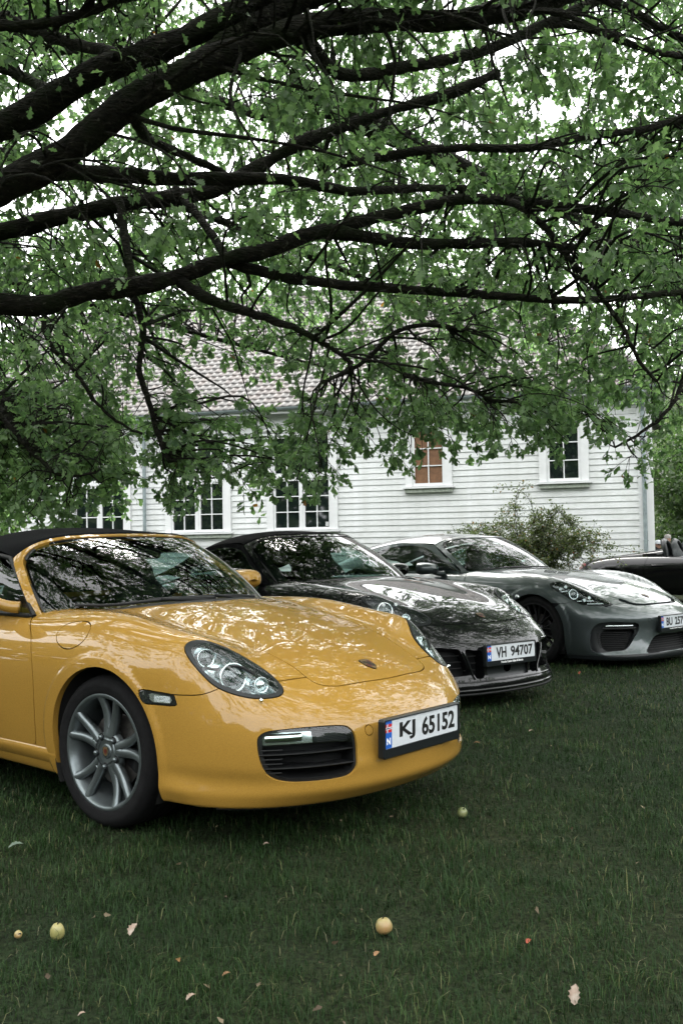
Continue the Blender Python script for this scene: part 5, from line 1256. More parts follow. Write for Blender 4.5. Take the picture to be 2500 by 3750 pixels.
def grey_shell():
    kx = [-3.4, -3.15, -2.7, -2.0, -1.3, -.8, -.45, -.2, 0, .2, .4, .6, .8, .95, 1.1, 1.25]
    ks = [0, .22, .42, .56, .68, .80, .95]
    T = [[.70, .70, .695, .68, .65, .60, .52], [.84, .84, .83, .82, .79, .74, .65], [.93, .93, .925, .91, .88, .83, .74],
         [.94, .94, .94, .93, .91, .86, .78], [.93, .93, .93, .92, .90, .86, .78], [.925, .922, .915, .90, .89, .85, .765],
         [.898, .894, .880, .870, .878, .845, .75], [.872, .868, .856, .860, .884, .855, .75],
         [.846, .842, .828, .835, .872, .845, .73], [.81, .805, .790, .796, .836, .808, .70],
         [.766, .761, .744, .744, .764, .73, .62], [.706, .70, .682, .67, .668, .62, .50],
         [.625, .62, .602, .585, .578, .53, .42], [.548, .543, .525, .505, .485, .43, .33],
         [.43, .425, .41, .385, .35, .29, .19], [.23, .225, .21, .18, .14, .08, -.02]]
    top = Surf2(kx, ks, T)
    sx = [-3.4, -3.0, -2.4, -1.8, -1.2, -.8, -.45, -.2, 0, .25, .5, .75, 1.0]; sz = [.1, .2, .3, .45, .6, .75, .9]
    W = [[.60, .66, .70, .74, .74, .70, .62], [.72, .80, .85, .88, .88, .85, .77], [.75, .83, .88, .91, .91, .885, .80],
         [.71, .80, .85, .89, .90, .87, .80], [.70, .77, .82, .855, .87, .855, .795], [.72, .775, .815, .845, .86, .85, .785],
         [.75, .80, .825, .848, .862, .848, .78], [.78, .82, .84, .855, .864, .845, .775], [.79, .828, .845, .858, .862, .842, .77],
         [.795, .828, .842, .852, .852, .83, .75], [.79, .815, .825, .832, .822, .792, .71], [.765, .785, .785, .785, .77, .735, .66], [.69, .705, .70, .695, .68, .64, .56]]
    side = Surf2(sx, sz, W, even=False)
    X0 = Curve1([.05, .08, .12, .17, .24, .30, .36, .42, .47, .52, .60, .68], [1.02, 1.075, 1.09, 1.07, 1.045, 1.035, 1.03, 1.035, 1.038, 1.015, .93, .80])
    def front(y, z):
        s = np.abs(y); zz = np.clip(z, .05, .68); lip = np.exp(-((z - .10) / .05)**2)
        return X0(zz) - (.30 - .06 * lip) * s**2 - .58 * (1 - .5 * sstep(.58, .78, z)) * s**4.5 + np.minimum(.68 - z, 0) * .9
    rear = lambda y, z: -3.33 + .25 * y * y + .5 * np.abs(y)**5 + .35 * np.maximum(z - .65, 0)
    return Shell(top, side, front, rear, bottom=.072, ktop=.20, kfront=.14, wheels=((.02, .33, .362, .008), (-2.45, .33, .37, .008)))
# ---------------------------------------------------------------- the other cars
def open_wheels(body, spec):
    for wx, wz, R in spec:
        out = np.abs(body.v[:, 1]) > .45
        f = np.where(out, np.hypot(body.v[:, 0] - wx, body.v[:, 2] - wz) - R, 1.); f = np.where(out & (body.v[:, 2] < wz), np.abs(body.v[:, 0] - wx) - R, f); body = body.clip(-f)
    return body
def xz_mask(P, n=120, smooth=True): return Mask((0, 0, 0), (1, 0, 0), (0, 0, 1), np.array(P), n=n, facing=.02, smooth=smooth)
def yz_cut(body, P, mir, xmin, n=120, smooth=True, gap=0.0):
    Q = closed_spline(P, n) if smooth else np.asarray(P, float); k = -1 if mir else 1
    f = np.where(body.v[:, 0] < xmin, 1., poly_sdf(np.stack([body.v[:, 1] * k, body.v[:, 2]], 1), Q)); return cut(body, f, gap)
def lamp_mask(O3, N, n=144):
    O3 = np.array(O3); c = O3.mean(0); N = unit(N); U = unit(np.cross([0, 0, 1], N)); V = np.cross(N, U)
    return Mask(c, U, V, np.stack([(O3 - c) @ U, (O3 - c) @ V], 1), n=n)
def side_wall(car, lo, hi, win, glassm, solid, k, bow=.02, name='side_panel', nv=26, nf=80, trim=True):
    """upper side between belt line and roof edge, window cut out of it (win: x-z outline)"""
    f = np.linspace(0, 1, nf); L = open_spline(lo, nf); Hh = open_spline(hi, nf)
    rows = np.array([L * (1 - v) + Hh * v + np.array([0, k * bow * math.sin(v * math.pi), 0]) for v in np.linspace(0, 1, nv)])
    g = grid_mesh(rows); 
    if g.n[:, 1].mean() * k < 0: g = Mesh(g.v, -g.n, g.t[:, ::-1])
    Q = closed_spline(win, 120); s_ = poly_sdf(g.v[:, [0, 2]], Q)
    ob('side_window', g.clip(s_ + .012), glassm, car)
    ob('window_seal', g.clip(np.maximum(s_, -(s_ + .012))).offset(.001).flange(.01), M['gloss_trim'], car)
    rest = g.clip(-s_)
    if len(rest.t): ob(name, rest.offset(.003).flange(.02), solid, car)
def on_shell_y(S, k, ys, zs, x0=.3):
    ys, zs = np.broadcast_arrays(np.asarray(ys, float), np.asarray(zs, float)); n = len(ys)
    X = S.root(np.stack([np.full(n, x0), k * ys, zs], 1), np.tile([1., 0, 0], (n, 1)), 1.4, 18) + x0
    return np.stack([X, k * ys, zs], 1)

def build_black():
    S = black_shell(); body = S.mesh(-3.1, .58, .48, 180, 140, 64, nrear=14)
    car = empty('sports_car', (.5439, 7.9621, 0), math.radians(39.4) - math.pi / 2)
    tag(car, 'gloss black convertible with closed canvas roof, between the yellow roadster and the grey coupe', 'car', 'sports cars parked on the lawn')
    P = M['black']
    body = open_wheels(body, [(.02, .335, .372), (-2.45, .335, .376)]); body = body.clip(.13 - body.v[:, 2])
    cock = Mask((0, 0, 0), (1, 0, 0), (0, 1, 0), rrect(1.35, 1.34, .2, cx=-1.42), smooth=False, facing=.5); body = body.clip(-cock(body.v, body.n))
    half = [(-.50, 0), (-.53, .3), (-.60, .585), (-.3, .585), (-.03, .58), (.219, .562), (.401, .528), (.60, .465), (.69, .428), (.745, .398), (.796, .350), (.833, .24), (.848, .12), (.851, 0)]
    hm = hood_mask(half, None); hood, body = cut(body, hm(body.v, body.n), .005); ob('hood', hood.flange(.025), P, car)
    HO = [(.28, -.735, .812), (.335, -.62, .797), (.40, -.575, .770), (.507, -.520, .729), (.637, -.480, .681), (.72, -.478, .642), (.752, -.52, .612), (.748, -.58, .602), (.715, -.645, .608), (.66, -.70, .630), (.58, -.745, .675), (.48, -.775, .725), (.37, -.785, .770), (.30, -.775, .800)]
    c = np.mean(HO, 0); HI = [tuple(c + (np.array(p) - c) * .90) for p in HO]; N = [.66, -.42, .62]
    mo, mi = lamp_mask(HO, N), lamp_mask(HI, N, 120)
    def lamps(h, glass, mir):
        k = np.array([1, -1, 1.]) if mir else np.ones(3)
        bowl(h, glass, .09, M['dark_alloy']); fw = unit(np.array([.93, -.3, .2])) * k
        ring_lamp(h, np.array([.46, -.685, .705]) * k, fw, .062, .06, M['chrome'], M['bulb'], name='main_lamp')
        ring_lamp(h, np.array([.60, -.61, .655]) * k, fw, .03, .05, M['chrome'], M['satin_chrome'], name='small_lamp')
        for dy, dz in ((-.06, .045), (.06, .045), (-.06, -.045), (.06, -.045)):
            ring_lamp(h, np.array([.50, -.675 + dy, .705 + dz]) * k, fw, .014, .02, M['satin_chrome'], M['pale'], name='day_lamp')
    for mir in (False, True): body = headlight(car, body, mo, mi, S, mir, lamps)
    dm = xz_mask([(-.86, .92), (-.80, .80), (-.775, .66), (-.775, .52), (-.79, .40), (-.82, .30), (-.86, .285), (-1.6, .285), (-1.98, .30), (-2.04, .4), (-2.06, .6), (-2.02, .9), (-1.95, .99), (-1.4, .99)], 150)
    for mir in (False, True):
        f = np.where(np.abs(body.v[:, 1]) < .5, 1., dm(body.v, body.n, mir)); d, body = cut(body, f, .006); ob('door', d.flange(.03), P, car)
    # front intakes: outer, slanted inner, centre panel
    for mir in (False, True):
        k = -1 if not mir else 1
        # outlines use y > 0 for the left half
        for P2, nm in (([(.70, .435), (.62, .452), (.52, .448), (.445, .436), (.43, .40), (.40, .33), (.365, .262), (.42, .252), (.55, .25), (.66, .262), (.71, .31), (.715, .38)], 'air_intake'),
                       ([(.40, .432), (.33, .428), (.275, .420), (.262, .36), (.245, .27), (.25, .235), (.30, .225), (.335, .24), (.365, .32)], 'inner_vent')):
            o, body = yz_cut(body, P2, k < 0, .6)
            r = ob(nm, o.offset(-.10), M['mesh'], car); E = o.flange(.10)
            ob('vent_wall', Mesh(E.v, E.n, E.t[len(o.t):]).compact(), P, r)
            lo, hi = min(p[0] for p in P2) + .03, max(p[0] for p in P2) - .03
            for zz in ((.30, .345, .39) if nm == 'air_intake' else (.28, .33, .38)):
                q = on_shell_y(S, k, np.linspace(lo, hi, 10), zz); ob('slat', tube(q - [.06, 0, 0], .0045, 6), M['liner'], r)
        q = on_shell_y(S, k, np.linspace(.47, .66, 12), .462); ob('daytime_light_bar', tube(q + [.000, 0, -.004], .008, 8), M['gloss_trim'], car)
        q = on_shell_y(S, k, np.full(10, .0) + np.linspace(.425, .335, 10), np.linspace(.425, .225, 10)); ob('intake_blade', tube(q + [.006, 0, 0], .007, 6), M['gloss_trim'], car)
        qq, u, v, n = put_on(S, (.5, k * .64, .20), (1, 0, 0), (0, 0, 1)); ob('corner_reflector', prism(rrect(.05, .09, .02), 0, .006, qq, u, v), M['dark_alloy'], car)
    o, body = yz_cut(body, rrect(.44, .115, .02, cy=.282), False, .6, smooth=False)
    r = ob('lower_grille', o.offset(-.02).flange(.02), M['satin'], car)
    ob('radar_sensor', xform(lathe(open_spline([(.0005, .018), (.02, .016), (.032, .006), (.038, -.01)], 10), 24), np.array([[0, 1, 0], [1, 0, 0], [0, 0, 1.]]), (1.01, .0, .285)), M['gloss_trim'], r)
    fb = np.where(body.v[:, 0] < .05, 1., body.v[:, 2] - np.interp(body.v[:, 0], [-.5, .29, .30, .40, .5, .6, .68, .75, .83, .9, 1.2], [.1, .1, .585, .60, .60, .602, .605, .606, .602, .598, .59]))
    bumper, body = cut(body, fb, .004); ob('front_bumper', bumper.flange(.03), P, car); ob('body', body.flange(.028), P, car)
    # stepped front spoiler lip
    for z, off, rr in ((.205, .006, .007), (.148, .016, .012), (.122, .02, .010)):
        y = np.linspace(-.66, .66, 50); q = on_shell_y(S, 1, y, np.full(50, max(z, .14)), .2); q[:, 2] = z; ob('spoiler_lip', tube(q + [off - .01, 0, 0], rr, 8), P if z > .13 else M['trim'], car)
    for k in (-1, 1):
        xs = np.linspace(-2.05, -.36, 30); rows = [np.stack([xs, k * (S.side(xs, np.full(30, max(z, .2))) + dy), np.full(30, z)], 1) for z, dy in ((.27, -.004), (.24, .012), (.2, .004), (.16, -.03))]
        ob('sill', grid_mesh(np.array(rows), flip=k > 0), P, car)
        wheel(car, .02, k * .835, .335, R=.335, rim=.262, side=k, style='v10', rim_mat=M['dark_alloy']); wheel(car, -2.45, k * .86, .335, R=.335, rim=.262, width=.28, side=k, style='v10', rim_mat=M['dark_alloy'])
        wheel_well(car, .02, .335, .372, .85, k); wheel_well(car, -2.45, .335, .376, .885, k)
    q, u, v, n = put_on(S, (.766, 0, .4), (0, 0, 1), (-1, 0, 0)); crest(car, (q, u, v), .064)
    plate(car, 'VH 94707', 1.05, .401, .02, frame_text='Porsche Center Asker & Bærum')
    def base(u):
        t = np.abs(u); y = .735 * u; x = -.48 - .22 * t**2 - .18 * t**8; return np.stack([x, y, S.top(x, y) - .016 - .01 * t**6], -1)
    def top(u):
        t = np.abs(u); return np.stack([-1.20 - .235 * t**2.2, .64 * u, 1.288 - .018 * t**2 - .075 * t**7], -1)
    screen(car, base, top, M['glass'], P, pil=.046, head=.03, corner=.10, seal=.02)
    u = np.linspace(-.93, .93, 40); b = base(u); b[:, 2] += .012
    ob('cowl_panel', grid_mesh(np.stack([b + [-.012, 0, .006], b + [.035, 0, .004], b + [.075, 0, -.006]]), flip=True), M['trim'], car)
    canvas(car, top, [(-1.45, 1.326, .665, .10, 2.6), (-1.75, 1.332, .67, .12, 2.6), (-2.05, 1.305, .675, .15, 2.7), (-2.3, 1.25, .68, .17, 2.8), (-2.55, 1.155, .70, .16, 3), (-2.8, 1.03, .70, .08, 3.1), (-2.95, .945, .70, .03, 3.2)])
    for k in (-1, 1):
        lo = [(-.90, k * .742, .872), (-1.3, k * .745, .878), (-1.7, k * .745, .885), (-2.15, k * .745, .90), (-2.6, k * .74, .93)]; hi = [(-1.46, k * .635, 1.205), (-1.65, k * .648, 1.222), (-1.9, k * .652, 1.205), (-2.15, k * .655, 1.16), (-2.55, k * .665, 1.02)]
        side_wall(car, lo, hi, [(-1.00, .893), (-1.22, 1.03), (-1.42, 1.15), (-1.60, 1.185), (-1.80, 1.178), (-2.02, 1.145), (-2.16, 1.07), (-2.20, .95), (-2.10, .912), (-1.6, .90), (-1.2, .893)], M['glass'], M['fabric'], k, name='canvas_side')
        mirror(car, (-1.16, k * .92, .952), k, P, (-1.0, k * .76, .885), size=(.12, .11, .062)); seat(car, -1.42, k * .37, M['leather'], z=.37)
    interior(car, -.66, -2.15, .70)
    return car
def canvas(car, top, st, name='soft_top', mat_=None):
    uu = np.linspace(-1, 1, 50); t0 = top(uu); rows = [t0 + [.004, 0, .002], t0 + [-.012, 0, .014]]
    for x, z, w_, drop, p in st: rows.append(np.stack([x - .06 * np.abs(uu)**2, w_ * uu * (1 - .05 * np.abs(uu)**8), z - drop * np.abs(uu)**p], -1))
    rows = np.array(rows); rr = np.concatenate([rows[:2], resample(rows[1:], 44)[1:]])
    m = grid_mesh(rr); m = m if m.n[:, 2].mean() > 0 else Mesh(m.v, -m.n, m.t[:, ::-1])
    return ob(name, m.flange(.012), mat_ or M['fabric'], car)

def build_grey():
    S = grey_shell(); body = S.mesh(-3.0, .58, .46, 180, 140, 64, nrear=14)
    car = empty('sports_car', (2.4841, 10.2877, 0), math.radians(42) - math.pi / 2)
    tag(car, 'grey metallic coupe with slim pointed headlights, parked right of the black convertible', 'car', 'sports cars parked on the lawn')
    P = M['grey']
    body = open_wheels(body, [(.02, .325, .358), (-2.45, .335, .376)]); body = body.clip(.078 - body.v[:, 2])
    cock = Mask((0, 0, 0), (1, 0, 0), (0, 1, 0), rrect(1.35, 1.34, .2, cx=-1.45), smooth=False, facing=.5); body = body.clip(-cock(body.v, body.n))
    half = [(-.62, 0), (-.66, .3), (-.72, .60), (-.186, .606), (-.02, .60), (.208, .585), (.44, .55), (.59, .50), (.70, .435), (.764, .385), (.815, .36), (.862, .27), (.880, .10), (.884, 0)]
    hm = hood_mask(half, None); f = hm(body.v, body.n); hood = body.clip(f + .0025)
    slot = hood_mask([(.70, 0), (.70, .3), (.74, .46), (.80, .43), (.86, .37), (.895, .24), (.902, .1), (.904, 0)], None)
    rest = body.clip(-(f - .0025)); sl_, body = cut(rest, slot(rest.v, rest.n), 0.); ob('hood', hood.flange(.03), P, car); ob('hood_slot', sl_.offset(-.022).flange(.02), M['trim'], car)
    HO = [(.186, -.795, .777), (.196, -.772, .794), (.247, -.744, .803), (.325, -.705, .790), (.446, -.665, .741), (.565, -.628, .681), (.679, -.590, .630), (.746, -.586, .597), (.756, -.612, .583), (.657, -.710, .582), (.555, -.772, .588), (.468, -.796, .625), (.357, -.813, .684), (.252, -.814, .735)]
    c = np.mean(HO, 0); HI = [tuple(c + (np.array(p) - c) * .93) for p in HO]; N = [.58, -.56, .60]
    mo, mi = lamp_mask(HO, N), lamp_mask(HI, N, 120)
    def lamps(h, glass, mir):
        k = np.array([1, -1, 1.]) if mir else np.ones(3)
        bowl(h, glass, .07, M['gloss_trim']); fw = unit(np.array([.9, -.4, .2])) * k
        ring_lamp(h, np.array([.42, -.735, .682]) * k, fw, .050, .05, M['chrome'], M['bulb'], name='main_lamp')
        for p in ((.30, -.775, .735), (.34, -.745, .755), (.53, -.72, .63), (.56, -.68, .652)): ring_lamp(h, np.array(p) * k, fw, .017, .02, M['chrome'], M['pale'], name='day_lamp')
        for A, B_ in (((.28, -.765, .712), (.40, -.70, .725)), ((.46, -.735, .625), (.60, -.665, .628)), ((.55, -.70, .60), (.68, -.63, .602))):
            ob('light_strip', tube(np.array([A, B_]) * k - .012 * unit(N) * k, .006, 6), M['chrome'], h)
    for mir in (False, True): body = headlight(car, body, mo, mi, S, mir, lamps)
    dm = xz_mask([(-.95, .90), (-.885, .78), (-.86, .66), (-.86, .52), (-.87, .40), (-.90, .29), (-.95, .27), (-1.6, .27), (-1.98, .29), (-2.04, .4), (-2.06, .6), (-2.02, .9), (-1.95, .99), (-1.4, .99)], 150)
    mk = xz_mask([(.155, .596), (.22, .597), (.333, .597), (.318, .58), (.285, .565), (.21, .551), (.185, .566)], 70)
    for mir in (False, True):
        f = np.where(np.abs(body.v[:, 1]) < .5, 1., dm(body.v, body.n, mir)); d, body = cut(body, f, .006); ob('door', d.flange(.03), P, car)
        d, body = cut(body, mk(body.v, body.n, mir), .003); ob('side_marker', d.offset(-.003).flange(.02), M['gloss_trim'], car)
        # black flap ahead of the wheel
        k = -1 if not mir else 1
    IN = [(.791, .200), (.789, .268), (.776, .365), (.755, .412), (.705, .430), (.60, .4265), (.492, .418), (.462, .400), (.460, .36), (.52, .27), (.575, .201), (.615, .172), (.70, .160), (.765, .145), (.788, .160)]
    CE = [(.0, .30), (.25, .297), (.31, .27), (.40, .19), (.44, .150), (.43, .137), (.25, .140), (.0, .143), (-.25, .140), (-.43, .137), (-.44, .150), (-.40, .19), (-.31, .27), (-.25, .297)]
    for mir in (False, True):
        k = -1 if not mir else 1
        o, body = yz_cut(body, IN, k < 0, .45)
        r = ob('air_intake', o.offset(-.085), M['mesh'], car); E = o.flange(.09); ob('intake_surround', Mesh(E.v, E.n, E.t[len(o.t):]).compact(), M['liner'], r)
        # black inner frame and upper shelf
        Q = closed_spline([(.735, .33), (.71, .352), (.50, .352), (.485, .34), (.575, .205), (.62, .178), (.73, .168), (.745, .2)], 80)
        s_ = poly_sdf(np.stack([o.v[:, 1] * k, o.v[:, 2]], 1), Q); ob('intake_frame', o.clip(-s_).offset(-.035).flange(.05), M['satin'], r)
        q = on_shell_y(S, k, np.linspace(.50, .70, 12), .392); ob('daytime_light', tube(q - [.022, 0, 0], .010, 8), M['satin_chrome'], r)
        q = on_shell_y(S, k, np.linspace(.48, .72, 12), .368); ob('intake_shelf', tube(q - [.012, 0, 0], .011, 8), M['trim'], r)
        for zz in (.19, .207, .224, .241, .258, .275, .292, .309, .326):
            q = on_shell_y(S, k, np.linspace(.56 if zz < .24 else .52, .73, 8), zz); ob('slat', tube(q - [.062, 0, 0], .0035, 5), M['trim'], r)
    o, body = yz_cut(body, CE, False, .5)
    r = ob('centre_intake', o.offset(-.09), M['mesh'], car); E = o.flange(.09); ob('intake_surround', Mesh(E.v, E.n, E.t[len(o.t):]).compact(), M['liner'], r)
    for zz in (.165, .185, .205, .225, .245, .265, .285):
        w_ = np.interp(zz, [.14, .27, .3], [.42, .31, .24]); q = on_shell_y(S, 1, np.linspace(-w_, w_, 14), zz); ob('slat', tube(q - [.05, 0, 0], .0035, 5), M['trim'], r)
    a = np.linspace(0, 6.283, 25)[:-1]
    tow = np.stack([-.345 + .020 * np.cos(a), .438 + .020 * np.sin(a)], 1); d, body = yz_cut(body, tow, False, .5, smooth=False, gap=.004); ob('tow_eye_cover', d.flange(.01), P, car)
    fb = np.where(body.v[:, 0] < .03, 1., body.v[:, 2] - np.interp(body.v[:, 0], [-.5, .149, .15, .337, .40, .438, .52, .62, .70, .80, 1.2], [.1, .1, .598, .598, .603, .616, .610, .597, .594, .592, .57]))
    bumper, body = cut(body, fb, .004)
    lipf = bumper.v[:, 2] - np.interp(bumper.v[:, 0], [.2, .33, .68, 1.0, 1.2], [.108, .108, .118, .134, .142]); lip, bumper = cut(bumper, lipf, .002)
    ob('front_splitter', lip.offset(.006).flange(.03), M['satin'], car); ob('front_bumper', bumper.flange(.03), P, car); ob('body', body.flange(.028), P, car)
    for k in (-1, 1):
        z = np.linspace(.11, .40, 10); xs = np.interp(z, [.095, .384], [.342, .272]) + .03; a = np.stack([xs, k * (S.side(xs, np.maximum(z, .12)) + .006), z], 1); b = np.stack([xs - .085, k * (S.side(xs - .08, np.maximum(z, .12)) + .008), z], 1)
        ob('wheel_deflector', grid_mesh(np.array([a, b, b - [0, k * .06, 0]]), flip=k < 0), M['trim'], car)
        xs = np.linspace(-2.05, -.36, 30); rows = [np.stack([xs, k * (S.side(xs, np.full(30, max(zz, .2))) + dy), np.full(30, zz)], 1) for zz, dy in ((.25, -.004), (.22, .012), (.18, .004), (.12, -.03))]
        ob('sill', grid_mesh(np.array(rows), flip=k > 0), P, car)
        wheel(car, .02, k * .835, .33, R=.33, rim=.262, side=k, style='v10', rim_mat=M['dark_alloy']); wheel(car, -2.45, k * .86, .335, R=.335, rim=.262, width=.28, side=k, style='v10', rim_mat=M['dark_alloy'])
        wheel_well(car, .02, .325, .358, .85, k); wheel_well(car, -2.45, .335, .376, .885, k)
        q, u, v, n = put_on(S, (.35, k * .655, .577), (1, 0, 0), (0, 0, 1)); ob('headlight_washer', prism(rrect(.03, .014, .006), 0, .008, q, u, v), M['trim'], car)
    q, u, v, n = put_on(S, (.752, 0, .4), (0, 0, 1), (-1, 0, 0)); crest(car, (q, u, v), .064)
    plate(car, 'BU 2579', 1.06, .415, .02, frame_text='Porsche Center Porsgrunn')
    def base(u):
        t = np.abs(u); y = .725 * u; x = -.64 - .17 * t**2 - .14 * t**8; return np.stack([x, y, S.top(x, y) - .016 - .01 * t**6], -1)
    def top(u):
        t = np.abs(u); return np.stack([-1.24 - .225 * t**2.2, .625 * u, 1.262 - .02 * t**2 - .07 * t**7], -1)
    screen(car, base, top, M['glass'], P, pil=.05, head=.012, corner=.09, seal=.018)
    u = np.linspace(-.93, .93, 40); b = base(u); b[:, 2] += .012
    ob('cowl_panel', grid_mesh(np.stack([b + [-.012, 0, .006], b + [.03, 0, .004], b + [.06, 0, -.006]]), flip=True), M['trim'], car)
    for ua, ub in ((.5, -.4), (.0, -.84)):
        uu = np.linspace(ua, ub, 16); vv = np.linspace(.015, .05, 16); ob('wiper', tube(base(uu) * (1 - vv)[:, None] + top(uu) * vv[:, None] + [.014, 0, .02], .007, 6), M['trim'], car)
    canvas(car, top, [(-1.45, 1.292, .645, .095, 2.7), (-1.7, 1.310, .655, .10, 2.7), (-2.0, 1.308, .66, .10, 2.7), (-2.3, 1.288, .66, .12, 2.7), (-2.6, 1.235, .66, .13, 2.8), (-2.9, 1.14, .66, .12, 2.9), (-3.15, 1.02, .66, .08, 3)], 'roof', P)
    for k in (-1, 1):
        lo = [(-.955, k * .735, .852), (-1.3, k * .745, .862), (-1.7, k * .75, .872), (-2.2, k * .755, .89), (-2.7, k * .75, .915), (-3.1, k * .72, .925)]; hi = [(-1.475, k * .628, 1.178), (-1.7, k * .645, 1.205), (-2.0, k * .650, 1.205), (-2.3, k * .650, 1.165), (-2.7, k * .648, 1.08), (-3.1, k * .65, .97)]
        side_wall(car, lo, hi, [(-1.02, .872), (-1.25, .995), (-1.44, 1.10), (-1.62, 1.165), (-1.85, 1.18), (-2.15, 1.155), (-2.40, 1.08), (-2.52, .99), (-2.42, .935), (-2.1, .905), (-1.6, .89)], M['glass'], P, k, name='side_pillar')
        mirror(car, (-1.36, k * .935, .93), k, P, (-1.2, k * .765, .872), size=(.16, .155, .068)); seat(car, -1.5, k * .37, M['leather'], z=.34)
    interior(car, -.80, -2.2, .70)
    return car

def build_roadster_far():
    """open black roadster far right: its tail, haunch, door, seats and roll-over hoops are in view"""
    S = yellow_shell(); body = S.mesh(-3.0, .62, .50, 110, 90, 20, nrear=24)
    ph = math.radians(55)
    o = np.array([4.76, 20.0]); R0 = np.array([-3.2, -.60]); loc = o - np.array([R0[0] * math.sin(ph) + R0[1] * math.cos(ph), -R0[0] * math.cos(ph) + R0[1] * math.sin(ph)])
    car = empty('sports_car', (loc[0], loc[1], 0.0), ph - math.pi / 2)
    tag(car, 'open black roadster with its top down, only tail and door visible, beside the house corner', 'car', 'sports cars parked on the lawn')
    P = M['deep_black']
    body = open_wheels(body, [(.045, .325, .358), (-2.395, .325, .362)]); body = body.clip(.166 - body.v[:, 2])
    cock = Mask((0, 0, 0), (1, 0, 0), (0, 1, 0), rrect(1.25, 1.33, .2, cx=-1.15), smooth=False, facing=.5); body = body.clip(-cock(body.v, body.n))
    dm = xz_mask([(-.52, .90), (-.475, .80), (-.452, .66), (-.453, .52), (-.468, .40), (-.495, .292), (-.53, .284), (-1.3, .284), (-1.62, .29), (-1.70, .33), (-1.74, .5), (-1.74, .7), (-1.70, .90), (-1.65, .99), (-1.2, .99)], 150)
    tl = xz_mask([(-3.30, .86), (-3.12, .84), (-2.98, .79), (-2.95, .74), (-3.05, .68), (-3.2, .62), (-3.33, .60)], 80)
    for mir in (False, True):
        f = np.where(np.abs(body.v[:, 1]) < .5, 1., dm(body.v, body.n, mir)); d, body = cut(body, f, .006); ob('door', d.flange(.03), P, car)
        k = -1 if not mir else 1
        f = np.where(np.abs(body.v[:, 1]) < .4, 1., tl(body.v, body.n, mir)); d, body = cut(body, f, .004); ob('tail_light', d.flange(.02), M['red_lens'], car)
        xs = np.linspace(-1.60, -1.38, 12); y = S.side(xs, np.full(12, .735)); q = np.stack([xs, k * (y + .012 + .018 * np.sin(np.linspace(0, math.pi, 12))), np.full(12, .735)], 1); ob('door_handle', tube(q, .013, 8), P, car)
    ob('body', body.flange(.028), P, car)
    for k in (-1, 1):
        wheel(car, .02, k * .812, .318, side=k); wheel(car, -2.395, k * .83, .318, side=k, phase=60); wheel_well(car, .045, .325, .358, .835, k); wheel_well(car, -2.395, .325, .362, .86, k)
        seat(car, -1.05, k * .36, M['grey_fabric'], z=.36)
        a = np.linspace(0, math.pi, 24); q = np.stack([-1.40 - .10 * np.sin(a), k * .36 + .185 * np.cos(a), .90 + .30 * np.sin(a)**.6], 1)
        ob('roll_hoop', tube(q, .055, 12), M['satin'], car)
        # hump behind each seat
        G = []
        for f in np.linspace(0, 1, 16):
            w_ = .20 * (1 - .35 * f); hgt = .13 * (1 - f)**1.2 + .002; t = np.linspace(0, math.pi, 16); G.append(np.stack([np.full(16, -1.48 - 1.25 * f), k * .36 + w_ * np.cos(t), .915 - .02 * f + hgt * np.sin(t)], 1))
        g = grid_mesh(np.array(G)); ob('seat_hump', g if g.n[:, 2].mean() > 0 else Mesh(g.v, -g.n, g.t[:, ::-1]), P, car)
    ob('tonneau', box(-1.85, -1.60, -.60, .60, .88, .955), M['fabric'], car)
    def base(u):
        t = np.abs(u); y = .735 * u; x = -.205 - .24 * t**2 - .165 * t**8; return np.stack([x, y, S.top(x, y) - .016], -1)
    def top(u):
        t = np.abs(u); return np.stack([-.80 - .17 * t**2.2, .625 * u, 1.23 - .022 * t**2 - .10 * t**7], -1)
    screen(car, base, top, M['glass'], P, n=40, m=16, pil=.046, head=.026, corner=.085, seal=.018)
    mirror(car, (-.80, -.905, .968), -1, M['chrome'], (-.70, -.745, .895), size=(.10, .098, .060)); mirror(car, (-.80, .905, .968), 1, P, (-.70, .745, .895), size=(.10, .098, .060))
    interior(car, -.36, -1.72, .70)
    return car
build_yellow(); build_black(); GREY = build_grey(); build_roadster_far()
# ---------------------------------------------------------------- grass blades
def grass_mat():
    m, t, out = node_mat('grass_blade'); at = t.nodes.new('ShaderNodeAttribute'); at.attribute_name = 'tint'
    r = t.nodes.new('ShaderNodeValToRGB'); e = r.color_ramp.elements; e[0].color = (.009, .022, .006, 1); e[1].color = (.15, .14, .085, 1); e[1].position = 1.0
    for p, c in ((.55, (.017, .044, .011)), (.80, (.042, .080, .022)), (.90, (.12, .125, .052))): q = e.new(p); q.color = (*c, 1)
    t.links.new(at.outputs['Fac'], r.inputs[0]); b = t.nodes.new('ShaderNodeBsdfPrincipled'); b.inputs['Roughness'].default_value = .5; b.inputs['Specular IOR Level'].default_value = .18; t.links.new(r.outputs[0], b.inputs['Base Color'])
    tr = t.nodes.new('ShaderNodeBsdfTranslucent'); t.links.new(r.outputs[0], tr.inputs['Color']); mix = t.nodes.new('ShaderNodeMixShader'); mix.inputs[0].default_value = .3; t.links.new(b.outputs[0], mix.inputs[1]); t.links.new(tr.outputs[0], mix.inputs[2]); t.links.new(mix.outputs[0], out.inputs[0])
    return m
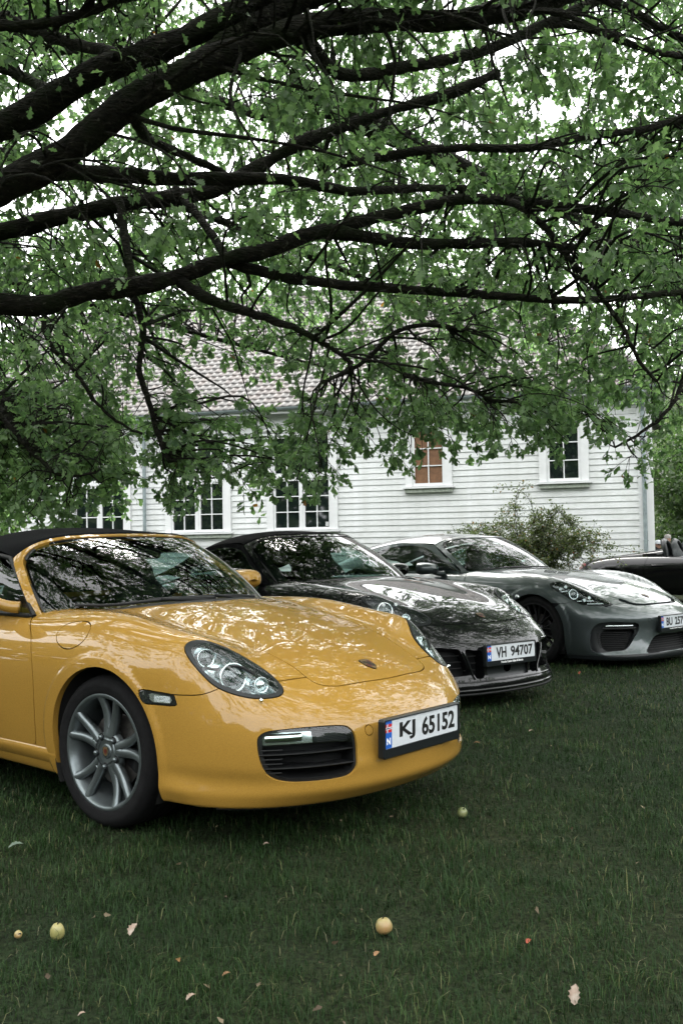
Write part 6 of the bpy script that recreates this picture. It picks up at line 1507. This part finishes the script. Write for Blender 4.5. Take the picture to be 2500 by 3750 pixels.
def build_grass():
    out = []
    # (y range, blades per m2, blade width scale)
    P = []
    for y0, y1, den, ws in ((1.9, 3.2, 12000, 1.0), (3.2, 4.6, 9000, 1.2), (4.6, 6.5, 5000, 1.6), (6.5, 9.5, 2200, 2.3), (9.5, 15, 650, 3.6)):
        w0 = lambda y: .40 * y + .35
        area = 2 * w0((y0 + y1) / 2) * (y1 - y0); n = int(area * den); y = RNG.uniform(y0, y1, n); x = RNG.uniform(-1, 1, n) * w0(y); P.append(np.stack([x, y, np.full(n, ws)], 1))
    for y0, y1, den, ws in ((1.9, 4.6, 2200, 2.0), (4.6, 9.5, 900, 3.0)):   # thinner cover beyond the sides of the view
        n = int(3.2 * (y1 - y0) * den); y = RNG.uniform(y0, y1, n); sgn = np.where(RNG.random(n) < .5, -1, 1); P.append(np.stack([sgn * (.40 * y + .35 + RNG.uniform(0, 1.6, n)), y, np.full(n, ws)], 1))
    P = np.concatenate(P); x, y, ws = P.T; patch = .5 + .5 * np.sin(x * 1.7 + 2 * np.sin(y * 1.1)) * np.cos(y * 1.9 + x * .6); clump = .5 + .5 * np.sin(x * 11 + 3 * np.sin(y * 7)) * np.sin(y * 13 + x * 5); tuft = .5 + .5 * np.sin(x * 5.3 + 4 * np.sin(y * 3.1 + x)) * np.sin(y * 6.2 + 2.5 * np.sin(x * 3.7))
    keep = RNG.random(len(x)) < .62 + .38 * clump; x, y, ws, patch, clump, tuft = x[keep], y[keep], ws[keep], patch[keep], clump[keep], tuft[keep]; n = len(x)
    h = RNG.gamma(6, .0062, n) * (.65 + .5 * clump) * (.58 + .85 * tuft); h = np.clip(h * .74, .010, .062); tall = RNG.random(n) < .03; h = np.where(tall, h * 1.6, h)
    lean = RNG.gamma(2.2, .42, n); a = RNG.uniform(0, 2 * np.pi, n); dx, dy = np.cos(a), np.sin(a); w = RNG.uniform(.0007, .0014, n) * ws
    z = ground_z(x, y) - .010; B = np.stack([x, y, z], 1); D = np.stack([dx, dy, 0 * x], 1); S = np.stack([-dy, dx, 0 * x], 1) * w[:, None]
    f1, f2 = .5, 1.0; p1 = B + D * (h * lean * .30)[:, None] + np.stack([0 * x, 0 * x, h * .62], 1); p2 = B + D * (h * lean * .95)[:, None] + np.stack([0 * x, 0 * x, h * np.clip(1 - .28 * lean, .25, 1)], 1)
    V = np.stack([B - S, B + S, p1 - S * .8, p1 + S * .8, p2], 1); i = np.arange(n)[:, None] * 5
    T = np.concatenate([i + [0, 1, 3], i + [0, 3, 2], i + [2, 3, 4]]); v = V.reshape(-1, 3)
    tint = np.clip(RNG.beta(1.7, 2.4, n) * .80 + .16 * (patch - .5) + .36 * (tuft - .44) + .06 * (y > 5.5), 0, .86); dry = RNG.random(n) < .022 + .035 * patch; tint = np.where(dry, RNG.uniform(.86, 1.0, n), tint)
    m = Mesh(v, v * 0, T); o = leaf_object('grass', m, np.repeat(tint, 5), grass_mat(), None); tag(o, 'short dark green lawn with scattered straw blades', 'grass', kind='stuff')
    print('print: grass', n)
build_grass()
# ---------------------------------------------------------------- trees, shrubs, people and small things
M['far_leaf'] = leaf_mat('tree_leaf', (.030, .062, .024), (.085, .125, .048), (1.8, 2.2, 1.2), .4, .5)
M['birch_leaf'] = leaf_mat('birch_leaf', (.060, .085, .050), (.15, .18, .10), (1.5, 1.8, 1.1), .4, .5)
M['shrub_leaf'] = leaf_mat('shrub_leaf', (.036, .056, .020), (.10, .122, .050), (1.5, 1.7, .9), .35, .4)
M['light_leaf'] = leaf_mat('light_shrub_leaf', (.050, .090, .026), (.13, .18, .06), (1.8, 2.2, 1.1), .42, .45)
M['birch_bark'] = mat('birch_bark', (.55, .54, .50), .8, noise=(6, .7, (.06, .055, .05)))
def oak_leaf_small():
    v = np.array([(0, 0, 0), (1, 0, -.15), (.45, .27, .05), (.45, -.27, .05)], float); t = np.array([[0, 1, 2], [1, 0, 3]]); return v, vertex_normals(v, t), t
def plain_leaf():
    v = np.array([(0, 0, 0), (.5, .28, .06), (1, 0, -.12), (.5, -.28, .06)], float); t = np.array([[0, 2, 1], [0, 3, 2]]); return v, vertex_normals(v, t), t
def bg_tree(name, label, x, y, H, R, n, mats, group='trees beyond the house', droop=0.0, leaf=.22, low=.15, stems=7, cat='tree'):
    tr = empty(name, (x, y, 0)); tag(tr, label, cat, group)
    w = [tube(open_spline(np.array([(0, 0, -.2), (.05 * R, 0, H * .25), (-.05 * R, .03 * R, H * .55), (.02 * R, 0, H * .92)]), 20), np.linspace(.045 * H * .6 + .05, .03, 20), 10)]
    cl = []
    for k in range(stems * 4):
        z0 = H * (low + (.85 - low) * (k + RNG.random()) / (stems * 4)); a = RNG.uniform(0, 6.283); prof = math.sin(math.pi * min(1, (z0 / H - low * .4) / (1.04 - low * .4)))**.6
        L = R * prof * RNG.uniform(.55, 1.0); end = np.array([math.cos(a) * L, math.sin(a) * L, z0 + L * (.35 - droop)]); p = open_spline(np.array([(0, 0, z0), end * [.5, .5, 1] + [0, 0, (z0 - end[2]) * .3 + .1 * L], end]), 8)
        w.append(tube(p, np.linspace(.02 + .012 * L, .008, 8), 5, caps=False))
        for f in (.45, .7, .9, 1.0): cl.append((p[int(f * 7)], .35 + .22 * L * f))
    cl.append((np.array([0, 0, H * .93]), R * .3)); c = np.array([q[0] for q in cl]); r = np.array([q[1] for q in cl]); i = RNG.choice(len(cl), n, p=r**2 / (r**2).sum()); d = unit(RNG.normal(0, 1, (n, 3))); rad = RNG.random(n)**.45
    P = c[i] + d * (r[i] * rad)[:, None] * [1, 1, .8]; P[:, 2] -= droop * RNG.random(n) * 1.5; P[:, 2] = np.maximum(P[:, 2], .15)
    X = unit(d * .5 + RNG.normal(0, .7, (n, 3)) + [0, 0, -.4 - droop]); N = unit(d * .6 + [0, 0, .7] + RNG.normal(0, .5, (n, 3)))
    m, tn = scatter_leaves(plain_leaf(), P, X, N, RNG.uniform(.7, 1.3, n) * leaf, np.clip(RNG.beta(2, 2, n) * .9, 0, .93))
    ob('trunk', w[0], mats[0], tr); ob('branches', merge(w[1:]), mats[0], tr); tag(leaf_object('crown', m, tn, mats[1], tr), kind='stuff'); return tr
bg_tree('birch_tree', 'pale drooping birch rising beyond the right corner of the house', 12.3, 33.0, 9.0, 3.0, 9000, (M['birch_bark'], M['birch_leaf']), droop=.55, leaf=.17)
bg_tree('broadleaf_tree', 'dense dark green tree low beside the house corner, in front of the birch', 11.2, 30.0, 4.6, 2.3, 9000, (M['bark'], M['far_leaf']), low=.02, leaf=.17)
bg_tree('broadleaf_tree', 'mid green tree at the right edge beyond the open roadster', 13.9, 31.5, 6.0, 2.8, 8000, (M['bark'], M['far_leaf']), low=.05, leaf=.19)
bg_tree('broadleaf_tree', 'tall green tree standing behind the birch at the right edge', 17.5, 42.0, 11.5, 5.0, 7000, (M['bark'], M['far_leaf']), low=.05, leaf=.30)
bg_tree('broadleaf_tree', 'green tree seen past the left end of the house', -14.5, 27.0, 8.5, 4.0, 7000, (M['bark'], M['far_leaf']), low=.05, leaf=.24)
bg_tree('garden_shrub', 'green leafy shrub at far left before the house wall', -7.6, 19.5, 2.8, 1.5, 6000, (M['bark'], M['far_leaf']), low=.02, leaf=.11, group='shrubs along the house', cat='shrub')
# distant wood closing the horizon; nearer unseen ring added to darken reflections
def far_wood():
    n = 36000; a = RNG.uniform(-math.pi, math.pi, n); back = (a > .52) | (a < -.95); rr = np.where(back, RNG.uniform(24, 34, n), RNG.uniform(75, 105, n)); h = np.where(back, np.where((a < -.95) & (a > -2.5), 10.0, 6.0) + 1.5 * np.sin(a * 5) + 2 * np.sin(a * 13), 9 + 4 * np.sin(a * 7) + 3 * np.sin(a * 17 + 1)); z = h * RNG.random(n)**.8; P = np.stack([rr * np.sin(a), rr * np.cos(a), z], 1)
    X = unit(RNG.normal(0, 1, (n, 3))); N = unit(np.stack([-np.sin(a), -np.cos(a), 0 * a + .6], 1) + RNG.normal(0, .4, (n, 3))); m, tn = scatter_leaves(plain_leaf(), P, X, N, np.where(back, RNG.uniform(.6, 1.5, n), RNG.uniform(2.0, 4.2, n)), np.clip(RNG.beta(2, 2, n) * .9, 0, .93))
    tag(leaf_object('far_wood', m, tn, M['far_leaf'], None), 'distant belt of trees, plus a nearer unseen ring added to darken reflections', 'woods', kind='stuff')
far_wood()
# the berry shrub against the white wall
def berry_shrub():
    x0, y0 = pix(1930, 2060, 17.6)[:2]; s = empty('berry_shrub', (x0, y0, 0)); tag(s, 'open thorny berry shrub with small leaves against the white wall, behind the grey coupe', 'shrub', 'shrubs along the house')
    stems, P, X, berries = [], [], [], []
    for k in range(64):
        a = RNG.uniform(0, 6.283); L = RNG.uniform(.8, 1.75); hgt = RNG.uniform(.9, 2.15) * (1 - .25 * (abs(math.cos(a)))); ex = math.cos(a) * L * .95; ey = math.sin(a) * L * .5
        c = open_spline(np.array([(RNG.normal(0, .15), RNG.normal(0, .12), 0), (ex * .22, ey * .25, hgt * .55), (ex * .6, ey * .6, hgt * .95), (ex * 1.0, ey, hgt * RNG.uniform(.72, 1.0))]), 26); stems.append(tube(c, np.linspace(.013, .0035, 26), 5, caps=False))
        for q in range(8, 26):
            for _ in range(4):
                d = unit(RNG.normal(0, 1, 3) + [0, 0, .3]); b = c[q] + d * RNG.uniform(.06, .20)
                if RNG.random() < .4: stems.append(tube(np.array([c[q], .5 * (c[q] + b) + [0, 0, .01], b]), [.0035, .0028, .002], 3, caps=False))
                for _ in range(RNG.integers(5, 10)): f = RNG.uniform(.2, 1.1); P.append(c[q] + (b - c[q]) * f + RNG.normal(0, .02, 3)); X.append(unit(d + RNG.normal(0, .8, 3)))
                if RNG.random() < .05 and c[q][2] < 1.5: berries.append(b)
    # one long arching shoot to the right, low over the roadster's tail
    for e in ((2.05, -.05, .98), (1.75, .1, .80), (-1.45, 0, 1.38), (-.55, .1, 2.2), (.1, .1, 2.25)):
        c = open_spline(np.array([(0, 0, .3), np.array(e) * [.45, .5, 0] + [0, 0, max(e[2], 1.15)], e]), 30); stems.append(tube(c, np.linspace(.010, .003, 30), 4, caps=False))
        for q in range(9, 30):
            for _ in range(7): d = unit(RNG.normal(0, 1, 3)); P.append(c[q] + d * RNG.uniform(.01, .08)); X.append(d)
    P, X = np.array(P), np.array(X); n = len(P); N = unit(RNG.normal(0, .6, (n, 3)) + [0, -.2, .8]); t = np.clip(RNG.beta(2, 2, n) * .92, 0, .93); t[RNG.random(n) < .03] = 1
    m, tn = scatter_leaves(oak_leaf_small(), P, X, N, RNG.uniform(.032, .062, n), t); tag(leaf_object('foliage', m, tn, M['shrub_leaf'], s), kind='stuff'); ob('stems', merge_fast(stems), M['bark'], s)
    bm = [xform(lathe([(.0005, .011), (.008, .008), (.011, 0), (.008, -.008), (.0005, -.011)], 8), np.eye(3), b) for b in berries[:90]]
    if bm: tag(ob('berries', merge_fast(bm), mat('red_berry', (.30, .03, .015), .3), s), kind='stuff')
berry_shrub()
# fallen fruit and leaves on the lawn
def on_lawn(px, py):
    o = np.array([0, 0, 1.167]); d = pix(px, py, 1.0) - o; P = o - d * (1.167 / d[2]); P[2] = ground_z(P[0], P[1]); return P
def apple_mat(name, c1, c2, axis_scale):
    m, t, out = node_mat(name); b = t.nodes.new('ShaderNodeBsdfPrincipled'); t.links.new(b.outputs[0], out.inputs[0]); b.inputs['Roughness'].default_value = .32
    tc = t.nodes.new('ShaderNodeTexCoord'); n = t.nodes.new('ShaderNodeTexNoise'); n.inputs['Scale'].default_value = axis_scale; n.inputs['Detail'].default_value = 6; r = t.nodes.new('ShaderNodeValToRGB'); r.color_ramp.elements[0].position = .42; r.color_ramp.elements[1].position = .66
    r.color_ramp.elements[0].color = (*c1, 1); r.color_ramp.elements[1].color = (*c2, 1); t.links.new(tc.outputs['Object'], n.inputs['Vector']); t.links.new(n.outputs['Fac'], r.inputs[0]); t.links.new(r.outputs[0], b.inputs['Base Color']); return m
def fruit(px, py, r, tall, material, label, tilt, cat='apple'):
    P = on_lawn(px, py); f = empty('fallen_apple', P + [0, 0, r * .80]); tag(f, label, cat, 'fruit fallen on the lawn'); a = np.linspace(0, math.pi, 22); rr = r * np.sin(a)**.85 * (1 - .10 * np.cos(a)); z = r * tall * np.cos(a) - .16 * r * np.exp(-(rr / (.35 * r))**2) * np.sign(np.cos(a))
    m = lathe(np.stack([np.maximum(rr, .0004), z], 1), 30); m = Mesh(m.v * [1, 1, 1], m.n, m.t); wob = 1 + .03 * np.cos(5 * np.arctan2(m.v[:, 2], m.v[:, 0])) * (m.v[:, 1] < 0); m = Mesh(m.v * np.stack([wob, wob * 0 + 1, wob], 1), m.n, m.t)
    R_ = rotz(tilt[1]) @ rotx(math.pi / 2 + tilt[0]); ob('flesh', xform(m, R_, 0), material, f); top = R_ @ np.array([0, r * tall * .82, 0]); ob('stalk', tube(np.array([top, top * 1.12 + [.002, 0, .002], top * 1.28 + [.006, .002, 0]]), [.0016, .0014, .002], 6), M['bark'], f)
ga, ya, pa = apple_mat('green_apple_skin', (.10, .125, .045), (.19, .20, .09), 12), apple_mat('yellow_red_apple_skin', (.28, .24, .10), (.27, .16, .065), 9), apple_mat('pale_yellow_apple_skin', (.31, .27, .11), (.22, .21, .075), 14)
fruit(1692, 2980, .023, .90, ga, 'small green apple on the grass right of the yellow bumper', (.5, .3)); fruit(1405, 3400, .0255, .98, ya, 'yellow apple with a red cheek lying in the near grass', (-.2, 1.2)); fruit(211, 3440, .0215, 1.2, pa, 'pale yellow apple with a dark split, in the lower left grass', (.15, .2))
fruit(68, 3440, .012, .9, ya, 'bitten little apple core at the left edge of the lawn', (1.2, .5))
lv = {'grey_leaf': mat('dried_leaf_grey', (.10, .135, .10), .7, noise=(30, .3)), 'pale_leaf': mat('dried_leaf_pale', (.30, .26, .22), .7, noise=(30, .4, (.20, .13, .09))), 'brown_leaf': mat('dried_leaf_brown', (.24, .13, .06), .75, noise=(24, .5)), 'red_leaf': mat('dried_leaf_red', (.30, .06, .03), .7, noise=(24, .4))}
def curled(n=14, w=.42, roll=1.6):
    u = np.linspace(0, 1, n); s = np.linspace(-1, 1, 9); wid = w * np.sin(math.pi * u**.8)**.7 + .01; wid = wid * (1 + .22 * np.sin(u * 26)); G = np.stack([np.broadcast_to(u[:, None], (n, 9)), wid[:, None] * np.sin(s * roll * .5)[None] / (roll * .5), wid[:, None] * (1 - np.cos(s * roll * .5))[None] / (roll * .5) + .12 * np.sin(u * 3)[:, None]], -1); return grid_mesh(G)
for (px, py, L, rz, tilt, mk, nm, lab, roll) in ((60, 3135, .085, .4, .15, 'grey_leaf', 'fallen_leaf', 'grey green oak leaf lying left of the front wheel', 1.2), (490, 3450, .062, 1.1, .6, 'pale_leaf', 'fallen_leaf', 'small pinkish dry leaf between the two left apples and the centre', 2.2), (2105, 3675, .075, 1.2, .9, 'pale_leaf', 'fallen_leaf', 'large pale curled leaf standing in the lower right grass', 2.6), (830, 3605, .034, .3, .3, 'brown_leaf', 'fallen_leaf', 'tiny brown leaf scrap near the bottom of the lawn', 1.8), (975, 3105, .035, .1, .2, 'pale_leaf', 'fallen_leaf', 'pale twig-like leaf scrap below the yellow bumper', 2.4), (2122, 2475, .05, .8, .7, 'red_leaf', 'fallen_leaf', 'red leaf on the grass in front of the grey coupe', 2.0), (1745, 2738, .06, -.3, .1, 'brown_leaf', 'fallen_leaf', 'reddish brown leaf on the lawn right of the number plate', 1.5), (1945, 2692, .05, .2, .1, 'pale_leaf', 'fallen_leaf', 'pale leaf scrap on the lawn below the black convertible', 1.6), (700, 3690, .04, .5, .4, 'pale_leaf', 'fallen_leaf', 'pale leaf fragment at the bottom edge, left of centre', 2.0), (300, 3745, .03, .2, .4, 'pale_leaf', 'fallen_leaf', 'bright scrap at the very bottom left', 2.0), (1380, 3510, .035, .9, .2, 'brown_leaf', 'fallen_leaf', 'dull red leaf pressed into the grass below the red-cheeked apple', 1.4), (1935, 3455, .035, .9, .2, 'red_leaf', 'fallen_leaf', 'small dark red leaf in the grass at lower right', 1.4)):
    P = on_lawn(px, py); L = L * .68; m = curled(roll=roll, w=.34); m = xform(Mesh((m.v - [.5, 0, 0]) * L, m.n, m.t), rotz(rz) @ roty(-tilt), 0); o = ob(nm, m, lv[mk]); o.location = P + [0, 0, .018 + .45 * L * math.sin(tilt)]; tag(o, lab, 'leaf', 'dry leaves on the lawn')

def leaf_litter():
    n = 140; y = 2.1 + 8 * RNG.random(n)**1.4; x = RNG.uniform(-1, 1, n) * (.40 * y + .3); P = np.stack([x, y, ground_z(x, y) + RNG.uniform(.004, .028, n)], 1); X = unit(np.stack([RNG.normal(0, 1, n), RNG.normal(0, 1, n), RNG.normal(0, .35, n)], 1)); N = unit(RNG.normal(0, .5, (n, 3)) + [0, 0, .8])
    m, tn = scatter_leaves(oak_leaf(0), P, X, N, RNG.uniform(.008, .028, n), RNG.random(n)); o = leaf_object('leaf_litter', m, tn, leaf_mat('dry_scraps', (.045, .028, .014), (.24, .19, .12), (1, 1, 1), .2, .7), None); tag(o, 'scraps of dry leaf and straw strewn through the lawn', 'leaf litter', kind='stuff')
leaf_litter()
# ---------------------------------------------------------------- two seated visitors and a parked car far behind
def seated_person(px, py, D, cap, label, shirt, face=0.0):
    H = pix(px, py, D); x, y = H[0], H[1]; ch = empty('folding_chair', (x, y, 0), face); tag(ch, 'plain folding chair under the visitor ' + ('in the white cap' if cap else 'with grey hair'), 'chair', 'chairs by the far hedge')
    ob('seat', box(-.22, .22, -.2, .22, .43, .45), M['trim'], ch); ob('backrest', box(-.22, .22, .22, .24, .5, .85), M['trim'], ch)
    for a in (-.2, .2):
        for b in (-.18, .22): ob('leg', tube(np.array([(a, b, 0), (a, b * .95, .44)]), .012, 6), M['dark_alloy'], ch)
    p = empty('person', (x, y, 0), face); tag(p, label, 'person', 'visitors sitting beyond the open roadster')
    # continuous body: pelvis, spine, neck, head, arms, legs as one skinned graph
    V = [(0, .05, .52), (0, .08, .72), (0, .10, .92), (0, .09, 1.02), (0, .07, 1.12), (0, .06, 1.20)]; E = [(0, 1), (1, 2), (2, 3), (3, 4), (4, 5)]; R = [(.15, .13), (.145, .11), (.15, .11), (.075, .07), (.075, .085), (.065, .08)]
    for s in (-1, 1):
        b = len(V); V += [(s * .18, .10, .95), (s * .24, .02, .72), (s * .16, -.18, .60), (s * .14, -.24, .585)]; R += [(.062, .062), (.046, .046), (.034, .034), (.03, .045)]; E += [(2, b), (b, b + 1), (b + 1, b + 2), (b + 2, b + 3)]
        b = len(V); V += [(s * .10, .02, .50), (s * .12, -.38, .50), (s * .12, -.40, .10), (s * .12, -.54, .04)]; R += [(.095, .09), (.07, .07), (.048, .048), (.04, .032)]; E += [(0, b), (b, b + 1), (b + 1, b + 2), (b + 2, b + 3)]
    k = H[2] / 1.15; me = bpy.data.meshes.new('body'); me.from_pydata([tuple(np.array(v) * [1, 1, k]) for v in V], E, []); o = bpy.data.objects.new('body', me); COL.objects.link(o); o.parent = p; o.modifiers.new('skin', 'SKIN'); 
    for i, r in enumerate(R): me.skin_vertices[0].data[i].radius = r
    me.skin_vertices[0].data[0].use_root = True; ss = o.modifiers.new('sub', 'SUBSURF'); ss.levels = 2; ss.render_levels = 2; me.materials.append(shirt)
    sk = mat('skin', (.42, .25, .18), .55); face_m = lathe(open_spline([(.0005, .125), (.05, .112), (.078, .06), (.08, 0), (.066, -.06), (.04, -.105), (.0005, -.115)], 24), 24); Rf = rotx(math.pi / 2)
    ob('face', xform(Mesh(face_m.v * [.95, 1, 1.12], face_m.n, face_m.t), Rf, (0, .065, 1.15 * k)), sk, p); ob('nose', tube(np.array([(0, -.028, 1.165 * k), (0, -.045, 1.135 * k)]), [.010, .016], 8), sk, p)
    for s in (-1, 1): ob('ear', xform(lathe([(.0005, .006), (.018, .004), (.022, -.006)], 12), rotz(s * math.pi / 2), (s * .082, .07, 1.15 * k)), sk, p); ob('eye', xform(lathe([(.0005, .006), (.008, .003), (.009, -.004)], 10), rotx(math.pi), (s * .03, -.018, 1.168 * k)), M['trim'], p)
    hair = lathe(open_spline([(.0005, .135), (.055, .122), (.087, .066), (.090, .02)], 16), 24); ob('cap' if cap else 'hair', xform(Mesh(hair.v * [.98, 1, 1.15], hair.n, hair.t), Rf, (0, .07, 1.15 * k + .012)), M['white'] if cap else mat('grey_hair', (.34, .32, .30), .8, noise=(60, .4)), p)
    if cap: ob('cap_peak', prism(closed_spline(np.array([(-.075, 0), (-.06, -.07), (0, -.095), (.06, -.07), (.075, 0)]), 40), 0, .008, (0, -.005, 1.185 * k)), M['white'], p); ob('sunglasses', box(-.06, .06, -.026, -.018, 1.148 * k, 1.172 * k), M['trim'], p)
seated_person(2412, 1996, 27.0, True, 'seated person in a white cap and dark sunglasses beyond the open roadster', mat('dark_shirt', (.03, .035, .04), .8), math.radians(10))
seated_person(2436, 1976, 26.4, False, 'seated grey-haired person beside the one in the white cap', mat('brown_shirt', (.10, .07, .05), .8), math.radians(-60))
far = copy_tree(GREY); far.location = (*pix(2630, 2000, 26.5)[:2], -.02); far.rotation_euler = (0, 0, math.radians(186)); far['label'] = 'grey car half hidden behind the open roadster, its screen just showing'
